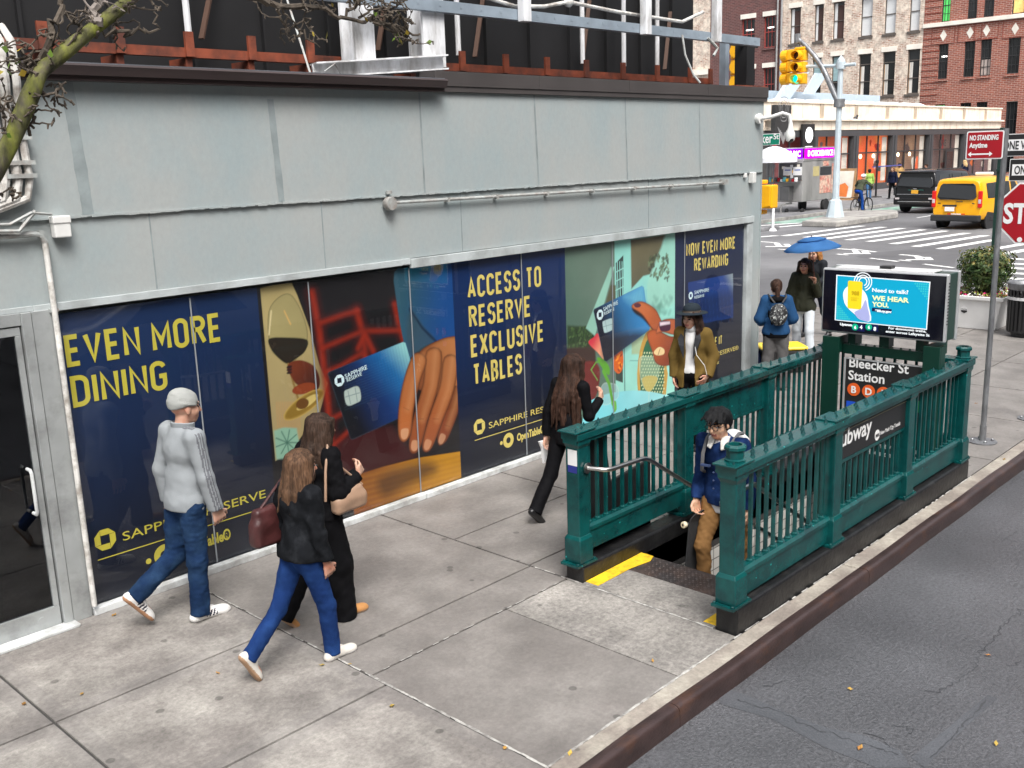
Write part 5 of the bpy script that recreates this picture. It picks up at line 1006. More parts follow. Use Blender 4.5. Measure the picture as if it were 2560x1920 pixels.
m_gd = M('glass_dark', (.018, .02, .022), .06, var=.5, scale=.35, spec=.7); m_gw = M('window_blind_white', (.66, .68, .69), .6, var=.05, stretch=(1, 1, 12.), scale=2.); m_gg = M('window_green_lit', (.10, .62, .14), .5, var=.1, emit=.35); m_cur = M('curtain_white', (.62, .60, .56), .8, var=.3, scale=2.5, stretch=(1, 4, .05)); m_wood = M('room_wood', (.33, .19, .09), .6, var=.2); m_tq = M('blind_teal', (.28, .42, .45), .6, var=.2, stretch=(1, 1, 14.), scale=1.); m_yl = M('window_warm_lit', (.7, .45, .15), .5, var=.2, emit=.5); m_room = M('room_brown', (.06, .03, .025), .6, var=.3, scale=.6)
XB = 105.
c1b = lambda x, y: PX(1880+x*360/2212, y*270/1659, XB)
c2b = lambda x, y: PX(2200+x*360/2212, y*270/1659, XB)
def facade(name, label, mat, y0, y1, top, wins, depth=20, extra=None):
    """a street front in the plane x=XB between y0 and y1 with real window openings; wins: (y0,y1,z0,z1,kind)"""
    T = thing(name, label, 'building', (XB, (y0+y1)/2, 0)); T['_'] = 0; del T['_']
    ys = sorted(set([y0, y1]+[w[k] for w in wins for k in (0, 1)])); zs = sorted(set([0, top]+[w[k] for w in wins for k in (2, 3)])); mb = MB()
    for a, b in zip(ys[:-1], ys[1:]):
        run = None
        for c, d in list(zip(zs[:-1], zs[1:]))+[(None, None)]:
            hole = c is None or any(w[0] <= (a+b)/2 <= w[1] and w[2] <= (c+d)/2 <= w[3] for w in wins)
            if hole:
                if run: mb.quad((XB, a, run[0]), (XB, b, run[0]), (XB, b, run[1]), (XB, a, run[1])); run = None
            else: run = (run[0] if run else c, d)
    for w in wins:
        a, b, c, d = w[:4]; e = XB+.35; mb.quad((XB, a, c), (e, a, c), (e, a, d), (XB, a, d)); mb.quad((XB, b, c), (XB, b, d), (e, b, d), (e, b, c)); mb.quad((XB, a, d), (e, a, d), (e, b, d), (XB, b, d)); mb.quad((XB, a, c), (XB, b, c), (e, b, c), (e, a, c))
    mb.box(XB+1.5, XB+depth, y0, y1, 0, top-.02); mb.quad((XB, y0, 0), (XB+1.5, y0, 0), (XB+1.5, y0, top), (XB, y0, top)); mb.quad((XB, y1, 0), (XB+1.5, y1, 0), (XB+1.5, y1, top), (XB, y1, top)); mb.quad((XB, y0, top), (XB+1.5, y0, top), (XB+1.5, y1, top), (XB, y1, top))
    obj('wall', mb, mat, T)
    for i, w in enumerate(wins):
        a, b, c, d, kind = w[:5]; fm = {'tan': m_wfb, 'tanc': m_wfb, 'tanw': m_wfb, 'tant': m_wfb, 'dark': m_wred}.get(kind, m_wfr); xf = XB+.22; fw = .10; mb = MB()
        mb.box(xf, xf+.08, a, a+fw, c, d); mb.box(xf, xf+.08, b-fw, b, c, d); mb.box(xf, xf+.08, a+fw, b-fw, d-fw, d); mb.box(xf, xf+.08, a+fw, b-fw, c, c+fw); zm = c+(d-c)*(.5 if kind[0] != 't' or kind == 'tanw' else (.36 if kind in ('tanc', 'tant') else .5)); mb.box(xf, xf+.06, a+fw, b-fw, zm-.04, zm+.04)
        if kind == 'tanc': mb.box(xf, xf+.06, a+fw, b-fw, c+(d-c)*.76-.05, c+(d-c)*.76+.05)
        if kind in ('red', 'redg', 'redw', 'redp', 'dark'):
            for q in (1, 2): yy = a+(b-a)*q/3; mb.box(xf+.005, xf+.04, yy-.025, yy+.025, c+fw, d-fw)
            if kind != 'dark':
                for q in (.25, .75): zz = c+(d-c)*q; mb.box(xf+.006, xf+.039, a+fw, b-fw, zz-.025, zz+.025)
        F = obj('window', mb, fm, T)
        gm = {'tanw': m_gw, 'redg': m_gg, 'redy': m_yl}.get(kind, m_gd); mb = MB(); mb.box(xf+.05 if kind != 'x' else xf, xf+.07, a+.02, b-.02, c+.02, d-.02); mb.v = [(x+.03, y, z) for x, y, z in mb.v]; obj('pane', mb, gm, F)
        mb = MB(); xi = xf+.065
        if kind == 'tanc':
            mb.box(xi, xi+.01, a+(b-a)*.60, a+(b-a)*.86, c+.12, c+(d-c)*.72); obj('curtain', mb, m_cur, F); mb = MB(); mb.box(xi, xi+.01, a+(b-a)*.87, b-fw, c+.12, c+(d-c)*.72); obj('shutter', mb, m_wood, F)
        elif kind == 'tant': mb.box(xi, xi+.01, a+fw, b-fw, c+(d-c)*.40, d-.12); obj('blind', mb, m_tq, F)
        elif kind == 'tan': mb.box(xi, xi+.01, a+(b-a)*.68, b-fw, c+.12, d-.12); obj('blind', mb, m_gw, F); mb = MB(); mb.box(xi, xi+.01, a+fw, a+(b-a)*.66, c+.12, d-.35); obj('shade', mb, m_room, F)
        elif kind == 'redp': mb.box(xi, xi+.01, a+fw, b-fw, c+.1, c+(d-c)*.45); obj('blind', mb, M('paper_pink', (.5, .42, .38), .7), F)
        elif kind in ('red', 'dark') and i % 2 == 0: mb.box(xi, xi+.01, a+(b-a)*.2, a+(b-a)*.75, c+(d-c)*.62, c+(d-c)*.66); obj('room_lamp', mb, em('tube_light', (1, .97, .9), 2.), F)
        mb = MB(); mb.box(XB-.14, XB+.2, a-.12, b+.12, c-.22, c-.002); obj('sill', mb, m_wfb if kind[0] == 't' else mat, F)
        if kind[0] == 't' or kind == 'dark': mb = MB(); mb.box(XB-.06, XB+.2, a-.15, b+.15, d+.002, d+.5); obj('lintel', mb, m_lst if kind != 'tanw' else mat, F)
    if extra: extra(T)
    return T
def wy(f, x0, x1, yt, yb, kind):
    p, q = f(x0, (yt+yb)/2), f(x1, (yt+yb)/2); zt = (f(x0, yt)[2]+f(x1, yt)[2])/2; zb = (f(x0, yb)[2]+f(x1, yb)[2])/2; return (q[1], p[1], zb, zt, kind)
yRT = c2b(648, 800)[1]; yTD = c1b(430, 800)[1]
w_tan = [wy(c1b, 580, 745, 100, 690, 'tan'), wy(c1b, 955, 1095, 95, 625, 'tan'), wy(c1b, 1240, 1415, 20, 595, 'tan'), wy(c1b, 1668, 1850, -80, 555, 'tanw'), wy(c1b, 2035, 2212, -80, 515, 'tanw'), wy(c2b, 452, 615, -120, 480, 'tanw'),
         wy(c1b, 920, 1060, 890, 1500, 'tant'), wy(c1b, 1215, 1385, 860, 1500, 'tant'), wy(c1b, 1630, 1815, 825, 1490, 'tanc'), wy(c1b, 1995, 2190, 795, 1460, 'tanc'), wy(c2b, 410, 600, 765, 1450, 'tanc')]
w_tan = [(a, b, c, min(d, c+7.), k) for a, b, c, d, k in w_tan]
# align rows so neighbouring openings share clean levels
def row(ws, idx):
    zb = np.mean([ws[i][2] for i in idx]); zt = np.mean([ws[i][3] for i in idx])
    for i in idx: ws[i] = (ws[i][0], ws[i][1], zb+.001*i, zt+.001*i, ws[i][4])
row(w_tan, [0, 1, 2]); row(w_tan, [3, 4, 5]); row(w_tan, [6, 7]); row(w_tan, [8, 9, 10])
def tan_extra(T):
    mb = MB(); y = c1b(455, 800)[1]; mb.tube([(XB-.2, y, 0), (XB-.2, y, 24)], .12, 8); mb.tube([(XB-.2, y+.5, 0), (XB-.2, y+.5, 24)], .1, 8); pieces('drain_pipe', mb, M('pipe_grey', (.3, .3, .3), .5), T)
facade('brick_building', 'weathered pale brick building with tall sash windows, middle of the three behind', m_tan, yRT, yTD, 24, w_tan, extra=tan_extra)
w_red = [wy(c2b, 950, 1085, -200, 335, 'redg'), wy(c2b, 1350, 1500, -250, 285, 'red'), wy(c2b, 1600, 1760, -250, 260, 'red'), wy(c2b, 2035, 2230, -300, 205, 'redy'),
         wy(c2b, 890, 1040, 670, 1205, 'red'), wy(c2b, 1285, 1450, 630, 1175, 'red'), wy(c2b, 1535, 1705, 605, 1160, 'redp'), wy(c2b, 1955, 2145, 570, 1150, 'red'), wy(c2b, 830, 990, 1600, 1900, 'redg'), wy(c2b, 1225, 1390, 1580, 1900, 'red'), wy(c2b, 1470, 1640, 1575, 1900, 'red'), wy(c2b, 1895, 2075, 1560, 2700, 'red')]
row(w_red, [0, 1, 2, 3]); row(w_red, [4, 5, 6, 7]); row(w_red, [8, 9, 10])
w_red = [(a, b, max(c, .3), d, k) for a, b, c, d, k in w_red]
def red_extra(T):
    za, zb = c2b(900, 415)[2], c2b(900, 352)[2]; mb = MB(); mb.box(XB-.25, XB-.002, 24.0, yRT, za, zb); obj('stone_band', mb, m_lst, T, bevel=.03)
    mb = MB()
    for px, py in ((975, 545), (1385, 500), (1638, 468), (2078, 440)): p = c2b(px, py); mb.prism([(XB-.03, p[1]+dy, p[2]+dz) for dy, dz in ((.33, 0), (0, .55), (-.33, 0), (0, -.55))], (.028, 0, 0))
    pieces('diamond_tile', mb, m_lst, T)
    mb = MB(); m_bb = M('red_brick_trim', (.24, .07, .05), .85, var=.2)
    for k in range(24): z = 6.2+k*.6; mb.box(XB-.05, XB-.001, yRT-1.75, yRT-.05, z, z+.06)
    for px, py in ((975, 545), (1385, 500), (1638, 468), (2078, 440)):
        p = c2b(px, py)
        for dz in (-.78, .78): mb.box(XB-.05, XB-.001, p[1]-1.1, p[1]+1.1, p[2]+dz-.03, p[2]+dz+.03)
        for dy in (-1.1, 1.1): mb.box(XB-.045, XB-.001, p[1]+dy-.03, p[1]+dy+.03, p[2]-.725, p[2]+.725)
    pieces('brick_course', mb, m_bb, T)
facade('brick_building', 'red brick building with black gridded windows and pale diamond tiles', m_rb, 12, yRT-.02, 26, w_red, extra=red_extra)
w_drk = [wy(c1b, 180, 350, 250, 735, 'dark'), wy(c1b, 170, 335, 1040, 1560, 'dark'), wy(c1b, -160, 40, 280, 760, 'dark'), wy(c1b, -160, 40, 1060, 1560, 'dark')]
row(w_drk, [0, 2]); row(w_drk, [1, 3])
facade('brick_building', 'dark red brick building with red framed windows behind the billboard end', m_db, yTD+.02, yTD+9, 25, w_drk)
T = thing('brick_building', 'pale building front at the far left edge of the street gap', 'building', (XB, yTD+14, 0)); mb = MB(); mb.box(XB, XB+20, yTD+9.02, yTD+40, 0, 26); obj('wall', mb, m_tan, T); mb = MB(); mb.box(XB-.3, XB-.002, yTD+9.02, yTD+40, 12, 12.6); obj('stone_band', mb, m_lst, T)
# one storey cream shop building
YS = 32.3; m_cre = M('cream_terracotta', (.90, .81, .68), .6, var=.06, scale=.6, col2=(.74, .60, .47), c2amt=.3, c2scale=.7); m_ste = M('shopfront_steel', (.055, .056, .06), .5, var=.1, scale=2.); m_j = M('terracotta_joint', (.42, .34, .26), .8)
SB = thing('shop_building', 'long single storey cream shop building with dark framed show windows', 'building', (78, YS, .1))
xs0, xs1 = 57.0, 100.0
mb = MB(); mb.box(xs0, xs1, YS+.02, YS+22, 4.4, 5.9); mb.box(xs0, xs1, YS+.5, YS+22, .1, 4.4); obj('wall', mb, m_ste, SB)
mb = MB(); mb.box(xs0, xs1, YS-.06, YS+.3, 4.42, 5.02); mb.box(xs0-.05, xs1+.05, YS-.30, YS+.3, 5.025, 5.17); mb.box(xs0, xs1, YS+.0, YS+.3, 5.175, 6.12); mb.box(xs0-.05, xs1+.05, YS-.09, YS+.35, 6.125, 6.24); obj('cornice', mb, m_cre, SB, bevel=.02)
mb = MB()
for x in np.arange(xs0+.9, xs1, 1.35): mb.box(x-.012, x+.012, YS-.063, YS-.0605, 4.45, 5.0); mb.box(x-.012, x+.012, YS-.004, YS-.001, 5.2, 6.1)
for x in np.arange(xs0+2.4, xs1, 5.2): mb.box(x-.25, x+.25, YS-.05, YS-.005, 5.18, 6.12)
pieces('joint', mb, m_j, SB)
mb = MB(); mb.box(55.5, 58.6, YS+.5, YS+3, .1, 6.1); obj('corner_bay', mb, m_cre, SB)
mb = MB(); mb.box(xs0, xs1, YS-.12, YS+.2, 4.0, 4.38); mb.box(xs0, xs1, YS-.0, YS+.25, .1, .55); obj('fascia', mb, m_ste, SB)
cols = [57.6, 63.6, 69.8, 76.4, 83.5, 91.1, 99.6]
for x in cols: mb = MB(); mb.box(x-.4, x+.4, YS-.14, YS+.3, .1, 3.998); mb.box(x-.12, x+.12, YS-.2, YS-.142, .1, 3.998); obj('pier', mb, m_ste, SB)
def artmat(name, cs, sc, emit, stretch=(1, 1, .6)):
    m = M(name, cs[0], .4, var=.3, scale=sc*2, col2=cs[1], c2amt=.6, c2scale=sc, emit=emit, stretch=stretch); return m
shop = [artmat('shop_dark', ((.03, .028, .03), (.12, .02, .02)), .8, .25), artmat('shop_orange', ((.55, .10, .015), (.20, .035, .01)), .5, .5), artmat('shop_amber', ((.55, .24, .035), (.40, .06, .015)), .6, .55), artmat('shop_tan', ((.30, .19, .11), (.10, .06, .04)), .5, .4), artmat('shop_brown', ((.13, .095, .075), (.05, .04, .04)), .6, .4), artmat('shop_mixed', ((.16, .07, .045), (.05, .045, .06)), .8, .4)]
m_cream = M('shop_poster_cream', (.5, .46, .40), .6, var=.2, scale=1.5, emit=.25)
for k, (a, b) in enumerate(zip(cols[:-1], cols[1:])):
    x0, x1 = a+.4, b-.4; mb = MB(); mb.box(x0, x1, YS+.3, YS+.34, .55, 4.0); B = obj('show_window', mb, shop[k], SB)
    mb = MB(); n = 3 if k else 2
    for q in range(n+1): x = x0+(x1-x0)*q/n; mb.box(x-.06, x+.06, YS+.12, YS+.2, .55, 4.0)
    for q in range(n): xa, xb = x0+(x1-x0)*q/n+.06, x0+(x1-x0)*(q+1)/n-.06; mb.box(xa, xb, YS+.12, YS+.19, 2.75, 2.85)
    obj('window_frame', mb, m_wfr, B); mb = MB(); mb.quad((x0, YS+.16, .55), (x1, YS+.16, .55), (x1, YS+.16, 4.0), (x0, YS+.16, 4.0)); obj('glass_pane', mb, m_pane, B, fixn=False)
    g = np.random.default_rng(k+11)
    if k: mb = MB(); mb.box(x1-1.05, x1-.25, YS+.24, YS+.26, .7, 3.9); obj('poster', mb, m_cream, B)
    for q in range(7 if k else 3):
        x = g.uniform(x0+.3, x1-1.2); z = g.uniform(.8, 3.6); w = g.uniform(.12, .5); h = g.uniform(.15, .7); mb = MB(); pts = [(x+w*math.cos(t)*(1+.3*math.sin(3*t+q)), YS+.27+.005*q, z+h*math.sin(t)*(1+.2*math.cos(2*t+q))) for t in np.linspace(0, 6.28, 14)[:-1]]; mb.prism(pts, (0, .004, 0)); obj('display', mb, [m_red, m_cream, MATS['shop_brown'], m_wfr, MATS['shop_amber']][int(g.integers(5))], B)
    if k in (2, 3): 
        for q in range(2): mb = MB(); mb.ball((x0+1.2+q*2.2, YS+.26, 2.55), (.22, .05, .16)); obj('lamp', mb, em('shop_lamp', (1, .8, .5), 3.), B)
mb = MB(); mb.box(87.2, 89.0, YS+.05, YS+.11, .15, 2.74); D = obj('door', mb, m_wfr, SB); mb = MB(); mb.box(87.4, 88.8, YS+.03, YS+.048, .4, 2.6); obj('glass_pane', mb, m_gd, D)
stext = text('NVE', .75, (85.9, YS+.118, 3.05), XR, ZU, m_wfr, SB, bold=.02)
# roof clutter of the shop: white awning humps, pale blue parapet box, sign blade
mb = MB(); m_rf = M('roof_white_membrane', (.72, .74, .76), .6, var=.08, scale=.5)
for x in np.arange(61, 84, 2.2): mb.ball((x, YS+1.2, 6.1), (1.5, .8, .42), 12, 6)
pieces('roof_cover', mb, m_rf, SB, smooth=True)
m_rbx = M('roof_blue_panel', (.45, .54, .62), .6, var=.06)
zz = PY(2060, 245, YS+3)[2]; mb = MB(); mb.box(61, 80.5, YS+3, YS+3.1, 5.9, zz+.35); obj('roof_screen', mb, m_rbx, SB); mb = MB(); mb.prism([(61.6, YS+2, 6.0), (63.2, YS+2, 6.0), (66.6, YS+2, 8.4), (64.6, YS+2, 8.4)], (0, .25, 0)); mb.prism([(65.6, YS+1.9, 6.9), (67.2, YS+1.9, 6.9), (69.1, YS+1.9, 8.35), (67.3, YS+1.9, 8.35)], (0, .08, 0)); pieces('roof_panel', mb, m_rbx, SB)
q0, q1 = PY(1932, 262, YS-1), PY(1970, 330, YS-1)
T = SB; mb = MB(); mb.box(q0[0], q1[0], YS-1.2, YS-.9, q1[2], q0[2]); B = obj('blade_sign', mb, M('blade_sign_black', (.03, .03, .03), .5, var=.2), T, bevel=.02)
mb = MB()
for r0, dz in ((.9, .55), (.62, .55), (.34, .55)):
    for i in range(20):
        a, b_ = 2*math.pi*i/20, 2*math.pi*(i+1)/20; f = lambda t, r: ((q0[0]+q1[0])/2+r*.62*math.cos(t)*(1+.2*math.sin(3*t)), YS-1.215, (q0[2]+q1[2])/2+dz+r*.9*math.sin(t)*(1+.15*math.cos(2*t))); mb.quad(f(a, r0), f(a, r0+.07), f(b_, r0+.07), f(b_, r0))
for k in range(4): w = .75-.16*k; zc = (q0[2]+q1[2])/2-1.0; xc = (q0[0]+q1[0])/2; mb.add([(xc-w, YS-1.215, zc+.5-.1*k), (xc, YS-1.215, zc-.55+.12*k), (xc+w, YS-1.215, zc+.5-.1*k), (xc+w-.08, YS-1.215, zc+.5-.1*k), (xc, YS-1.215, zc-.44+.12*k), (xc-w+.08, YS-1.215, zc+.5-.1*k)], [(0, 1, 4, 5), (1, 2, 3, 4)])
obj('sign_pattern', mb, M('blade_sign_grey', (.25, .25, .25), .5), B, fixn=False)
# lamp column with the traffic signal
LX, LY = 43.54, 20.94
m_lp = M('lamp_post_paint', (.45, .52, .56), .5, var=.08, scale=3.)
T = thing('traffic_light', 'yellow traffic light hanging from a curved arm on a pale octagonal street pole', 'traffic light', (LX, LY, .22))
mb = MB(); mb.loft([[(LX+w*math.cos(R(22.5+45*k)), LY+w*math.sin(R(22.5+45*k)), z) for k in range(8)] for w, z in ((.42, .2), (.39, .3), (.26, .95), (.18, 1.02), (.18, 1.08))]); obj('base', mb, m_lp, T)
mb = MB(); mb.loft([[(LX+w*math.cos(R(22.5+45*k)), LY+w*math.sin(R(22.5+45*k)), z) for k in range(8)] for w, z in ((.155, 1.08), (.11, 6.95))]); mb.lathe((LX, LY, 6.95), [(.19, 0), (.16, .12), (.02, .3)], 10); obj('pole', mb, m_lp, T)
mb = MB(); pa = PX(1990, 167, LX), PX(2139, 160, LX); mb.tube([pa[0], (LX, LY, 6.82), pa[1]], .075, 8); mb.tube([(LX, LY, 6.68), (LX, LY, 6.96)], .21, 10); obj('cross_arm', mb, m_lp, T, smooth=True)
A_ = [PX(1800+x*760/2212, y*560/1630, LX) for x, y in ((865, 745), (840, 700), (800, 610), (750, 500), (690, 410), (620, 330), (565, 280))]
mb = MB(); mb.tube(A_, [.13, .13, .125, .12, .11, .10, .09], 10); mb.tube([(LX, LY, 5.05), (LX, LY, 5.4)], .24, 10); obj('signal_arm', mb, m_galv, T, smooth=True); tip = A_[-1]
mb = MB(); mb.lathe((LX, tip[1], tip[2]-.1), [(.13, -.1), (.14, .0), (.13, .3)], 10); mb.tube([(LX, tip[1], tip[2]), (LX, tip[1]-.1, tip[2]-.7)], .05, 6); obj('hanger', mb, m_galv, T)
z1, z0 = PX(2000, 125, LX)[2], PX(2000, 212, LX)[2]; yc = PX(1992, 170, LX)[1]; hh = (z1-z0)/3
def head(y0, xo, face, name='signal_head'):
    mb = MB()
    for k in range(3): mb.box(LX-.25+xo, LX+.15+xo, y0-.30, y0+.30, z0+k*hh+.02, z0+(k+1)*hh-.02)
    mb.box(LX-.15+xo, LX+.1+xo, y0-.26, y0+.26, z1, z1+.12); B = obj(name, mb, m_yel, T, bevel=.04, seg=2)
    for k in range(3):
        zc = z0+(k+.5)*hh; mb = MB()
        P = [(LX-.25+xo-d, y0+.23*math.cos(t), zc+.21*math.sin(t)) for d in (0, .36) for t in np.linspace(R(-60), R(240), 15)]
        mb.add(P, [(i, i+1, 16+i, 15+i) for i in range(14)]); V = obj('visor', mb, m_yel, B); V.modifiers.new('solid', 'SOLIDIFY').thickness = .03
        mb = MB(); mb.lathe((LX-.275+xo, y0, zc), [(.20, -.0), (.20, .02)], 18, 0); obj('lens', mb, (em('signal_green', (.0, .55, .32), 1.6) if k == 0 else M('lens_dark', (.05, .012, .01), .2, var=0)), B)
head(yc-.18, 0, 0)
mb = MB()
for k in range(3): mb.box(LX-.05, LX+.35, yc+.13, yc+.5, z0+.1+k*hh, z0+.06+(k+1)*hh)
obj('signal_head', mb, m_yel, T, bevel=.04)
for k in range(3): mb = MB(); mb.lathe((LX+.15, yc+.5, z0+.1+(k+.42)*hh), [(.27, 0), (.26, .3), (.22, .34)], 16, 1); obj('visor', mb, m_yel, T)
# food cart, its umbrella and the menu board
CA, CB = G(1955, 540, .0), G(2000, 540, .0)
m_cst = M('cart_steel', (.42, .41, .40), .34, metal=.55, var=.25, scale=1.5, stretch=(1, 1, .4)); m_cdk = M('cart_dark_panel', (.09, .09, .092), .4, var=.2, scale=2.)
T = thing('food_cart', 'dark steel street food cart with a lit magenta sign, parked at the far kerb', 'food cart', (49, 26, .0))
c3s = lambda x, y: (1880+x*360/1991, 260+y*300/1659)
fx = 48.0; p = [PX(*c3s(*q), fx) for q in ((350, 1400), (690, 1400), (690, 790), (350, 790))]; yl, yr = p[0][1], p[1][1]; zt = p[2][2]; zb = .62
xr = PY(*c3s(1130, 1300), yr)[0]; 
mb = MB(); mb.box(fx, xr, yr, yl, zb, zt); obj('body', mb, m_cst, T, bevel=.03)
mb = MB(); mb.box(fx-.02, fx-.003, yr+.06, yl-.06, zb+1.1, zt-.1); B = obj('end_panel', mb, m_cdk, T)
g = np.random.default_rng(5)
for y0, z0_, w, h in ((yl-.55, zb+1.35, .5, .42), (yl-1.1, zb+1.35, .5, .42)): mb = MB(); mb.box(fx-.028, fx-.021, y0-w/2, y0+w/2, z0_, z0_+h); S = obj('notice', mb, m_sw, B); mb = MB(); mb.box(fx-.032, fx-.029, y0-.16, y0+.16, z0_+.24, z0_+.29); obj('notice_mark', mb, M('ink_blue', (.03, .09, .4), .5), S)
for k in range(9): y0, z0_ = g.uniform(yr+.2, yl-.2), g.uniform(zb+1.2, zt-.3); mb = MB(); mb.box(fx-.0275, fx-.0205, y0-.08, y0+.08, z0_, z0_+.14); obj('sticker', mb, [m_sw, m_cream, m_yel][k % 3], B)
mb = MB(); mb.box(fx-.55, fx-.005, yr+.1, yl-.1, zb+.98, zb+1.04); mb.box(fx-.5, fx-.006, yr+.5, yl-.4, zb+.1, zb+.8); pieces('shelf', mb, m_cdk, T)
for k in range(10): y0 = yr+.2+k*.16; mb = MB(); mb.box(fx-.4, fx-.25, y0-.05, y0+.05, zb+1.045, zb+1.045+.12+.12*g.random()); obj('bottle', mb, [m_sw, m_red, m_cdk, m_yel, M('bottle_teal', (.1, .4, .45), .4)][k % 5], T)
mb = MB(); mb.box(fx-.01, xr+.02, yr-.03, yl+.03, zt+.005, zt+.12); obj('roof', mb, m_cst, T)
mg = em('led_magenta', (.42, .0, .42), 1.3); mv = em('led_violet', (.13, .0, .42), 1.1); mp = em('led_pink', (1, .62, .95), 1.6)
z0s, z1s = zt+.125, zt+.62
mb = MB(); mb.box(fx+.1, xr+.02, yr-.06, yr-.0, z0s, z1s); B = obj('lit_sign', mb, mg, T); sgt = text('D CHICKEN RICE L', .40, (fx+.35, yr-.062, z0s+.11), XR, ZU, mp, B, bold=.012); fit(sgt, fx+.35, xr-fx-.5)
mb = MB(); mb.box(fx-.02, fx+.04, yr+.05, yl+.0, z0s, z1s); B = obj('lit_sign', mb, mv, T); stx('CHIC RIC', fx-.022, yl-.1, z0s+.11, .40, mp, B, .012, yl-yr-.25)
mb = MB(); mb.box(fx, xr, yr-.05, yl, z1s+.002, z1s+.06); obj('sign_cover', mb, m_cst, T)
hw = xr-fx
mb = MB(); mb.box(fx+hw*.27, fx+hw*.52, yr-.012, yr-.002, zb+.2, zt-.1); D = obj('door', mb, m_cst, T); mb = MB(); mb.box(fx+hw*.30, fx+hw*.49, yr-.018, yr-.0125, zb+1.25, zt-.3); obj('door_panel', mb, M('brass_panel', (.45, .38, .18), .4), D)
mb = MB(); mb.box(fx+hw*.53, fx+hw*.88, yr-.012, yr-.002, zb+1.28, zt-.35); obj('serving_hatch', mb, m_gd, T)
m_food = M('food_photos', (.45, .06, .05), .5, var=.4, scale=7., col2=(.6, .45, .35), c2amt=.5, c2scale=4.)
mb = MB(); mb.box(fx+hw*.52, fx+hw*.87, yr-.02, yr-.013, zb+.35, zb+1.25); mb.box(fx+hw*.90, fx+hw*1.0, yr-.02, yr-.004, zb+.3, zt-.2); mb.box(fx+hw*.6, fx+hw*.8, yr-.02, yr-.013, zt-.3, zt-.05); pieces('food_poster', mb, m_food, T)
m_ty = M('tyre', (.012, .012, .013), .8, var=.2, scale=20.); 
def wheel(c, r, w, par, ax=1, rim=m_sil):
    mb = MB(); mb.lathe(c, [(r*.62, -w/2), (r*.93, -w/2), (r, -w*.3), (r, w*.3), (r*.93, w/2), (r*.62, w/2)], 24, ax); Wh = obj('wheel', mb, m_ty, par, smooth=True); mb = MB(); mb.lathe(c, [(r*.2, -w*.46), (r*.6, -w*.44), (r*.6, w*.44), (r*.2, w*.46)], 20, ax); obj('rim', mb, rim, Wh); return Wh
for x, y in ((fx+hw*.74, yr+.05), (fx+hw*.74, yl-.05)): wheel((x, y, .33), .34, .2, T)
for x, y in ((fx+.25, yr+.1), (fx-.1, yl-.6)): wheel((x, y, .14), .15, .08, T); mb = MB(); mb.beam((x, y, .28), (x, y, .62), .05, .05); obj('caster_leg', mb, m_cst, T)
mb = MB(); mb.beam((fx-.9, (yl+yr)/2, .5), (fx+.2, (yl+yr)/2, .55), .08, .08); mb.beam((fx-.9, (yl+yr)/2, .5), (fx-.9, (yl+yr)/2, .1), .06, .06, (1, 0, 0)); obj('tow_bar', mb, m_cst, T)
T = thing('parasol', 'white parasol with a red tip standing beside the food cart', 'parasol', (fx-.6, yl+.3, 0))
pc = PX(1938, 395, fx-.5); ox, oy, oz = fx-.6, PX(1935, 395, fx-.6)[1], pc[2]; rr = abs(PX(1990, 395, fx-.6)[1]-oy)
ztop = PX(1938, 365, fx-.6)[2]; mb = MB(); n = 8; P = []
for i in range(5):
    t = i/4
    for k in range(16): a = 2*math.pi*k/16; sc = 1-.06*abs(math.sin(4*a))*t; P.append((ox+rr*t*sc*math.cos(a), oy+rr*t*sc*math.sin(a), ztop-(ztop-oz)*(t**1.7)*(1.0)-.0))
P += [(x, y, z-.22) for x, y, z in P[-16:]]
mb.add(P, [(i*16+k, i*16+(k+1) % 16, (i+1)*16+(k+1) % 16, (i+1)*16+k) for i in range(5) for k in range(16)]); obj('canopy', mb, M('canvas_white', (.75, .76, .80), .7, var=.05), T, smooth=True); mb = MB(); mb.tube([(ox, oy, 0), (ox, oy, ztop)], .04, 8); obj('pole', mb, m_galv, T); mb = MB(); mb.lathe((ox, oy, ztop), [(.09, 0), (.14, .12), (.10, .22), (.02, .3)], 10); obj('tip', mb, m_red, T)
b = G(*c3s(1240, 1330), .1)
T = thing('menu_board', 'wooden A frame menu board with a food picture by the lamp post', 'menu board', (b[0], b[1], .1)); mb = MB(); h_ = 2.0
mb.add([(b[0], b[1]+.75, .1), (b[0], b[1]-.75, .1), (b[0]+.35, b[1]-.72, h_), (b[0]+.35, b[1]+.72, h_)], [(0, 1, 2, 3)]); O = obj('board', mb, m_wood, T, fixn=False); O.modifiers.new('s', 'SOLIDIFY').thickness = .05
mb = MB(); mb.add([(b[0]-.03+.35*(z-.1)/1.9, b[1]+y, z) for y, z in ((.62, .25), (-.62, .25), (-.6, 1.85), (.6, 1.85))], [(0, 1, 2, 3)]); S = obj('poster', mb, m_cream, O, fixn=False); mb = MB(); mb.add([(b[0]-.045+.35*(z-.1)/1.9, b[1]+y, z) for y, z in ((.35, .35), (-.3, .3), (-.35, .9), (-.1, 1.15), (.3, 1.0))], [(0, 1, 2, 3, 4)]); obj('picture', mb, M('picture_orange', (.6, .16, .03), .6), S, fixn=False)
mb = MB(); mb.add([(b[0]+.4, b[1]+.7, h_-.02), (b[0]+.4, b[1]-.7, h_-.02), (b[0]+.8, b[1]-.72, .1), (b[0]+.8, b[1]+.72, .1)], [(0, 1, 2, 3)]); O = obj('rear_leg', mb, m_wood, T, fixn=False); O.modifiers.new('s', 'SOLIDIFY').thickness = .05
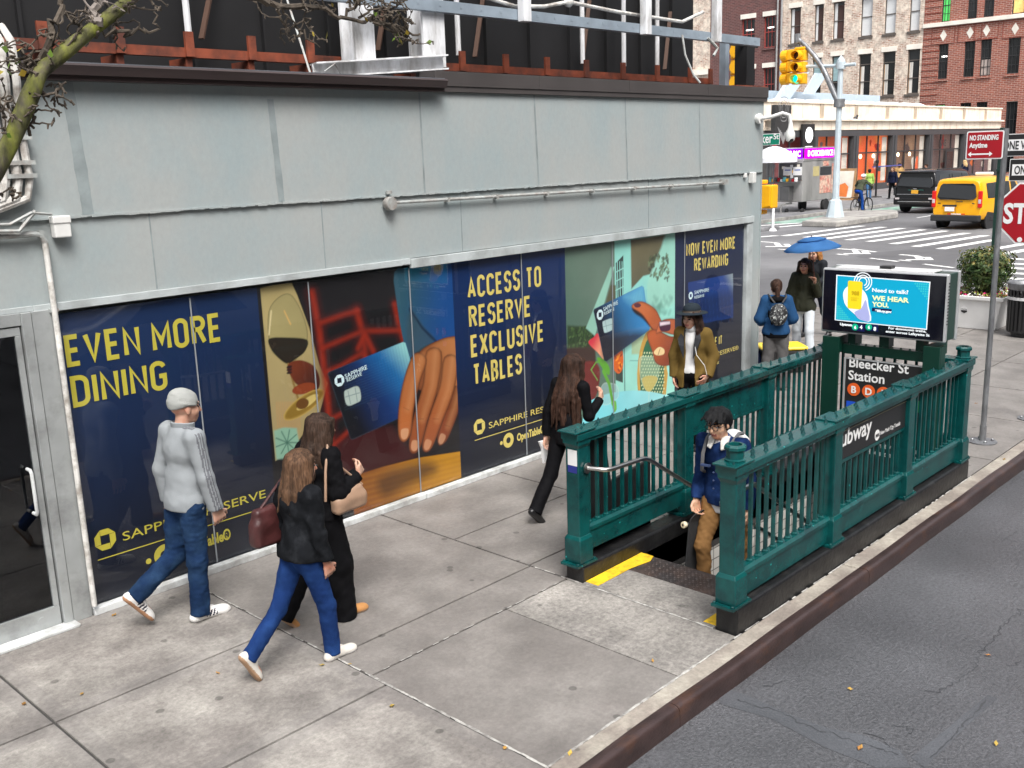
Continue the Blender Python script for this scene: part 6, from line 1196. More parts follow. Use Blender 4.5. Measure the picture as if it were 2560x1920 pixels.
# planted tub, queue post, wall bits on the far pavement
b = G(*c3s(1400, 1190), .1)
T = thing('potted_shrub', 'tall loose green shrub in a dark tub outside the shop', 'shrub', (b[0], b[1], .1)); mb = MB(); mb.lathe((b[0], b[1], .1), [(.5, 0), (.6, .9), (.55, .9)], 14); obj('tub', mb, m_sblk, T); leafball((b[0], b[1], 2.2), (.95, .95, 1.35), 700, .16, [m_lf, m_lf2], T, hollow=.2, seed=4)
leafball((b[0]-.3, b[1]-.3, 1.0), (.8, .8, .3), 160, .12, [M('leaf_red', (.25, .03, .03), .6), m_lf], T, seed=6)
b = G(*c3s(1710, 1290), .1); T = thing('queue_post', 'thin black queue post on the far pavement', 'post', (b[0], b[1], .1)); mb = MB(); mb.lathe((b[0], b[1], .1), [(.38, 0), (.36, .05), (.06, .1), (.06, 2.1), (.10, 2.12), (.10, 2.3)], 12); obj('post', mb, m_sblk, T)
mb = MB(); mb.box(b[0], b[0]+4.5, b[1]+.3, b[1]+.32, 1.95, 2.02); obj('belt', mb, M('belt_blue', (.08, .08, .3), .6), T)
p = PY(2033, 345, 31.6)
T = thing('shop_sign', 'small black projecting shop sign with a white disc', 'sign', (p[0], 31.9, p[2])); mb = MB(); mb.box(p[0]-.8, p[0]+.8, 31.9, 32.1, p[2]-.9, p[2]+.9); obj('board', mb, m_sblk, T, bevel=.03); mb = MB(); mb.lathe((p[0], 31.88, p[2]+.2), [(.5, 0), (.5, .015)], 20, 1); obj('disc', mb, em('sign_disc', (.9, .9, .9), 1.), T); mb = MB(); mb.box(p[0]-.5, p[0]+.5, 31.885, 31.898, p[2]-.65, p[2]-.5); obj('sign_text_bar', mb, m_sw, T)
mb = MB(); mb.box(p[0]-.1, p[0]+.1, 32.1, 32.3, p[2]-.1, p[2]+.1); obj('bracket', mb, m_sblk, T)
# pigeon on the cornice
p = PY(2137, 296, 32.15)
B = MB(); B.ball((p[0], 32.1, p[2]), (.30, .12, .14), 10, 6); B.ball((p[0]+.28, 32.1, p[2]+.17), .09, 8, 5); B.add([(p[0]-.2, 32.05, p[2]), (p[0]-.2, 32.15, p[2]), (p[0]-.62, 32.15, p[2]-.08), (p[0]-.62, 32.05, p[2]-.08)], [(0, 1, 2, 3)]); B.add([(p[0]+.36, 32.08, p[2]+.18), (p[0]+.36, 32.12, p[2]+.18), (p[0]+.45, 32.1, p[2]+.15)], [(0, 1, 2)])
T = thing('pigeon', 'dark pigeon perched on the cream cornice', 'bird', (p[0], 32.1, p[2]-.14)); obj('body', B, M('pigeon_grey', (.05, .05, .055), .7), T, smooth=True)
# ================================================================== VEHICLES
m_cblk = M('car_paint_black', (.004, .004, .005), .2, var=0., coat=.5, spec=.4); m_cyel = M('taxi_yellow', (.86, .40, .003), .28, var=.03, coat=.6); m_cgl = M('car_glass', (.010, .011, .012), .04, var=0., spec=.8); m_tl = M('tail_light_red', (.45, .01, .01), .15, var=0., emit=.25); m_tlc = M('tail_light_clear', (.55, .5, .5), .12, var=0.); m_plas = M('bumper_plastic', (.022, .022, .024), .55, var=.1); m_chr = M('chrome', (.7, .7, .7), .12, metal=1., var=0.); m_plo = M('plate_orange', (.75, .38, .03), .5, var=.2, scale=30.); m_plw2 = M('plate_white', (.8, .8, .8), .5, var=.1, scale=30.)
def car(root, secs, paint, wins, rearwin, s=1.0):
    """secs: (x, rear tilt, zlow, w, zbelt, wbelt, ztop, wtop); x forward, y left"""
    rings = []
    for x, tl, zl, w, zb, wb, zt, wt in secs:
        h = [(w-.08, zl), (w, zl+.14), (w+.012, (zl+zb)/2), (w, zb-.12), (wb, zb), (wt+.3*(wb-wt)*.15, zt-.14), (wt-.04, zt-.05), (wt-.16, zt), (wt*.4, zt+.018)]
        rings.append([(x+tl*max(z-zb*.9, 0)+(.05*(abs(y)/w)**6 if x < .02 else 0), y, z) for y, z in h]+[(x+tl*max(z-zb*.9, 0)+(.05*(abs(y)/w)**6 if x < .02 else 0), -y, z) for y, z in h[::-1]])
    mb = MB(); mb.loft(rings); b = obj('body', mb, paint, root, smooth=True, bevel=.025)
    S = np.array(secs, float)
    def at(x): return [np.interp(x, S[:, 0], S[:, k]) for k in range(8)]
    def side(x, t, sg, o=.008):
        _, tl, zl, w, zb, wb, zt, wt = at(x); z0, z1 = zb+.02, zt-.15; y = wb+(wt-wb)*t*.93; return (x, sg*(y+o), z0+(z1-z0)*t)
    for sg in (1, -1):
        for x0, x1, x0t, x1t in wins:
            mb = MB(); P = []
            for o in (.012, -.03): P.append([side(x0, .04, sg, o), side(x1, .04, sg, o), side(x1t, .95, sg, o), side(x0t, .95, sg, o)])
            mb.add(P[0]+P[1], [(0, 1, 2, 3), (4, 7, 6, 5), (0, 4, 5, 1), (1, 5, 6, 2), (2, 6, 7, 3), (3, 7, 4, 0)]); obj('side_window', mb, m_cgl, root, bevel=.01)
    y, z0, z1, x0, x1, yt = rearwin; mb = MB(); mb.prism([(x0, y, z0+.1), (x0, y-.12, z0), (x0, -y+.12, z0), (x0, -y, z0+.1), (x1, -yt, z1-.08), (x1, -yt+.08, z1), (x1, yt-.08, z1), (x1, yt, z1-.08)], (.04, 0, 0)); obj('rear_window', mb, m_cgl, root, bevel=.012)
    return b
def bx(name, root, mat, x0, x1, y0, y1, z0, z1, bev=.01): mb = MB(); mb.box(x0, x1, y0, y1, z0, z1); return obj(name, mb, mat, root, bevel=bev)
def place(root, px, py, wx, wyy, hd, sc):
    p = G(px, py, ZM); f = np.array([math.cos(hd), math.sin(hd)]); l = np.array([-f[1], f[0]]); r0 = p[:2]-sc*(f*wx+l*wyy)
    root.location = (r0[0], r0[1], ZM); root.rotation_euler = (0, 0, hd); root.scale = (sc, sc, sc)
T = thing('suv', 'large black SUV with an orange plate seen from behind', 'car')
car(T, [(0, .16, .52, .97, 1.10, .98, 1.84, .82), (.22, .05, .40, 1.0, 1.10, 1.0, 1.90, .84), (2.0, 0, .36, 1.02, 1.10, 1.01, 1.93, .86), (3.4, 0, .36, 1.02, 1.08, 1.01, 1.90, .85), (3.75, 0, .36, 1.02, 1.07, 1.0, 1.82, .83), (4.5, 0, .38, 1.0, 1.05, .97, 1.24, .86), (5.5, 0, .42, .97, 1.0, .93, 1.10, .82), (5.7, 0, .5, .9, .9, .86, 1.0, .7)], m_cblk, [(.32, 1.42, .46, 1.42), (1.50, 1.72, 1.50, 1.72), (1.78, 2.75, 1.78, 2.7), (2.83, 3.95, 2.83, 3.5)], (.84, 1.16, 1.66, -.015, .07, .74))
bx('spoiler', T, m_cblk, -.06, .35, -.80, .80, 1.82, 1.90, .03); bx('rear_bumper', T, m_cblk, -.09, .1, -.96, .96, .40, .72, .04); bx('bumper_strip', T, m_chr, -.095, -.08, -.75, .75, .53, .56, .004); bx('tailgate_strip', T, m_chr, -.012, -.002, -.85, .85, .86, .885, .004); bx('plate', T, m_plo, -.02, -.006, -.16, .16, .90, 1.06, .004)
bx('emblem', T, m_chr, -.012, -.002, -.09, .09, 1.10, 1.14, .01); bx('lettering_strip', T, M('badge_green', (.02, .12, .10), .4), -.010, -.002, -.4, .32, 1.05, 1.075, .002)
for sg in (1, -1): bx('tail_light', T, m_tlc if sg < 0 else m_cgl, -.02, .1, sg*.965-.07, sg*.965+.04, .82, 1.20, .02); bx('reflector', T, m_tlc, -.096, -.05, sg*.78-.1, sg*.78+.1, .64, .72, .01); bx('roof_rail', T, m_cblk, .5, 3.2, sg*.74-.02, sg*.74+.02, 1.93, 1.98, .01); bx('wing_mirror', T, m_cblk, 3.9, 4.05, sg*1.12-.12, sg*1.12+.12, 1.1, 1.32, .03)
for x in (1.05, 4.4):
    for sg in (1, -1): wheel((x, sg*.88, .41), .41, .29, T, 1, m_sil)
bx('exhaust', T, m_plas, .3, 4.8, -.8, .8, .28, .41)
place(T, 2264, 530, 1.0, .85, R(-3), 1.08)
T = thing('taxi', 'yellow taxi van with a big rear window driving away beside the stop sign', 'taxi')
car(T, [(0, .09, .44, .86, 1.08, .88, 1.76, .76), (.16, .03, .36, .91, 1.08, .91, 1.82, .79), (2.0, 0, .32, .92, 1.05, .92, 1.86, .80), (3.1, 0, .32, .92, 1.02, .92, 1.82, .78), (3.4, 0, .32, .92, 1.0, .91, 1.74, .76), (4.15, 0, .34, .90, .98, .86, 1.12, .76), (4.6, 0, .38, .86, .9, .8, .98, .7), (4.75, 0, .45, .8, .8, .72, .86, .6)], m_cyel, [(.55, 1.45, .55, 1.45), (1.65, 2.55, 1.65, 2.55), (2.68, 3.6, 2.68, 3.15)], (.72, 1.08, 1.66, -.012, .055, .64))
bx('rear_bumper', T, m_plas, -.10, .12, -.90, .90, .30, .53, .04); bx('plate', T, m_plw2, -.022, -.004, .05, .40, .66, .82, .004); bx('plate_recess', T, m_plas, -.016, -.002, -.03, .50, .83, .90, .008); bx('door_handle', T, m_plas, -.016, -.002, -.24, -.02, 1.0, 1.03, .004); bx('reflector', T, m_tl, -.012, -.002, -.35, -.22, .545, .585, .003); bx('reflector', T, m_tl, -.012, -.002, .18, .3, .545, .585, .003); bx('sticker', T, m_plw2, -.011, -.002, -.2, .16, .545, .58, .002)
for y in (.62, -.62): bx('hinge', T, m_plas, -.012, .0, y-.05, y+.05, .93, .97, .004)
mb = MB(); mb.box(-.008, -.002, -.004, .004, .55, 1.06); obj('door_gap', mb, m_plas, T)
for sg in (1, -1):
    B = bx('tail_light', T, m_tl, -.004, .10, sg*.845-.07, sg*.845+.075, .80, 1.40, .03); bx('lamp_lens', B, m_tlc, -.012, .02, sg*.845-.05, sg*.845+.05, .95, 1.10, .01); bx('wing_mirror', T, m_plas, 3.3, 3.42, sg*1.02-.1, sg*1.02+.1, 1.02, 1.22, .03); bx('sill', T, m_plas, .8, 3.9, sg*.915-.02, sg*.915+.02, .28, .44, .02)
bx('roof_lamp', T, m_plw2, 2.2, 2.36, -.32, .32, 1.89, 2.0, .03)
for x in (.88, 3.9):
    for sg in (1, -1):
        wheel((x, sg*.79, .33), .33, .23, T, 1, m_sil); mb = MB(); mb.lathe((x, sg*.90, .34), [(.44, -.02), (.44, .025)], 24, 1); obj('wheel_arch', mb, m_plas, T)
place(T, 2361, 568, .9, .78, R(-4), 1.08)
# parked grey car on the street side, seen mirrored in the shop windows
T = thing('parked_car', 'silver grey parked car reflected in the shop window glass', 'car')
m_csil = M('car_paint_silver', (.34, .35, .37), .25, metal=.5, var=0., coat=.6)
car(T, [(0, .12, .44, .86, .92, .87, 1.38, .66), (.3, .1, .34, .90, .92, .9, 1.44, .70), (1.6, 0, .3, .91, .92, .91, 1.47, .72), (2.5, 0, .3, .91, .92, .91, 1.40, .70), (3.3, 0, .32, .9, .92, .88, 1.0, .76), (4.2, 0, .36, .86, .86, .8, .90, .66), (4.4, 0, .42, .76, .78, .7, .82, .56)], m_csil, [(.5, 1.5, .75, 1.5), (1.58, 2.9, 1.58, 2.45)], (.66, .96, 1.32, -.01, .09, .56))
for x in (.85, 3.5):
    for sg in (1, -1): wheel((x, sg*.80, .32), .32, .21, T, 1, m_sil)
T.location = (10.4, -2.1, -.13); T.rotation_euler = (0, 0, R(180))
# ================================================================== PEOPLE
# every figure is grown as smooth blended volumes on a grid, then skinned to one continuous surface
class Vol:
    def __init__(s, lo, hi, h):
        s.lo = np.array(lo, float); s.h = h; s.n = np.maximum(np.ceil((np.array(hi)-s.lo)/h).astype(int)+1, 4); s.F = np.full(s.n, .2, np.float32)
        s.ax = [s.lo[i]+h*np.arange(s.n[i]) for i in range(3)]
    def reg(s, lo, hi):
        a = np.clip(np.floor((np.array(lo)-s.lo)/s.h).astype(int), 0, s.n-1); b = np.clip(np.ceil((np.array(hi)-s.lo)/s.h).astype(int)+1, 1, s.n)
        if np.any(b-a < 1): return None
        sl = tuple(slice(a[i], b[i]) for i in range(3)); X = np.meshgrid(*[s.ax[i][sl[i]] for i in range(3)], indexing='ij'); return sl, np.stack(X, -1).astype(np.float32)
    def mix(s, sl, d, k, sub=False):
        F = s.F[sl]
        if sub: d = -d; h = np.clip(.5-.5*(d-F)/k, 0, 1) if k else (d < F)*1.; s.F[sl] = (F*h+d*(1-h)+k*h*(1-h)) if k else np.maximum(F, d)
        else: h = np.clip(.5+.5*(F-d)/k, 0, 1) if k else 0; s.F[sl] = (F*(1-h)+d*h-k*h*(1-h)) if k else np.minimum(F, d)
    def cap(s, a, b, r0, r1, k=.02, sub=False, flat=None):
        a, b = np.array(a, np.float32), np.array(b, np.float32); R_ = max(r0, r1)+k+2*s.h; q = s.reg(np.minimum(a, b)-R_, np.maximum(a, b)+R_)
        if q is None: return s
        sl, P = q; e = b-a; t = np.clip(((P-a)@e)/max(e@e, 1e-9), 0, 1); v = P-a-t[..., None]*e
        if flat is not None: f = np.array(flat[0], np.float32); dv = v@f; v = v+f*(dv*(1/flat[1]-1))[..., None]; 
        d = np.linalg.norm(v, axis=-1)-(r0+(r1-r0)*t); s.mix(sl, d, k, sub); return s
    def ell(s, c, r, k=.02, M3=None, sub=False):
        c = np.array(c, np.float32); r = np.array(r, np.float32); R_ = max(r)+k+2*s.h; q = s.reg(c-R_, c+R_)
        if q is None: return s
        sl, P = q; p = P-c
        if M3 is not None: p = p@np.array(M3, np.float32)
        k0 = np.linalg.norm(p/r, axis=-1); k1 = np.linalg.norm(p/(r*r), axis=-1); d = k0*(k0-1)/np.maximum(k1, 1e-6); s.mix(sl, d, k, sub); return s
    def cut(s, p, n, k=.0):                         # keep the side n points away from
        n = np.array(n, np.float32); n /= np.linalg.norm(n); X = np.meshgrid(*s.ax, indexing='ij'); d = sum((X[i]-p[i])*n[i] for i in range(3)).astype(np.float32); s.F = np.maximum(s.F, d); return s
    def cutl(s, p, n, c, rad):                      # the same, only inside a ball round c
        q = s.reg(np.array(c)-rad, np.array(c)+rad); sl, P = q; n = np.array(n, np.float32)/np.linalg.norm(n); d = (P-np.array(p, np.float32))@n; m = np.linalg.norm(P-np.array(c, np.float32), axis=-1) < rad; s.F[sl] = np.where(m, np.maximum(s.F[sl], d), s.F[sl]); return s
    def rbox(s, c, b, r, k=.02):
        c, b = np.array(c, np.float32), np.array(b, np.float32); sl, P = s.reg(c-b-r-k-.03, c+b+r+k+.03); q = np.abs(P-c)-b; d = np.linalg.norm(np.maximum(q, 0), axis=-1)+np.minimum(q.max(-1), 0)-r; s.mix(sl, d, k); return s
    def slot(s, x0, w):
        X = np.meshgrid(*s.ax, indexing='ij'); d = np.maximum(np.abs(X[1])-w(X[2]), x0-X[0]); s.F = np.maximum(s.F, -d.astype(np.float32)); return s
    def noise(s, amp, freq, seed=0, aniso=(1, 1, 1)):
        g = np.random.default_rng(seed); X = np.meshgrid(*s.ax, indexing='ij', sparse=True); near = np.abs(s.F) < 4*s.h+amp*2
        N_ = np.zeros_like(s.F)
        for i in range(6):
            d = g.normal(size=3); d = d/np.linalg.norm(d)*freq*(.6+.9*g.random())*np.array(aniso); ph = g.random()*6.28; w = g.normal(size=3)*.4; N_ += np.sin(d[0]*X[0]+d[1]*X[1]+d[2]*X[2]+ph+.8*np.sin(w[0]*freq*X[0]+w[1]*freq*X[1]+w[2]*freq*X[2])).astype(np.float32)
        s.F = np.where(near, s.F+amp*N_/3, s.F); return s
    def mesh(s):
        F = s.F.copy(); F[0] = F[-1] = .2; F[:, 0] = F[:, -1] = .2; F[:, :, 0] = F[:, :, -1] = .2
        I = F < 0; n = np.array(F.shape); c = np.zeros(n-1, int); acc = np.zeros((*(n-1), 3), np.float32); cnt = np.zeros(n-1, np.float32)
        for a in range(3):
            A = F.take(range(n[a]-1), a); B = F.take(range(1, n[a]), a); x = (A < 0) != (B < 0); t = np.where(x, A/np.where(x, A-B, 1), 0).astype(np.float32); o = [q for q in range(3) if q != a]
            for i in (0, 1):
                for j in (0, 1):
                    sl = [slice(None)]*3; sl[o[0]] = slice(i, n[o[0]]-1+i); sl[o[1]] = slice(j, n[o[1]]-1+j); xx = x[tuple(sl)]; tt = t[tuple(sl)]
                    v = np.zeros((*xx.shape, 3), np.float32); v[..., a] = tt; v[..., o[0]] = i; v[..., o[1]] = j; acc += v*xx[..., None]; cnt += xx
        act = cnt > 0; idx = np.full(act.shape, -1); idx[act] = np.arange(act.sum()); gi = np.argwhere(act); V = s.lo+s.h*(gi+acc[act]/cnt[act][:, None]); Q = []
        for a in range(3):
            A = I.take(range(n[a]-1), a); B = I.take(range(1, n[a]), a); b, c_ = (a+1) % 3, (a+2) % 3; e = np.argwhere(A != B); ok = (e[:, b] > 0) & (e[:, c_] > 0) & (e[:, b] < n[b]-1) & (e[:, c_] < n[c_]-1); e = e[ok]; ins = A[tuple(e.T)]
            def off(db, dc): q = e.copy(); q[:, b] -= db; q[:, c_] -= dc; return idx[tuple(q.T)]
            q = np.stack([off(1, 1), off(0, 1), off(0, 0), off(1, 0)], 1); q[~ins] = q[~ins][:, ::-1]; Q.append(q)
        Q = np.concatenate(Q); Q = Q[(Q >= 0).all(1)]; return V, Q
def vobj(name, vol, mats, parent, pick=None, sm=2):
    V, Q = vol.mesh()
    for _ in range(sm):                               # light relaxing keeps the grid from showing
        S_ = np.zeros_like(V); C_ = np.zeros(len(V))
        for i in range(4):
            a, b = Q[:, i], Q[:, (i+1) % 4]; np.add.at(S_, a, V[b]); np.add.at(C_, a, 1)
        V = .5*V+.5*S_/np.maximum(C_, 1)[:, None]
    me = bpy.data.meshes.new(name); me.from_pydata(V.tolist(), [], Q.tolist())
    if not isinstance(mats, (list, tuple)): mats = [mats]
    for m in mats: me.materials.append(m)
    if pick is not None: me.polygons.foreach_set('material_index', pick(V[Q].mean(1)).astype(int))
    me.polygons.foreach_set('use_smooth', [True]*len(Q)); me.update(); o = bpy.data.objects.new(name, me); COL.objects.link(o); o.parent = parent; WL[o.name] = wl(parent); return o
def nz(v): v = np.array(v, float); return v/np.linalg.norm(v)
def rotz(a): c, s_ = math.cos(a), math.sin(a); return np.array([[c, -s_, 0], [s_, c, 0], [0, 0, 1]])
def roty(a): c, s_ = math.cos(a), math.sin(a); return np.array([[c, 0, s_], [0, 1, 0], [-s_, 0, c]])
def skel(h=1.7, pelvis=None, lean=0., twist=0., legs=None, arms=None, look=(0, 0), male=True, drop=0.):
    """joints in a frame with x forward, y left, z up; directions are given for thigh, shin, foot and upper arm, forearm, hand"""
    J = {}; P = np.array([0, 0, .525*h-drop]) if pelvis is None else np.array(pelvis, float); J['pel'] = P
    up = nz([math.sin(lean), 0, math.cos(lean)]); hw = .052*h; sw = (.101 if male else .089)*h; Rt = rotz(twist)
    J['up'] = up; J['waist'] = P+up*.10*h; J['chest'] = P+up*.215*h; J['neck'] = P+up*.305*h; J['hd0'] = P+up*.326*h+np.array([.012*h, 0, 0])
    J['R'] = rotz(look[0])@roty(look[1]); J['head'] = J['hd0']+J['R']@np.array([.008*h, 0, .072*h])
    for k, sg in (('L', 1), ('R', -1)):
        J['hip'+k] = P+np.array([0, sg*hw, -.005*h]); d = legs[k]; J['kn'+k] = J['hip'+k]+nz(d[0])*.245*h; J['an'+k] = J['kn'+k]+nz(d[1])*.235*h; J['ft'+k] = nz(d[2])
        J['sh'+k] = P+up*.288*h+Rt@np.array([0, sg*sw, 0]); d = arms[k]; J['el'+k] = J['sh'+k]+nz(d[0])*.172*h; J['wr'+k] = J['el'+k]+nz(d[1])*.148*h; J['hd'+k] = nz(d[2]); J['pm'+k] = nz(d[3]) if len(d) > 3 else nz([0, -sg, .1]); J['cu'+k] = d[4] if len(d) > 4 else .35
    J['h'] = h; J['male'] = male; return J
def bounds(J, pad=.16):
    P = np.array([v for k, v in J.items() if isinstance(v, np.ndarray) and v.shape == (3,) and not k[:2] in ('ft', 'pm') and k not in ('up', 'hdL', 'hdR')]); return P.min(0)-pad, P.max(0)+pad
m_eye = M('eye_dark', (.02, .015, .012), .2, var=0.)
def hand(v, w, d, palm, sg, L, curl, g=1.):
    d = nz(d); palm = nz(palm-d*(palm@d)); side = np.cross(palm, d)*sg; a = w+d*L*.42
    v.cap(w-d*.02, w+d*L*.12, .024*g, .024*g, .01); 
    for q in (-.45, -.15, .15, .42): v.cap(w+d*L*.1+side*L*q*.32, a+side*L*q*.9*.55, .014*g, .013*g, .012)
    for q, ln in ((-.42, .40), (-.14, .50), (.14, .54), (.42, .48)):
        b = a+side*L*q*.55; dd = d; seg = L*ln/3; r = .0095*g
        for i in range(3): 
            c1_ = curl*(1.+.25*i)*(1+.15*q); dd = nz(dd*math.cos(c1_)+palm*math.sin(c1_)); e = b+dd*seg; v.cap(b, e, r, r*.93, .004); b = e; r *= .93
    t0 = w+d*L*.14+side*L*.20; t1 = t0+nz(d*.7+side*.75+palm*.35)*L*.25; v.cap(t0, t1, .013*g, .012*g, .01); v.cap(t1, t1+nz(d*.9+side*.1+palm*.4)*L*.22, .011*g, .009*g, .006)
def body(J, par, skin, hairc, res=.0075, lips=None, slim=1.):
    h = J['h']; lo, hi = bounds(J, .13); v = Vol(lo, hi, res); s_ = h/1.72
    for c, r in (('pel', (.09, .13, .09)), ('waist', (.075, .105, .09)), ('chest', (.085, .125, .12))): v.ell(J[c], np.array(r)*s_*slim, .05)
    v.cap(J['chest'], J['neck'], .07*s_, .055*s_, .04); v.cap(J['neck']-J['up']*.03, J['hd0']+J['R']@np.array([-.005, 0, .05])*s_, .052*s_, .050*s_, .03)
    v.cap(J['shL'], J['shR'], .045*s_, .045*s_, .04)
    for k, sg in (('L', 1), ('R', -1)):
        v.cap(J['hip'+k], J['kn'+k], .075*s_, .05*s_, .03); v.cap(J['kn'+k], J['an'+k], .05*s_, .034*s_, .02); f = J['ft'+k]; v.cap(J['an'+k]-np.array([0, 0, .02]), J['an'+k]+f*.13*s_-np.array([0, 0, .04]), .034*s_, .026*s_, .02)
        v.cap(J['sh'+k], J['el'+k], .042*s_, .034*s_, .03); v.cap(J['el'+k], J['wr'+k], .034*s_, .025*s_, .02); hand(v, J['wr'+k], J['hd'+k], J['pm'+k], sg, .185*s_, J['cu'+k], s_)
    H, Rm = J['head'], J['R']; E = lambda c, r, k=.02, sub=False: v.ell(H+Rm@(np.array(c)*s_), np.array(r)*s_, k, Rm, sub)
    E((-.012, 0, .028), (.098, .076, .088)); E((.030, 0, -.035), (.066, .062, .080), .03); E((.052, 0, -.088), (.034, .036, .030), .03)
    for sg in (1, -1): E((.084, sg*.033, .006), (.020, .020, .013), .012, True); E((.05, sg*.040, -.03), (.035, .024, .024), .03); E((-.008, sg*.076, -.012), (.020, .011, .032), .006); E((.080, sg*.032, .004), (.014, .014, .011), .003)
    E((.090, 0, .030), (.016, .052, .012), .014)
    v.cap(H+Rm@(np.array((.092, 0, .014))*s_), H+Rm@(np.array((.116, 0, -.030))*s_), .010*s_, .014*s_, .010); E((.090, 0, -.063), (.014, .025, .007), .008); E((.088, 0, -.075), (.013, .022, .007), .008)
    mats = [skin, m_eye, lips or M('lip_rose', (.30, .09, .075), .5, var=.05), hairc]
    def pick(c):
        q = ((c-H)@Rm)/s_; o = np.zeros(len(c)); ay = np.abs(q[:, 1])
        o[(q[:, 0] > .06) & (ay > .018) & (ay < .047) & (np.abs(q[:, 2]-.004) < .0085)] = 1; o[(q[:, 0] > .07) & (ay < .026) & (np.abs(q[:, 2]+.069) < .011)] = 2; o[(q[:, 0] > .055) & (ay > .013) & (ay < .055) & (np.abs(q[:, 2]-.030-.06*(.03-np.abs(ay-.03))) < .007)] = 3; return o
    return vobj('body', v, mats, par, pick, 1)
def shoe(J, k, par, up, sole, res=.007, stripes=None, name='shoe', boot=False, big=1.):
    a = J['an'+k]; f = J['ft'+k]; s_ = J['h']/1.72; side = nz(np.cross([0, 0, 1], f)) if abs(f[2]) < .95 else np.array([0, 1., 0]); dn = nz(np.cross(f, side))*-1.; dn = dn if dn[2] < 0 or abs(dn[2]) < .3 else -dn
    if stripes is None: stripes = False
    R3 = np.stack([f, side, -dn], 1); o = a+dn*.068*s_*1.0; v = Vol(a-.30, a+.30, res)
    E = lambda c, r, k_=.02, sub=False: v.ell(o+R3@(np.array(c)*s_*big), np.array(r)*s_*big, k_, R3, sub)
    E((.0, 0, .055), (.055, .040, .055)); E((.10, 0, .03), (.10, .044, .036), .03); E((.17, 0, .018), (.055, .042, .030), .03); E((-.035, 0, .03), (.045, .037, .035), .03); E((.03, 0, .06), (.07, .038, .045), .03)
    if boot: v.cap(o+R3@np.array([.0, 0, .05])*s_, o+R3@np.array([-.01, 0, .14])*s_, .048*s_, .05*s_, .02)
    v.cut(o-R3[:, 2]*.0, -R3[:, 2]); v.cut(o+R3[:, 2]*(.088 if not boot else .15)*s_, R3[:, 2])
    def pick(c):
        q = ((c-o)@R3)/s_; r = (q[:, 2] < .020).astype(int)
        if stripes: r[(np.abs(np.mod(q[:, 0]-.45*q[:, 2], .028)-.014) < .0075) & (q[:, 0] > .025) & (q[:, 0] < .115) & (q[:, 2] > .022) & (q[:, 2] < .066) & (np.abs(q[:, 1]) > .018)] = 2
        return r
    return vobj(name, v, [up, sole]+([M('shoe_stripe', (.012, .012, .03), .5)] if stripes else []), par, pick, 1)
def trousers(J, par, mat, res=.010, r=(.098, .066, .060, .066), flare=None, name='trousers', hem=.0, seed=0, fold=.006, top=.10, hipw=1.):
    s_ = J['h']/1.72; lo, hi = bounds(J, .14); v = Vol(lo, hi, res); v.ell(J['pel']+J['up']*.01, np.array((.115, .158*hipw, .12))*s_, .04); v.ell(J['waist']-J['up']*.03, np.array((.10, .135, .10))*s_, .04)
    for k in 'LR':
        v.cap(J['hip'+k], J['kn'+k], r[0]*s_, r[1]*s_, .04); v.cap(J['kn'+k], J['an'+k]+nz(J['an'+k]-J['kn'+k])*.08, r[1]*s_, (flare or r[2])*s_, .03)
    v.noise(fold*.6, 24., seed, (1, 1, .35)); v.noise(fold*.4, 52., seed+1, (1, 1, .8)); v.noise(fold*.3, 105., seed+2, (1, 1, 1.2)); v.cut(J['pel']+J['up']*top*s_, J['up'])
    for k in 'LR': d = nz(J['an'+k]-J['kn'+k]); v.cutl(J['an'+k]+d*(.025-hem)*s_, d, J['an'+k]+d*.10*s_, .17)
    return vobj(name, v, mat, par, None, 2)
def jacket(J, par, mat, res=.010, bulk=1., hem=-.02, arm=(.062, .052, .046), name='jacket', mats=None, pick=None, seed=0, fold=.007, cuff=.0, belly=1., neck=.0, extra=None, chestw=1., sleeves='LR', slit=0.):
    s_ = J['h']/1.72; lo, hi = bounds(J, .20); v = Vol(lo, hi, res); up = J['up']; b = bulk
    v.ell(J['chest']+up*.015, np.array((.118*b*belly, .165*b*chestw, .15))*s_, .05); v.ell(J['waist'], np.array((.116*b*belly, (.160 if J['male'] else .148)*b, .15))*s_, .06); v.ell(J['pel']+up*.02, np.array((.126*b*belly, .172*b, .16))*s_, .06); v.cap(J['pel']+up*(hem*.5+.02)*s_, J['pel']+up*(hem-.08)*s_, .128*b*s_, .130*b*s_, .05, flat=((0, 1, 0), 1.36))
    v.cap(J['shL'], J['shR'], .064*s_*b, .064*s_*b, .05); v.cap(J['chest']+up*.06, J['neck']+up*.012, .075*s_*b, .066*s_, .04)
    for k in sleeves: v.cap(J['sh'+k], J['el'+k], arm[0]*s_*b, arm[1]*s_*b, .035); v.cap(J['el'+k], J['wr'+k]+nz(J['wr'+k]-J['el'+k])*.05, arm[1]*s_*b, arm[2]*s_*b, .025)
    if extra: extra(v, s_)
    v.noise(fold*.55, 22., seed, (1, 1, .5)); v.noise(fold*.45, 50., seed+1, (1, 1, .6)); v.noise(fold*.28, 100., seed+2, (1, 1, .8)); v.cut(J['pel']+up*hem*s_, -up); v.ell(J['hd0']+up*(.035-neck)*s_+np.array([.012, 0, 0]), np.array((.068, .062, .062))*s_, .01, None, True)
    for k in sleeves: d = nz(J['wr'+k]-J['el'+k]); v.cutl(J['wr'+k]-d*(.005+cuff)*s_, d, J['wr'+k]+d*.045*s_, .066)
    return vobj(name, v, mats or mat, par, pick, 2)
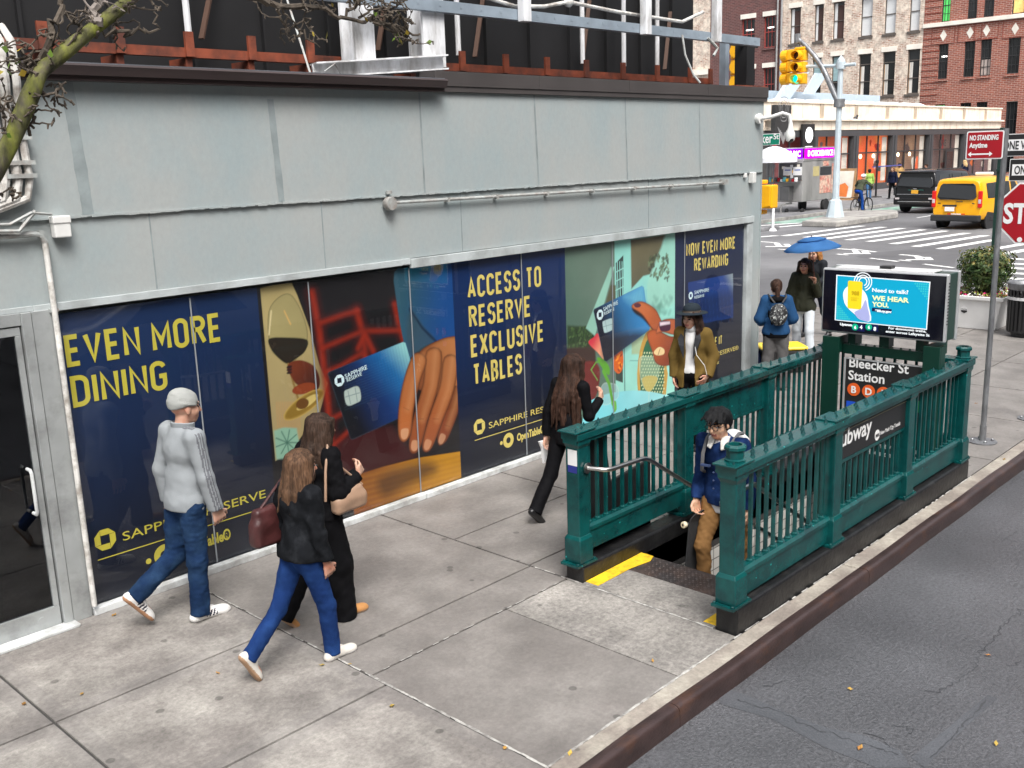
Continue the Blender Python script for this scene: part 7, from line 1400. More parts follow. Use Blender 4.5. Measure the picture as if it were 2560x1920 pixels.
def hair(J, par, mat, kind='short', res=.0085, length=.30, seed=0, back=None, name='hair', grey=None, vol=1.):
    s_ = J['h']/1.72; H, Rm = J['head'], J['R']; lo = np.minimum(H-.26, H-np.array([.26, .26, length+.22])); v = Vol(lo, H+.24, res); W_ = lambda c: H+Rm@(np.array(c)*s_); g = np.random.default_rng(seed)
    v.ell(W_((-.020, 0, .045)), np.array((.106, .091, .087))*s_*vol, .01, Rm)
    if kind == 'short':
        v.ell(W_((-.045, 0, .0)), np.array((.080, .088, .09))*s_, .02, Rm); 
        for i in range(26): a = g.random()*6.28; c = W_((.02+.055*math.cos(a), .06*math.sin(a), .095+.02*g.random())); v.cap(c, c+Rm@(np.array([.055*math.cos(a)+.025, .04*math.sin(a)+g.normal()*.01, -.03-.03*g.random()])*s_), .017*s_, .007*s_, .010)
        for i in range(9): y = (i-4)*.017; v.cap(W_((.055, y, .10)), W_((.100, y*1.15+.008, .050+.016*g.random())), .015*s_, .008*s_, .010)
        for sg in (1, -1): v.cap(W_((.035, sg*.080, .05)), W_((.03, sg*.082, -.012)), .014*s_, .008*s_, .01)
    elif kind == 'tied': v.ell(W_((-.045, 0, .0)), np.array((.075, .082, .085))*s_, .02, Rm)
    else:
        v.ell(W_((-.035, 0, .0)), np.array((.095, .092, .10))*s_, .03, Rm); dn = np.array([0, 0, -1.]); bk = np.array(back if back is not None else (-.5, 0, 0), float)
        for i in range(46):
            a = (g.random()-.5)*math.pi*1.18+math.pi; c = W_((.078*math.cos(a)-.02, .082*math.sin(a), .06-.05*g.random())); m_ = c+dn*.12*s_+Rm@(np.array([.012*math.cos(a)-.01, .022*math.sin(a), 0])*s_); L_ = length*(.72+.3*g.random()); t_ = m_+nz(dn+bk+np.array([0, .10*math.sin(a), 0]))*L_*.5+g.normal(size=3)*.010; e = t_+nz(dn+bk*.12+np.array([0, .05*math.sin(a), 0]))*L_*.55+g.normal(size=3)*.012
            v.cap(c, m_, .030*s_, .027*s_, .014); v.cap(m_, t_, .027*s_, .022*s_, .012); v.cap(t_, e, .022*s_, .009*s_, .012)
        for sg in (1, -1): v.cap(W_((.052, sg*.070, .075)), W_((.034, sg*.088, -.02)), .020*s_, .020*s_, .015); v.cap(W_((.034, sg*.088, -.02)), W_((.01, sg*.088, -.02))+dn*length*.55, .020*s_, .014*s_, .015)
    v.noise(.004, 90., seed, (1.2, 1.2, .25)); v.noise(.0025, 190., seed+1, (1.2, 1.2, .2))
    v.ell(W_((.092, 0, -.030)), np.array((.060, .058, .085))*s_, .012, Rm, True)
    return vobj(name, v, mat, par, None, 1)
def hairmat(name, c, c2): 
    m = M(name, c, .55, var=.45, scale=70., col2=c2, c2amt=.5, c2scale=9., stretch=(1.6, 1.6, .12), bump=.6, bscale=150., det=4, spec=.14); return m
def cloth(name, c, var=.12, rough=.85, bs=220., bump=.25, **kw): return M(name, c, rough, var=var, scale=6., bump=bump, bscale=bs, spec=.06, **kw)
def skinm(name, c): return M(name, c, .5, var=.10, scale=14., spec=.4, sub=.12, col2=tuple(q*r for q, r in zip(c, (1.02, .72, .64))), c2amt=.25, c2scale=9.)
def stand(x, y, z, hd, name, label): T = thing(name, label, 'person', (0, 0, 0)); T['_p'] = 1; del T['_p']; return T, (x, y, z, hd)
def fin(T, pose): T.location = pose[:3]; T.rotation_euler = (0, 0, pose[3])
def ground(J, keep=('L', 'R')): return min(J['an'+k][2] for k in keep)-.068*J['h']/1.72
def settle(J, k):                                    # shift every joint so that foot k stands on the ground
    dz = J['an'+k][2]-.068*J['h']/1.72
    for q in list(J):
        if isinstance(J[q], np.ndarray) and J[q].shape == (3,) and q not in ('up', 'ftL', 'ftR', 'hdL', 'hdR', 'pmL', 'pmR'): J[q] = J[q]-np.array([0, 0, dz])
    return J
# ================================================================== THE FIGURES
sk1 = skinm('skin_fair', (.50, .29, .21)); sk2 = skinm('skin_light', (.55, .34, .25)); sk3 = skinm('skin_tan', (.60, .37, .25))
h_br = hairmat('hair_brown', (.020, .013, .010), (.050, .030, .021)); h_db = hairmat('hair_dark_brown', (.016, .010, .008), (.048, .024, .016)); h_bk = hairmat('hair_black', (.005, .005, .006), (.012, .012, .013)); h_bl = hairmat('hair_balayage', (.036, .022, .015), (.12, .066, .038)); h_ging = hairmat('hair_ginger', (.30, .13, .04), (.4, .2, .08)); h_gry = hairmat('hair_stubble_grey', (.16, .13, .11), (.22, .19, .17))
def under(px, py, h, lean=0.): p = G(px, py, h); return p[0]-math.sin(lean)*.42*h-.012*h, p[1]
def scarfring(v, J, r, s_): pass
DN = (0, 0, -1)
# ---- man in the pale tracksuit top and beanie
h = 1.79; x, y = under(439, 966, h+.03); T = thing('person', 'man in pale grey striped track jacket, grey beanie and jeans walking by the poster', 'person'); hd = R(2)
J = settle(skel(h, lean=R(3), legs={'R': [(-.02, 0, -1), (-.06, -.01, -1), (1, -.05, -.02)], 'L': [(-.16, .02, -1), (-.98, .02, -.60), (.62, .0, -.78)]}, arms={'R': [(.06, -.20, -1), (.20, -.05, -1), (.35, .0, -1), (0, 1, .1), .5], 'L': [(-.22, .2, -1), (.12, .05, -1), (.2, 0, -1)]}, look=(R(-6), R(4)), male=True), 'R')
body(J, T, sk1, h_gry)
m_jk = cloth('track_jacket_grey', (.265, .285, .30), var=.09); m_st = cloth('jacket_stripe', (.13, .135, .15)); m_jn = cloth('denim_blue', (.010, .026, .070), var=.3, bump=.4, col2=(.022, .050, .105), c2amt=.35, c2scale=5.)
def mkstripe(J):
    s_ = J['h']/1.72; segs = [(J['neck'], J['shR']+np.array([0, -.02, .02])), (J['shR']+np.array([0, -.02, .02]), J['elR']), (J['elR'], J['wrR'])]
    def pick(c):
        o = np.zeros(len(c))
        for a, b in segs:
            d = nz(b-a); v = c-a; t = v@d; q = v-np.outer(t, d); sd = np.array([1., 0, 0]); sd = nz(sd-d*(sd@d)); u = q@sd; outw = q@nz(np.cross(d, sd)); L = np.linalg.norm(b-a); r_ = np.linalg.norm(q, axis=1)
            if a is not segs[0][0]: o[(t > -.02) & (t < L+.02) & (r_ < .12) & (c[:, 1] < a[1]*(1-t/L)+b[1]*t/L-.01) & (np.abs(u) < .030) & (np.mod(u+.030, .020) < .0125)] = 1
            else: o[(t > 0) & (t < L) & (q[:, 2] > .02) & (np.abs(u) < .030) & (np.mod(u+.030, .020) < .0125)] = 1
        return o
    return pick
jk = jacket(J, T, m_jk, res=.0085, bulk=1.03, hem=-.05, fold=.005, mats=[m_jk, m_st], pick=mkstripe(J), seed=3, arm=(.066, .058, .050), belly=1.0)
def collar(J, mat, par, r=.062, hgt=.055, out=.012, name='collar', tilt=.0, k=.0, z0=-.012, gap=40):
    s_ = J['h']/1.72; c = J['neck']*.4+J['hd0']*.6+np.array([.004, 0, z0]); mb = MB(); n = 26; P = []
    for i in range(n+1):
        a = R(gap)+(2*math.pi-2*R(gap))*i/n
        for rr, z in ((r, -.035), (r+.004, 0), (r+out, hgt), (r+out+.010, hgt-.005), (r+.016, -.03)): P.append(c+np.array([rr*s_*1.02*math.cos(a), rr*s_*math.sin(a), (z-.012*math.cos(a))*s_]))
    mb.add(P, [(i*5+j, i*5+j+1, i*5+j+6, i*5+j+5) for i in range(n) for j in range(4)]+[(i*5+4, i*5, i*5+5, i*5+9) for i in range(n)]); return obj(name, mb, mat, par, smooth=True)
collar(J, m_jk, jk, hgt=.05)
trousers(J, T, m_jn, res=.0095, r=(.102, .078, .074), flare=.070, seed=5, fold=.009, top=.06)
m_shw = M('shoe_white', (.72, .71, .69), .5, var=.05); m_sole = M('sole_white', (.76, .75, .73), .5, var=.04); m_sol2 = M('sole_gum', (.42, .22, .12), .6, var=.1)
shoe(J, 'R', T, m_shw, m_sole, stripes=True, big=1.08); shoe(J, 'L', T, m_shw, m_sol2, stripes=True, big=1.08)
v = Vol(J['head']-.22, J['head']+.22, .007); s_ = h/1.72; Rm = J['R']; W_ = lambda c: J['head']+Rm@(np.array(c)*s_)
v.ell(W_((-.016, 0, .042)), np.array((.112, .092, .098))*s_, .01, Rm); v.ell(W_((-.045, 0, .10)), np.array((.06, .06, .04))*s_, .03, Rm); v.cut(W_((0, 0, .022)), Rm@np.array([.22, 0, -1.])); v.ell(W_((-.012, 0, .036)), np.array((.116, .097, .022))*s_, .006, Rm@roty(R(12))); v.cut(W_((0, 0, .008)), Rm@np.array([.22, 0, -1.])); v.noise(.0018, 160., 2, (.3, .3, 1.5))
vobj('beanie', v, cloth('knit_grey', (.34, .35, .335), var=.08, bump=.6, bs=160.), T, None, 1)
fin(T, (x, y, 0, hd))
# ---- woman in front: black denim jacket, blue jeans, dark red bag
h = 1.56; x, y = under(742, 1117, h, R(1)); T = thing('person', 'woman in black denim jacket and blue jeans, long brown hair, with a dark red bag', 'person'); hd = R(4)
J = settle(skel(h, lean=R(1), legs={'R': [(.28, -.02, -1), (.06, 0, -1), (1, -.05, 0)], 'L': [(-.46, .03, -1), (-.82, .02, -.78), (.50, .0, -.86)]}, arms={'R': [(.0, -.16, -1), (.22, -.02, -1), (.35, .02, -1), (0, 1, .1), .45], 'L': [(-.10, .24, -1), (.25, .05, -1), (.3, 0, -1)]}, look=(R(-14), R(6)), male=False), 'R')
body(J, T, sk1, h_br, slim=.92)
m_bdn = cloth('black_denim', (.009, .010, .012), var=.35, bump=.5, col2=(.022, .024, .028), c2amt=.2, c2scale=7.); m_bl = cloth('denim_bright_blue', (.010, .030, .115), var=.25, bump=.4, col2=(.016, .048, .16), c2amt=.3, c2scale=5.)
jk = jacket(J, T, m_bdn, res=.0085, bulk=1.08, hem=-.01, seed=8, arm=(.066, .062, .058), fold=.012, cuff=-.01)
collar(J, m_bdn, jk, r=.066, hgt=.045, out=.02)
v = Vol(J['pel']-.25, J['pel']+.2, .009); v.ell(J['pel']+J['up']*.02, np.array((.108, .140, .12)), .03); v.cut(J['pel']+J['up']*.05, J['up']); v.cut(J['pel']-J['up']*.02, -J['up']); vobj('shirt_hem', v, cloth('shirt_turquoise', (.16, .42, .50)), T)
trousers(J, T, m_bl, res=.0095, r=(.094, .064, .064), flare=.062, seed=9, fold=.007, top=.03, hipw=.94)
m_off = M('shoe_offwhite', (.60, .57, .52), .6, var=.06); m_tan2 = M('sole_tan', (.36, .22, .13), .6)
shoe(J, 'R', T, m_off, m_sole, big=1.02); shoe(J, 'L', T, m_off, m_tan2, big=1.02)
hair(J, T, h_bl, 'long', length=.21, seed=4, back=(-.30, 0, 0), vol=1.05)
mb = MB(); H, Rm = J['head'], J['R']; s_ = h/1.72
mb.tube([H+Rm@np.array([.10, -.055, .008])*s_, H+Rm@np.array([.02, -.083, .008])*s_, H+Rm@np.array([-.02, -.085, .0])*s_], .003, 5); obj('glasses', mb, m_chr, T)
fin(T, (x, y, 0, hd))
m_bag = M('bag_oxblood', (.060, .018, .018), .4, var=.3, scale=9., bump=.3, bscale=50.)
def tote(name, label, pose, J, off, size, mat, strap, seed=0, buckle=True, tilt=0):
    T = thing(name, label, 'bag'); w, d, hh = size; o = np.array(off, float); v = Vol(o-.4, o+.4, .010)
    v.rbox(o+np.array([0, 0, -hh*.15]), (w*.5-.035, d*.5-.035, hh*.35-.03), .035, .02); v.rbox(o+np.array([0, 0, hh*.22]), (w*.42-.03, d*.36-.028, hh*.28-.02), .028, .05); v.noise(.006, 28., seed); vobj('pouch', v, mat, T)
    mb = MB(); mb.tube(strap, .010, 8); obj('strap', mb, mat, T, smooth=True)
    if buckle: mb = MB(); mb.lathe((o[0]+w*.28, o[1]-d*.42, o[2]+hh*.4), [(.014, -.004), (.014, .004)], 10, 1); obj('buckle', mb, M('brass', (.6, .4, .12), .3, metal=.9), T)
    fin(T, pose); return T
sL = J['shL']
tote('shoulder_bag', 'dark red leather shoulder bag hanging behind the woman in blue jeans', (x, y, 0, hd), J, (-.11, .205, J['pel'][2]+.20), (.26, .11, .26), m_bag, [(-.20, .205, J['pel'][2]+.30), (-.12, .20, J['chest'][2]+.03), tuple(sL+np.array([-.02, 0, .07])), (.02, .21, J['chest'][2]+.03), (-.02, .205, J['pel'][2]+.31)])
# ---- woman in black with the tan bag
h = 1.62; x, y = under(788, 1030, h); T = thing('person', 'woman in loose black top and wide black trousers, tan slippers, raising one hand', 'person'); hd = R(2)
J = settle(skel(h, lean=R(2), legs={'R': [(.16, -.02, -1), (.02, 0, -1), (1, -.1, 0)], 'L': [(-.30, .02, -1), (-.62, .02, -.85), (.70, .0, -.70)]}, arms={'R': [(-.02, -.22, -1), (.92, .16, .30), (.75, .2, .62), (-.2, .9, .2), .75], 'L': [(-.12, .2, -1), (.3, 0, -1), (.3, 0, -1)]}, look=(R(-4), R(6)), male=False), 'R')
body(J, T, sk2, h_br, slim=.92)
m_bks = cloth('black_jersey', (.006, .006, .007), var=.3, bump=.3)
jacket(J, T, m_bks, res=.0085, bulk=1.04, hem=-.02, seed=12, arm=(.074, .070, .046), fold=.011, neck=.0)
trousers(J, T, m_bks, res=.010, r=(.108, .100, .098), flare=.110, seed=13, fold=.010, hem=-.04)
m_sl = M('suede_tan', (.42, .20, .065), .85, var=.15, bump=.3, bscale=90.); shoe(J, 'R', T, m_sl, m_tan2, big=1.05); shoe(J, 'L', T, m_sl, m_tan2, big=1.05)
hair(J, T, h_br, 'long', length=.28, seed=6, back=(-.42, 0, 0))
fin(T, (x, y, 0, hd))
m_tb = M('bag_tan', (.33, .21, .14), .5, var=.12, scale=6., bump=.2, bscale=40.); sR = J['shR']; pz = J['pel'][2]
T = tote('shoulder_bag', 'tan leather shoulder bag under the arm of the woman in black', (x, y, 0, hd), J, (.10, -.215, pz+.13), (.30, .10, .17), m_tb, [(-.10, -.20, pz+.16), (-.08, -.20, pz+.38), tuple(sR+np.array([-.02, -.0, .085])), (.05, -.17, pz+.40), (.24, -.21, pz+.20)], buckle=False)
# ---- woman in the black suit with very long hair
h = 1.63; x, y = under(1432, 868, h, R(7)); T = thing('person', 'woman in black trouser suit with very long straight brown hair striding past the railing', 'person'); hd = R(4)
J = settle(skel(h, lean=R(7), legs={'R': [(.50, -.02, -1), (.20, 0, -1), (1, 0, .15)], 'L': [(-.42, .02, -1), (-.66, .02, -.80), (.72, .0, -.68)]}, arms={'R': [(.05, -.22, -1), (.80, .10, .42), (.7, .1, .5), (0, 1, .3), .6], 'L': [(-.35, .22, -1), (-.10, .02, -1), (-.1, 0, -1)]}, look=(R(-4), R(10)), male=False), 'R')
body(J, T, sk2, h_db, slim=.9)
m_suit = cloth('black_suit', (.005, .005, .006), var=.2, rough=.7)
jacket(J, T, m_suit, res=.0085, bulk=.98, hem=-.10, seed=15, arm=(.060, .054, .048), fold=.007)
trousers(J, T, m_suit, res=.0095, r=(.096, .068, .064), flare=.072, seed=16, fold=.006)
m_lbk = M('leather_black', (.010, .010, .011), .3, var=.1); shoe(J, 'R', T, m_lbk, m_lbk, big=1.05); shoe(J, 'L', T, m_lbk, m_lbk, big=1.05)
hair(J, T, h_db, 'long', length=.52, seed=9, back=(-.42, 0, 0))
fin(T, (x, y, 0, hd))
# folded paper in her left hand
w = J['wrL']+J['hdL']*.09; mb = MB()
mb.add([w+np.array(q) for q in ((-.09, .03, .05), (.07, .03, .04), (.045, .03, -.04), (.03, .03, -.17), (-.03, .03, -.18), (-.05, .03, -.03))], [(0, 1, 2, 5), (5, 2, 3, 4)]); T2 = thing('paper_bag', 'small crumpled white paper bag held by the woman in the black suit', 'bag'); O = obj('sheet', mb, m_sw, T2, fixn=False); O.modifiers.new('s', 'SOLIDIFY').thickness = .02; fin(T2, (x, y, 0, hd))
# ---- woman in the hat by the last poster
h = 1.66; x, y = 9.62, 6.30; T = thing('person', 'woman in dark wide brimmed hat, white roll neck and olive brown coat by the poster', 'person'); hd = R(196)
J = settle(skel(h, lean=R(0), legs={'R': [(-.05, -.03, -1), (-.05, 0, -1), (1, -.1, 0)], 'L': [(.12, .02, -1), (-.02, .02, -1), (1, .1, 0)]}, arms={'R': [(-.05, -.26, -1), (.12, .02, -1), (.2, .15, -1)], 'L': [(-.20, .34, -1), (.50, -.16, -.85), (.6, -.3, -.6)]}, look=(R(-18), R(4)), male=False), 'R')
body(J, T, sk1, h_db, slim=.92)
m_oc = cloth('olive_brown_wool', (.135, .088, .026), var=.12, bump=.35, bs=150.); m_wk = cloth('white_knit', (.66, .66, .66), var=.06, bump=.4, bs=170.); m_lap = cloth('lapel_charcoal', (.035, .036, .04))
jacket(J, T, m_wk, res=.009, bulk=.84, hem=.02, seed=20, sleeves='', fold=.004, name='sweater', neck=.03)
v = Vol(J['neck']-.14, J['neck']+.16, .007); v.cap(J['neck']-.0*J['up'], J['hd0']+np.array([.012, 0, .012]), .066, .060, .01); v.noise(.003, 70., 3, (.3, .3, 1.6)); v.cut(J['hd0']+np.array([0, 0, .03]), (-.15, 0, 1)); vobj('roll_neck', v, m_wk, T, None, 1)
s_ = h/1.72; lo, hi = bounds(J, .2); v = Vol(lo, hi, .009); up = J['up']
v.ell(J['chest']+up*.015, np.array((.128, .172, .15)), .05); v.ell(J['waist'], np.array((.124, .160, .15)), .06); v.ell(J['pel'], np.array((.130, .175, .16)), .06); v.cap(J['pel']-up*.05, J['pel']-up*.18, .132, .140, .05, flat=((0, 1, 0), 1.38)); v.cap(J['shL'], J['shR'], .070, .070, .05); v.cap(J['chest']+up*.06, J['neck']-up*.01, .08, .075, .04)
for k in 'LR': v.cap(J['sh'+k], J['el'+k], .070, .062, .035); v.cap(J['el'+k], J['wr'+k]+nz(J['wr'+k]-J['el'+k])*.05, .062, .055, .03)
v.noise(.008, 18., 22, (1, 1, .6)); v.cut(J['pel']-up*.15, -up); v.ell(J['hd0'], np.array((.085, .078, .07)), .01, None, True)
zn = J['neck'][2]; v.slot(.03, lambda z: np.interp(z, [zn-.75, zn-.45, zn-.25, zn-.05, zn+.1], [.085, .060, .055, .062, .09]))
for k in 'LR': d = nz(J['wr'+k]-J['el'+k]); v.cutl(J['wr'+k], d, J['wr'+k]+d*.07, .085)
vobj('coat', v, m_oc, T)
mb = MB()
for sg in (1, -1): q = [J['neck']+np.array(p)*np.array([1, sg, 1]) for p in ((.060, .060, .015), (.105, .062, -.06), (.140, .056, -.16), (.150, .056, -.30), (.140, .115, -.15), (.112, .135, -.08), (.04, .095, .015))]; mb.prism(q, (.014, 0, .004))
pieces('lapel', mb, m_lap, T)
mb = MB(); mb.tube([J['hd0']+np.array([.02, .07, .06]), J['neck']+np.array([.12, .06, -.12]), J['pel']+np.array([.17, .10, .26]), J['pel']+np.array([.15, .19, .14]), J['pel']+np.array([.12, .21, .02])], .004, 5); obj('earphone_cord', mb, m_wk, T)
trousers(J, T, m_bks, res=.011, r=(.098, .072, .068), flare=.07, seed=23); shoe(J, 'R', T, m_lbk, m_lbk); shoe(J, 'L', T, m_lbk, m_lbk)
hair(J, T, h_db, 'long', length=.14, seed=11, back=(-.25, 0, 0), vol=.98)
H, Rm = J['head'], J['R']@roty(R(-4)); v = Vol(H-.3, H+.3, .0075); W_ = lambda c: H+Rm@(np.array(c)*s_)
v.ell(W_((-.014, 0, .10)), np.array((.112, .098, .085)), .01, Rm); v.ell(W_((-.014, 0, .185)), np.array((.05, .018, .03)), .03, Rm, True); v.cut(W_((0, 0, .062)), Rm@np.array([0, 0, -1.])); v.ell(W_((-.010, 0, .062)), np.array((.205, .175, .011)), .016, Rm@roty(R(0)))
def hp(c): q = (c-H)@Rm/s_; return ((q[:, 2] > .076) & (q[:, 2] < .098) & (np.hypot(q[:, 0]+.014, q[:, 1]) < .135)).astype(int)
vobj('hat', v, [cloth('felt_slate', (.020, .027, .034), var=.1), M('hat_band', (.08, .06, .045), .5)], T, hp, 1)
fin(T, (x, y, 0, hd))
# ---- young man coming up the stairs with a skateboard
h = 1.72; zf = -.32; bp = G(1795, 1004, h+zf); x, y = bp[0]+.12, bp[1]; T = thing('person', 'young man with black hair, glasses and blue denim jacket climbing the stairs', 'person'); hd = R(186)
J = skel(h, lean=R(6), legs={'R': [(.42, -.06, -1), (-.18, -.02, -1), (1, -.1, 0)], 'L': [(-.20, .04, -1), (-.42, .02, -1), (.9, .1, -.3)]}, arms={'R': [(-.22, -.18, -1), (.42, .06, -.82), (.2, .1, -1), (.3, .9, 0), .7], 'L': [(-.10, .24, -1), (.15, .02, -1), (.15, 0, -1)]}, look=(R(-6), R(10)), male=True); settle(J, 'R')
body(J, T, sk3, h_bk, res=.0065)
m_dj = cloth('denim_jacket_navy', (.005, .015, .055), var=.25, bump=.4, col2=(.013, .033, .11), c2amt=.3, c2scale=6.); m_tee = cloth('tee_white', (.62, .63, .65), var=.05); m_kh = cloth('chino_tan', (.235, .125, .048), var=.14, bump=.25)
jacket(J, T, m_tee, res=.009, bulk=.90, hem=-.10, seed=30, sleeves='', name='tee_shirt')
jk = jacket(J, T, m_dj, res=.008, bulk=.99, hem=-.02, seed=31, arm=(.062, .056, .050), fold=.009)
trousers(J, T, m_kh, res=.009, r=(.094, .070, .064), flare=.060, seed=33, fold=.011); shoe(J, 'R', T, m_shw, m_sole); shoe(J, 'L', T, m_shw, m_sole)
hair(J, T, h_bk, 'short', seed=14, res=.0065)
m_sher = cloth('collar_fleece', (.52, .51, .48), var=.12, bump=.8, bs=110.)
mb = MB()
for sg in (1, -1): q = [J['neck']+np.array(p)*np.array([1, sg, 1]) for p in ((.046, .026, .038), (.080, .026, .0), (.118, .046, -.062), (.108, .082, -.048), (.062, .088, .004), (.0, .076, .038))]; mb.prism(q, (.012, 0, .012))
pieces('collar', mb, m_sher, jk, bevel=.006)
mb = MB(); c0 = J['neck']
for dz, dy in ((-.17, .0), (-.24, .0), (-.31, .0), (-.38, 0)): mb.ball(c0+np.array([.158-.02*(dz+.17)*-1, dy, dz]), .009, 6, 4)
for sg in (1, -1): mb.box(c0[0]+.135, c0[0]+.165, c0[1]+sg*.075-.042, c0[1]+sg*.075+.042, c0[2]-.20, c0[2]-.185)
pieces('button', mb, M('denim_trim', (.03, .05, .12), .5), jk)
H, Rm = J['head'], J['R']; s_ = h/1.72; mb = MB()
for sg in (1, -1):
    mb.tube([H+Rm@(np.array([.112, sg*.033+.026*math.cos(t), .000+.019*math.sin(t)])*s_) for t in np.linspace(0, 2*math.pi, 15)], .0028, 5); mb.tube([H+Rm@(np.array(q)*s_) for q in ((.110, sg*.060, .008), (.05, sg*.082, .012), (-.005, sg*.086, .008))], .0025, 5)
mb.tube([H+Rm@(np.array(q)*s_) for q in ((.113, .009, .004), (.117, 0, .007), (.113, -.009, .004))], .0025, 5); obj('glasses', mb, M('glasses_frame', (.03, .03, .032), .3, metal=.5), T)
fin(T, (x, y, zf, hd))
B = thing('backpack', 'grey and white backpack with a brown strap on the back of the young man', 'backpack'); c0 = J['chest']; v = Vol(c0+np.array([-.5, -.3, -.4]), c0+np.array([.2, .3, .3]), .010)
v.ell(c0+np.array([-.215, 0, -.03]), np.array((.11, .15, .22)), .02); v.ell(c0+np.array([-.25, 0, .07]), np.array((.08, .125, .07)), .04); v.ell(c0+np.array([-.30, 0, -.10]), np.array((.05, .11, .10)), .02); v.noise(.005, 25., 2)
vobj('pack', v, [cloth('pack_grey', (.07, .075, .08)), cloth('pack_white', (.58, .58, .57)), cloth('pack_brown', (.20, .09, .05))], B, lambda c: np.where(c[:, 2] > c0[2]+.10, 1, np.where(c[:, 2] > c0[2]+.03, 2, 0)))
for sg in (1, -1): mb = MB(); mb.tube([c0+np.array(q) for q in ((-.16, sg*.10, .18), (-.05, sg*.115, .205), (.06, sg*.115, .165), (.135, sg*.115, .05), (.12, sg*.13, -.10), (-.02, sg*.175, -.16), (-.14, sg*.14, -.18))], .016, 6); obj('strap', mb, cloth('strap_grey', (.12, .12, .125)), B, smooth=True)
fin(B, (x, y, zf, hd))
# skateboard in the right hand, hanging on edge
B = thing('skateboard', 'black skateboard with cream wheels held upright by the young man', 'skateboard'); w = J['wrR']+J['hdR']*.10; mb = MB(); L_, wd = .80, .105; P = []; n = 22
for i in range(n+1):
    t = -1+2*i/n; z = t*L_/2; ww = wd*math.sqrt(max(0, 1-max(0, (abs(t)-.72)/.28)**2)); kick = .05*max(0, (abs(t)-.68)/.32)**1.5; P.append((kick, ww, z))
o = w+np.array([.02, -.0, -.37]); up_ = nz([-.06, .05, 1]); sdv = nz([.30, 1, .0]); wv = nz(np.cross(sdv, up_))
f = lambda k, s1, z, d: o+wv*(0)+sdv*(k+d)+wv*s1+up_*z
vs = [f(k, s1*ww, z, d) for k, ww, z in P for s1, d in ((1, 0), (-1, 0), (-1, .012), (1, .012))]; mb.add(vs, [(i*4+j, i*4+(j+1) % 4, i*4+4+(j+1) % 4, i*4+4+j) for i in range(n) for j in range(4)]+[(0, 1, 2, 3), (n*4, n*4+1, n*4+2, n*4+3)])
DK = obj('deck', mb, M('deck_black', (.022, .023, .025), .75, var=.2, scale=20.), B, bevel=.003)
ww_ = M('wheel_cream', (.72, .64, .45), .45, var=.05)
for z in (.25, -.25):
    mb = MB(); a = f(0, -.085, z, -.05); b = f(0, .085, z, -.05); mb.tube([a, b], .010, 6); mb.beam(f(0, 0, z, 0), f(0, 0, z, -.05), .05, .05, tuple(up_)); obj('truck', mb, m_galv, B)
    for s1 in (1, -1): mb = MB(); c_ = f(0, s1*.095, z, -.055); mb.tube([c_-wv*.017, c_+wv*.017], .028, 16); Wh = obj('wheel', mb, ww_, B, bevel=.005); mb = MB(); mb.tube([c_-wv*.019, c_+wv*.019], .011, 10); obj('hub', mb, m_sblk, Wh)
fin(B, (x, y, zf, hd))
# ---- people by the corner
h = 1.60; x, y = under(1945, 697, h); T = thing('person', 'woman in blue fleece and grey trousers seen from behind, dark ponytail', 'person'); hd = R(38)
J = settle(skel(h, legs={'R': [(.0, -.05, -1), (-.02, 0, -1), (1, -.15, 0)], 'L': [(.03, .05, -1), (-.02, 0, -1), (1, .15, 0)]}, arms={'R': [(-.02, -.34, -1), (.72, .18, -.30), (.8, .5, 0)], 'L': [(-.02, .34, -1), (.72, -.18, -.30), (.8, -.5, 0)]}, look=(0, R(14)), male=False), 'R')
body(J, T, sk2, h_db, res=.011); m_fl = cloth('fleece_blue', (.018, .060, .145)); m_gt = cloth('cord_grey', (.095, .092, .092), var=.2); jacket(J, T, m_fl, res=.012, bulk=1.12, hem=-.02, seed=40, arm=(.074, .070, .056)); trousers(J, T, m_gt, res=.012, r=(.105, .085, .088), flare=.10, seed=41)
jacket(J, T, m_bks, res=.012, bulk=1.06, hem=-.07, seed=42, sleeves='', name='jumper_hem'); v = Vol(J['neck']-.2, J['neck']+.2, .011); v.ell(J['neck']+np.array([-.045, 0, -.01]), (.085, .12, .055), .02); v.noise(.006, 30., 1); vobj('hood', v, m_bks, T)
for k in 'LR': shoe(J, k, T, m_lbk, m_lbk, res=.011)
hair(J, T, h_db, 'tied', res=.011, length=.05, seed=3); v = Vol(J['head']-.3, J['head']+.2, .011); v.cap(J['head']+np.array([-.10, 0, .0]), J['head']+np.array([-.13, 0, -.14]), .04, .03, .02); v.cap(J['head']+np.array([-.13, 0, -.14]), J['head']+np.array([-.12, 0, -.24]), .032, .015, .02); vobj('ponytail', v, h_db, T)
fin(T, (x, y, 0, hd)); pose = (x, y, 0, hd); c0 = J['chest']
B = thing('backpack', 'small black backpack with white scribble pattern on the blue fleece', 'backpack'); v = Vol(c0+np.array([-.4, -.25, -.4]), c0+np.array([.0, .25, .25]), .010); v.ell(c0+np.array([-.185, 0, -.06]), (.075, .125, .16), .02); v.ell(c0+np.array([-.23, 0, -.12]), (.045, .09, .07), .02)
vobj('pack', v, M('pack_pattern', (.012, .012, .014), .6, var=.2, scale=8., col2=(.65, .68, .66), c2amt=.16, c2scale=30., det=2.), B)
for sg in (1, -1): mb = MB(); mb.tube([c0+np.array(q) for q in ((-.155, sg*.05, .10), (-.12, sg*.11, .18), (0, sg*.12, .20))], .013, 6); obj('strap', mb, m_sblk, B)
fin(B, pose)
h = 1.66; x, y = under(2015, 640, h); T = thing('person', 'woman in dark olive belted jacket and white jeans under the blue umbrella', 'person'); hd = R(205)
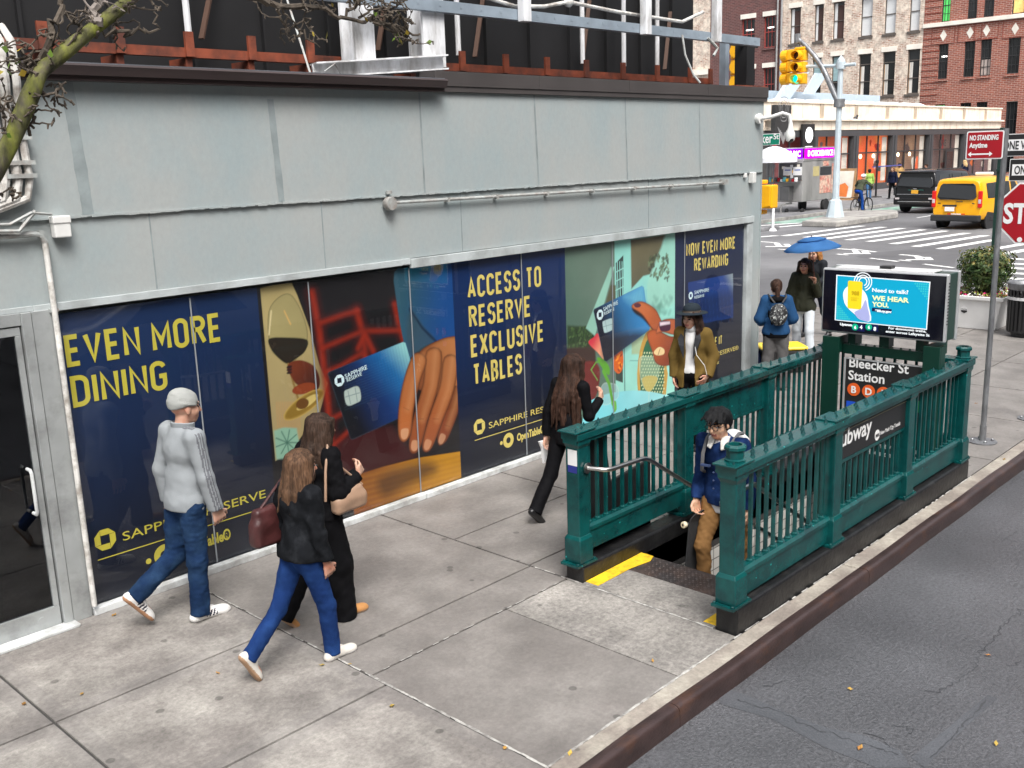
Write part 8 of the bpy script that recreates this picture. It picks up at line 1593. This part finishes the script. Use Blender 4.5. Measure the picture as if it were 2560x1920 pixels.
J = settle(skel(h, lean=R(2), legs={'R': [(-.22, -.04, -1), (-.34, 0, -1), (1, -.1, -.3)], 'L': [(.30, .04, -1), (.02, .05, -1), (1, .1, .05)]}, arms={'R': [(-.02, -.24, -1), (.10, -.02, -1), (.2, 0, -1)], 'L': [(.15, .22, -1), (.55, -.18, .85), (.2, -.1, 1), (.6, -.8, 0), .9]}, look=(R(-12), R(4)), male=False), 'L')
body(J, T, sk1, h_br, res=.010); m_ol = cloth('olive_waxed', (.030, .032, .022), rough=.6, var=.25); jk = jacket(J, T, m_ol, res=.011, bulk=1.06, hem=-.09, seed=44, arm=(.078, .072, .058), fold=.013); collar(J, m_ol, jk, r=.07, hgt=.04, out=.04); mb = MB(); b0 = J['waist']-J['up']*.02; mb.lathe(tuple(b0), [(.122, -.02), (.128, 0), (.122, .02)], 24); mb.v = [(p[0], b0[1]+(p[1]-b0[1])*1.28, p[2]) for p in mb.v]; obj('belt', mb, m_ol, T)
m_wj = cloth('denim_white', (.56, .60, .64), var=.08); trousers(J, T, m_wj, res=.011, r=(.098, .074, .076), flare=.080, seed=45)
for k in 'LR': shoe(J, k, T, m_lbk, m_lbk, res=.010)
hair(J, T, h_br, 'long', res=.009, length=.05, seed=5, vol=.97); fin(T, (x, y, 0, hd))
g_ = J['wrL']+J['hdL']*.08; U = thing('umbrella', 'open blue umbrella held by the woman in the olive jacket', 'umbrella'); ax = nz([.02, -.10, 1.]); tp = g_+ax*.64; sx = nz(np.cross(ax, [0, 1, 0])); sy = np.cross(ax, sx); mb = MB(); P = []; n = 32; m_um = cloth('umbrella_blue', (.075, .22, .46), rough=.55, var=.12); _n = m_um.node_tree; _t = _n.nodes.new('ShaderNodeBsdfTranslucent'); _t.inputs[0].default_value = (.12, .36, .75, 1); _x = _n.nodes.new('ShaderNodeMixShader'); _x.inputs[0].default_value = .5; _n.links.new(_n.nodes['Principled BSDF'].outputs[0], _x.inputs[1]); _n.links.new(_t.outputs[0], _x.inputs[2]); _n.links.new(_x.outputs[0], _n.nodes['Material Output'].inputs[0])
for i in range(7):
    t = i/6
    for k in range(n): a = 2*math.pi*k/n; sc = 1-.05*t*abs(math.sin(4*a)); P.append(tp+(sx*math.cos(a)+sy*math.sin(a))*.45*t*sc-ax*(.17*t**1.9+.012*t*abs(math.sin(4*a))))
mb.add(P, [(i*n+k, i*n+(k+1) % n, (i+1)*n+(k+1) % n, (i+1)*n+k) for i in range(6) for k in range(n)]); O = obj('canopy', mb, m_um, U, smooth=True); O.modifiers.new('s', 'SOLIDIFY').thickness = .004
mb = MB(); P = [tp+(sx*math.cos(a)+sy*math.sin(a))*r_*(1-.03*abs(math.sin(4*a)))-ax*(.17*(r_/.45)**1.9-.018) for r_ in (.02, .11, .23) for a in np.linspace(0, 2*math.pi, n+1)[:-1]]; mb.add(P, [(i*n+k, i*n+(k+1) % n, (i+1)*n+(k+1) % n, (i+1)*n+k) for i in range(2) for k in range(n)]); O = obj('vent_cap', mb, m_um, U, smooth=True); O.modifiers.new('s', 'SOLIDIFY').thickness = .004
mb = MB(); mb.tube([g_-ax*.08, tp+ax*.04], .007, 6); obj('shaft', mb, M('shaft_brown', (.10, .03, .02), .4), U); mb = MB(); mb.tube([g_-ax*.10, g_+ax*.03], .014, 8); obj('handle', mb, M('handle_brown', (.12, .04, .02), .4), U)
for k in range(8): a = math.pi*k/4; mb = MB(); e = tp+(sx*math.cos(a)+sy*math.sin(a))*.435-ax*.17; mb.tube([tp-ax*.01, tp*.5+e*.5+ax*.035, e], .003, 4); obj('rib', mb, m_galv, U)
fin(U, (x, y, 0, hd))
h = 1.68; x, y = 16.9, 8.42; T = thing('person', 'ginger haired person in dark coat behind the umbrella holder', 'person'); hd = R(170)
J = settle(skel(h, lean=R(6), legs={'R': [(.35, -.03, -1), (.05, 0, -1), (1, 0, 0)], 'L': [(-.25, .04, -1), (-.5, .02, -1), (.8, .0, -.5)]}, arms={'R': [(.1, -.22, -1), (.75, .25, -.1), (.9, .4, .1)], 'L': [(.1, .22, -1), (.8, -.2, -.2), (.9, -.4, 0)]}, look=(R(8), R(6)), male=False), 'R')
body(J, T, sk2, h_ging, res=.011); m_dc = cloth('coat_charcoal', (.022, .024, .028)); jk = jacket(J, T, m_dc, res=.012, bulk=1.08, hem=-.08, seed=48); collar(J, m_dc, jk, r=.07, hgt=.045, out=.03); trousers(J, T, cloth('trousers_navy', (.010, .012, .022)), res=.012, seed=49)
for k in 'LR': shoe(J, k, T, m_lbk, m_lbk, res=.011)
hair(J, T, h_ging, 'long', res=.011, length=.06, seed=8); fin(T, (x, y, 0, hd))
# yellow lidded tote and blue bag on the pavement beside her
b = G(1953, 864, .40)[:2]; T = thing('storage_crate', 'black crate with a bright yellow lid on the pavement behind the woman in blue', 'crate', (b[0], b[1], 0)); m_yl2 = M('lid_yellow', (.85, .60, .03), .4, var=.05)
def rotbox(cx, cy, ang, hx, hy, z0, z1, tp=1.): c, s_ = math.cos(ang), math.sin(ang); r = lambda k, z: [(cx+(u*hx*c-w_*hy*s_)*k, cy+(u*hx*s_+w_*hy*c)*k, z) for u, w_ in ((-1, -1), (1, -1), (1, 1), (-1, 1))]; return MB().loft([r(1, z0), r(tp, z1)])
obj('box', rotbox(*b, R(-44), .31, .20, 0, .36, 1.06), m_sblk, T, bevel=.03); obj('lid', rotbox(*b, R(-44), .36, .24, .362, .42, .97), m_yl2, T, bevel=.03)
b = (13.75, 7.75); T = thing('duffel_bag', 'navy bag lying on the pavement at the corner of the grey wall', 'bag', (b[0], b[1], 0)); v = Vol((-.4, -.4, -.05), (.4, .4, .5), .014); v.cap((-.16, .08, .17), (.16, -.08, .17), .17, .17, .02); v.noise(.012, 18., 4); v.cut((0, 0, 0.0), (0, 0, -1)); vobj('pouch', v, cloth('nylon_navy', (.012, .018, .05)), T); mb = MB(); mb.tube([(b[0]-.15, b[1]+.0, .3), (b[0]-.05, b[1]-.1, .46), (b[0]+.1, b[1]-.1, .3)], .012, 6); obj('handle', mb, m_sblk, T)
# ---- far figures
def farp(px, py, h, z, label, hd, top, bot, hairm, hk='short', pose=None, look=(0, 0), sc=1.0, hl=.2, res=.018, sk=sk2, shoes=None):
    p = G(px, py, z); T = thing('person', label, 'person'); J = settle(skel(h, lean=R(3), legs=pose or {'R': [(.22, -.03, -1), (.05, 0, -1), (1, 0, 0)], 'L': [(-.18, .03, -1), (-.40, .0, -1), (.85, 0, -.4)]}, arms={'R': [(.0, -.24, -1), (.25, .0, -1), (.2, 0, -1)], 'L': [(-.05, .24, -1), (.25, 0, -1), (.2, 0, -1)]}, look=look), 'R')
    body(J, T, sk, hairm, res=.014); jacket(J, T, top, res=res, bulk=1.05, hem=-.04); trousers(J, T, bot, res=res)
    for k in 'LR': shoe(J, k, T, shoes or m_lbk, m_lbk, res=.016)
    hair(J, T, hairm, hk, res=.014, length=hl); fin(T, (p[0], p[1], z, hd)); T.scale = (sc, sc, sc); return T
q3 = lambda x, y: (1880+x*360/1991, 260+y*300/1659)
m_hv = cloth('jacket_lime', (.28, .42, .10)); m_nv = cloth('coat_navy', (.012, .015, .035)); m_mu = cloth('jacket_mustard', (.40, .25, .10)); m_pale = cloth('jeans_pale', (.06, .14, .27))
T = farp(*q3(1610, 1312), 1.72, .1, 'person in lime green jacket and dark helmet standing beyond the cyclist', R(30), m_hv, m_pale, h_bk, sc=1.06)
farp(*q3(1935, 1312), 1.70, .1, 'woman in navy coat with curly auburn hair walking with a dark shopping bag', R(170), m_nv, m_bks, hairmat('hair_auburn', (.14, .06, .03), (.2, .1, .05)), 'long', sc=1.14, hl=.12)
r4_ = lambda x, y: (2200+x*360/1991, 300+y*300/1659)
def hz(px, py, yy): p = PY(px, py, yy); return p
for (px, py), yy, label, hd_, top, hm, hk, hl in ((r4_(270, 595), 28.6, 'man in mustard jacket with a black face mask behind the black SUV', R(215), m_mu, h_bk, 'short', .2), (r4_(1180, 548), 27.2, 'blond woman in navy coat walking beyond the SUV bonnet', R(60), m_nv, hairmat('hair_blond', (.42, .26, .12), (.55, .38, .2)), 'long', .22), (r4_(650, 605), 29.0, 'person with short brown hair whose head shows over the SUV roof', R(120), m_dc, h_br, 'short', .2)):
    p = PY(px, py, yy); sc = max((p[2]-.1)/1.72, .9); b = (p[0], p[1]); T = thing('person', label, 'person'); J = settle(skel(1.72, legs={'R': [(.15, -.03, -1), (.05, 0, -1), (1, 0, 0)], 'L': [(-.12, .03, -1), (-.3, .0, -1), (.85, 0, -.4)]}, arms={'R': [(.0, -.24, -1), (.25, .0, -1), (.2, 0, -1)], 'L': [(-.05, .24, -1), (.25, 0, -1), (.2, 0, -1)]}), 'R')
    body(J, T, sk2, hm, res=.014); jacket(J, T, top, res=.018, bulk=1.05); trousers(J, T, m_bks, res=.018); hair(J, T, hm, hk, res=.014, length=hl)
    for k in 'LR': shoe(J, k, T, m_lbk, m_lbk, res=.016)
    if 'mask' in label: v = Vol(J['head']-.2, J['head']+.2, .012); v.ell(J['head']+np.array([.06, 0, -.06]), (.062, .066, .06), .01); vobj('face_mask', v, m_bks, T)
    fin(T, (b[0], b[1], .1, hd_)); T.scale = (sc, sc, sc)
# cyclist and bicycle
pr, pf = G(*q3(1420, 1528), ZM), G(*q3(1605, 1508), ZM); d = pf-pr; hd = math.atan2(d[1], d[0]); sc = 1.15; x, y = pr[0], pr[1]
B = thing('bicycle', 'black bicycle with a rear rack ridden along the green lane', 'bicycle'); WB = 1.04
def bwheel(cx):
    mb = MB(); mb.tube([(cx+.33*math.cos(t), 0, .34+.33*math.sin(t)) for t in np.linspace(0, 2*math.pi, 33)], .022, 8, False); Wh = obj('wheel', mb, m_ty, B, smooth=True); mb = MB()
    for k in range(16): a = 2*math.pi*k/16; mb.tube([(cx, 0, .34), (cx+.31*math.cos(a), 0, .34+.31*math.sin(a))], .004, 4)
    mb.lathe((cx, 0, .34), [(.035, -.04), (.035, .04)], 10, 1); obj('spokes', mb, m_galv, Wh)
bwheel(0); bwheel(WB); mb = MB(); bb = (.43, 0, .30); st_ = (.30, 0, .80); hdp = (.86, 0, .86)
for a, b in ((bb, st_), (st_, hdp), (bb, (.88, 0, .70)), ((0, 0, .34), bb), ((0, 0, .34), st_), ((WB, 0, .34), hdp)): mb.tube([a, b], .022, 8)
obj('frame', mb, m_sblk, B, smooth=True); mb = MB(); mb.tube([hdp, (.84, 0, 1.0), (.86, .0, 1.04)], .018, 8); mb.tube([(.80, .30, 1.06), (.86, .1, 1.04), (.86, -.1, 1.04), (.80, -.30, 1.06)], .016, 8); obj('handlebar', mb, m_sblk, B, smooth=True)
v = Vol((.05, -.2, .75), (.5, .2, 1.0), .012); v.ell((.24, 0, .90), (.13, .075, .04), .02); v.cap((.3, 0, .9), (.40, 0, .90), .03, .025, .02); vobj('saddle', v, m_sblk, B); mb = MB(); mb.tube([st_, (.28, 0, .88)], .016, 8); obj('seat_post', mb, m_galv, B)
mb = MB(); mb.box(-.25, .22, -.08, .08, .74, .76); mb.tube([(0, .07, .34), (-.05, .07, .74)], .008, 5); mb.tube([(0, -.07, .34), (-.05, -.07, .74)], .008, 5); obj('rear_rack', mb, m_sblk, B); mb = MB(); mb.lathe((.43, -.05, .30), [(.09, -.01), (.09, .01)], 16, 1); mb.beam((.43, -.09, .30), (.40, -.09, .13), .02, .03); mb.beam((.43, .09, .30), (.46, .09, .47), .02, .03); mb.box(.33, .47, -.17, -.09, .11, .135); mb.box(.40, .54, .09, .17, .46, .485); obj('crank', mb, m_galv, B)
fin(B, (x, y, ZM, hd)); B.scale = (sc, sc, sc)
T = thing('person', 'cyclist in olive jacket and white helmet riding the black bicycle', 'person'); pel = np.array([.22, 0, 1.0]); h = 1.70
def reach(a, b, l1, l2, bend):
    a, b = np.array(a, float), np.array(b, float); d = b-a; L = min(np.linalg.norm(d), (l1+l2)*.995); d = d/np.linalg.norm(d); c = (l1*l1+L*L-l2*l2)/(2*l1*L); n = np.array(bend, float); n = nz(n-d*(n@d)); k = a+d*l1*c+n*l1*math.sqrt(max(0, 1-c*c)); return k-a, (a+d*L)-k
hR, hL = pel+np.array([0, -.088, 0]), pel+np.array([0, .088, 0]); r1, r2 = reach(hR, (.37, -.13, .21), .4165, .3995, (1, 0, .3)); l1, l2 = reach(hL, (.44, .13, .56), .4165, .3995, (1, 0, .4)); lean = R(34); up = np.array([math.sin(lean), 0, math.cos(lean)]); sR_ = pel+up*.288*h+np.array([0, -.19, 0]); sL_ = sR_*np.array([1, -1, 1]); a1, a2 = reach(sR_, (.80, -.30, 1.10), .2924, .2516, (0, -1, -.5)); b1, b2 = reach(sL_, (.80, .30, 1.10), .2924, .2516, (0, 1, -.5))
J = skel(h, pelvis=pel, lean=lean, legs={'R': [r1, r2, (1, 0, 0)], 'L': [l1, l2, (1, 0, 0)]}, arms={'R': [a1, a2, (.6, 0, -.7), (0, 1, -.3), .9], 'L': [b1, b2, (.6, 0, -.7), (0, -1, -.3), .9]}, look=(0, R(6)))
body(J, T, sk2, h_br, res=.014); jacket(J, T, cloth('jacket_olive', (.06, .068, .045)), res=.016, bulk=1.1, hem=.0, fold=.012); trousers(J, T, cloth('jeans_royal', (.012, .055, .24)), res=.016, seed=3)
for k in 'LR': shoe(J, k, T, m_lbk, m_lbk, res=.014)
v = Vol(J['head']-.3, J['head']+.3, .012); v.ell(J['head']+np.array([-.02, 0, .06]), (.135, .105, .085), .01); v.cut(J['head']+np.array([0, 0, .03]), (.1, 0, -1)); vobj('helmet', v, m_sw, T); v = Vol(J['pel']-.25, J['pel']+.25, .014); v.ell(J['pel'], (.13, .165, .09), .01); vobj('shirt_tail', v, cloth('shirt_royal', (.01, .05, .36)), T)
fin(T, (x, y, ZM, hd)); T.scale = (sc, sc, sc)
# ================================================================== STREET TREE reaching in at the top left
m_trk = M('mossy_bark', (.075, .066, .046), .9, var=.6, scale=22., col2=(.125, .135, .020), c2amt=.42, c2scale=13., bump=1., bscale=30., stretch=(1, 1, .5)); m_twg = M('twig_bark', (.085, .068, .052), .9, var=.4, scale=20., bump=.5, bscale=60.); m_lv = M('autumn_leaf', (.30, .27, .02), .6, var=.4, scale=9., col2=(.42, .17, .02), c2amt=.35, c2scale=3.); m_lv2 = M('green_leaf', (.13, .22, .025), .6, var=.3, scale=9.)
T = thing('tree', 'mossy street tree limb with twigs and a few yellow leaves in the top left corner', 'tree', (.35, 4.3, 0))
YT = 4.3
pt = lambda px, py, y=YT: PY(px, py, y)
mb = MB(); limb = [np.array([.35, 4.3, 0]), np.array([.45, 4.3, 1.2]), np.array([.75, 4.3, 2.4]), np.array([1.15, 4.3, 3.0]), pt(-40, 470), pt(30, 350), pt(75, 240), pt(100, 178), pt(160, 130), pt(235, 70), pt(305, 18), pt(360, -40), pt(420, -110), pt(520, -300)]
rad = [.13, .11, .085, .06, .041, .038, .037, .038, .033, .030, .027, .025, .022, .016]
P = []; Rr = []
for i in range(len(limb)-1):
    for t in np.arange(6)/6: P.append(limb[i]*(1-t)+limb[i+1]*t); Rr.append((rad[i]*(1-t)+rad[i+1]*t)*(.93+.06*math.sin(len(P)*.55)+.05*math.sin(len(P)*.23+1)))
for _ in range(2): P = [P[0]]+[(P[i-1]+2*P[i]+P[i+1])/4 for i in range(1, len(P)-1)]+[P[-1]]
mb.tube(P, Rr, 14); obj('trunk', mb, m_trk, T, smooth=True)
def branch(pts, r0, r1, name='limb', tw=0, seed=0, leaf=0, mat=None, jit=.012, twl=.16):
    g = np.random.default_rng(seed); Q = []; 
    for a, b in zip(pts[:-1], pts[1:]): Q += [np.array(a)*(1-t)+np.array(b)*t+g.normal(0, jit, 3) for t in np.arange(5)/5]
    Q.append(np.array(pts[-1])); mb = MB(); mb.tube(Q, list(np.linspace(r0, r1, len(Q))), 6); ml = MB()
    for k in range(tw):
        i = int(g.integers(len(Q)//4, len(Q))); p = Q[i]; d = nz(g.normal(size=3)*np.array([1, .6, 1])); W = [p]
        for s in range(6): d = nz(d+g.normal(size=3)*.65); W.append(W[-1]+d*twl/6*(.6+.8*g.random()))
        mb.tube(W, list(np.linspace(.0045, .0022, len(W))), 5)
        for e in (3, 5, 6): mb.tube([W[e], W[e]+nz(g.normal(size=3))*.022], [.006, .003], 5)
        if leaf and g.random() < leaf:
            c = W[-1]; a = nz(g.normal(size=3)); b = nz(np.cross(a, g.normal(size=3))); s = .026+.014*g.random(); ml.m = int(g.random() < .45); ml.add([c, c+a*s*.5+b*s*.45, c+a*s*1.3+b*s*.1, c+a*s*.6-b*s*.4], [(0, 1, 2, 3)])
    L = obj(name, mb, mat or m_twg, T)
    if ml.v: obj('leaves', ml, [m_lv, m_lv2], L, fixn=False)
branch([pt(100, 180), pt(118, 120), pt(150, 30), pt(160, -40)], .018, .010, seed=2, tw=4)
branch([pt(235, 60), pt(236, 25), pt(240, -30)], .022, .016, seed=3, tw=7, mat=M('grey_bark', (.22, .19, .17), .8, var=.3, scale=20.))
branch([pt(225, 82), pt(270, 80), pt(330, 75), pt(385, 78), pt(384, 30)], .010, .004, seed=4, tw=5)
branch([pt(90, 230), pt(120, 232), pt(150, 222), pt(165, 205)], .008, .003, seed=5, tw=7, twl=.10); branch([pt(70, 320), pt(85, 305), pt(95, 280), pt(80, 265)], .007, .003, seed=6, tw=7, twl=.10); branch([pt(15, 290), pt(10, 270), pt(20, 240)], .007, .004, seed=7, tw=8, leaf=.5)
branch([pt(95, 190), pt(60, 165), pt(85, 130)], .009, .004, seed=8, tw=8, leaf=.9); branch([pt(120, 150), pt(135, 120), pt(115, 75)], .009, .003, seed=9, tw=5, leaf=.5); branch([pt(200, 75), pt(195, 45), pt(215, 15)], .008, .003, seed=10, tw=6); branch([pt(0, 485), pt(20, 475), pt(38, 474)], .004, .002, seed=12, tw=4, twl=.06)
# the thin bough that droops in along the top edge
top = [pt(420, -110), pt(560, -70, 4.5), pt(640, -5, 4.6), pt(700, 22, 4.65), pt(790, 22, 4.7), pt(860, 42, 4.7), pt(930, 55, 4.75), pt(990, 70, 4.75), pt(1050, 85, 4.75)]
branch(top, .022, .006, seed=20, tw=16, leaf=.4, twl=.2)
for k, (a, b, c) in enumerate(((( 860, 40), (900, 10), (930, -30)), ((900, 48), (950, 20), (1010, 5)), ((930, 55), (990, 40), (1040, 60)), ((960, 62), (1010, 85), (1030, 95)), ((700, 25), (745, 60), (775, 45)), ((700, 30), (715, 70), (720, 88)), ((740, 62), (765, 90), (800, 118)), ((980, 60), (960, 30), (1000, -20)), ((870, 20), (880, -10), (900, -60)))):
    branch([pt(*a, 4.72), pt(*b, 4.7), pt(*c, 4.68)], .008, .003, seed=30+k, tw=(8 if a[0] > 800 else 3), leaf=(.55 if a[0] > 850 else .1), twl=.15)
branch([pt(300, 20), pt(330, 10, 4.2), pt(352, -30, 4.1)], .008, .004, seed=50, tw=10)
branch([pt(520, -300), pt(800, -420, 4.6), pt(1100, -380, 5)], .02, .008, seed=51, tw=30, leaf=.4, twl=.3)
# ================================================================== the other side of the street, which shades and is mirrored by the scene
OB = thing('opposite_building', 'long dark brick building across the street behind the viewpoint', 'building', (10, -18, -.1))
mb = MB(); mb.box(-60, 70, -40, -18, -.13, 19); obj('wall', mb, M('far_side_brick', (.045, .03, .025), .85, var=.2, scale=.8), OB)
mb = MB(); mb.box(-60, 70, -18.3, -17.99, 18.2, 19.3); obj('cornice', mb, m_ste, OB)
mb = MB(); mb.box(-58.6, -57.0, -17.995, -17.96, 4.6, 7.2); w0 = obj('window', mb, m_gd, OB)
inst(w0, [(4.2*i, 0, 4.4*j) for i in range(30) for j in range(3) if i+j][:88], OB)
mb = MB(); mb.box(-60, 70, -18, -13, -.2, .0); tag(obj('far_side_sidewalk', mb, m_sm), kind='structure')
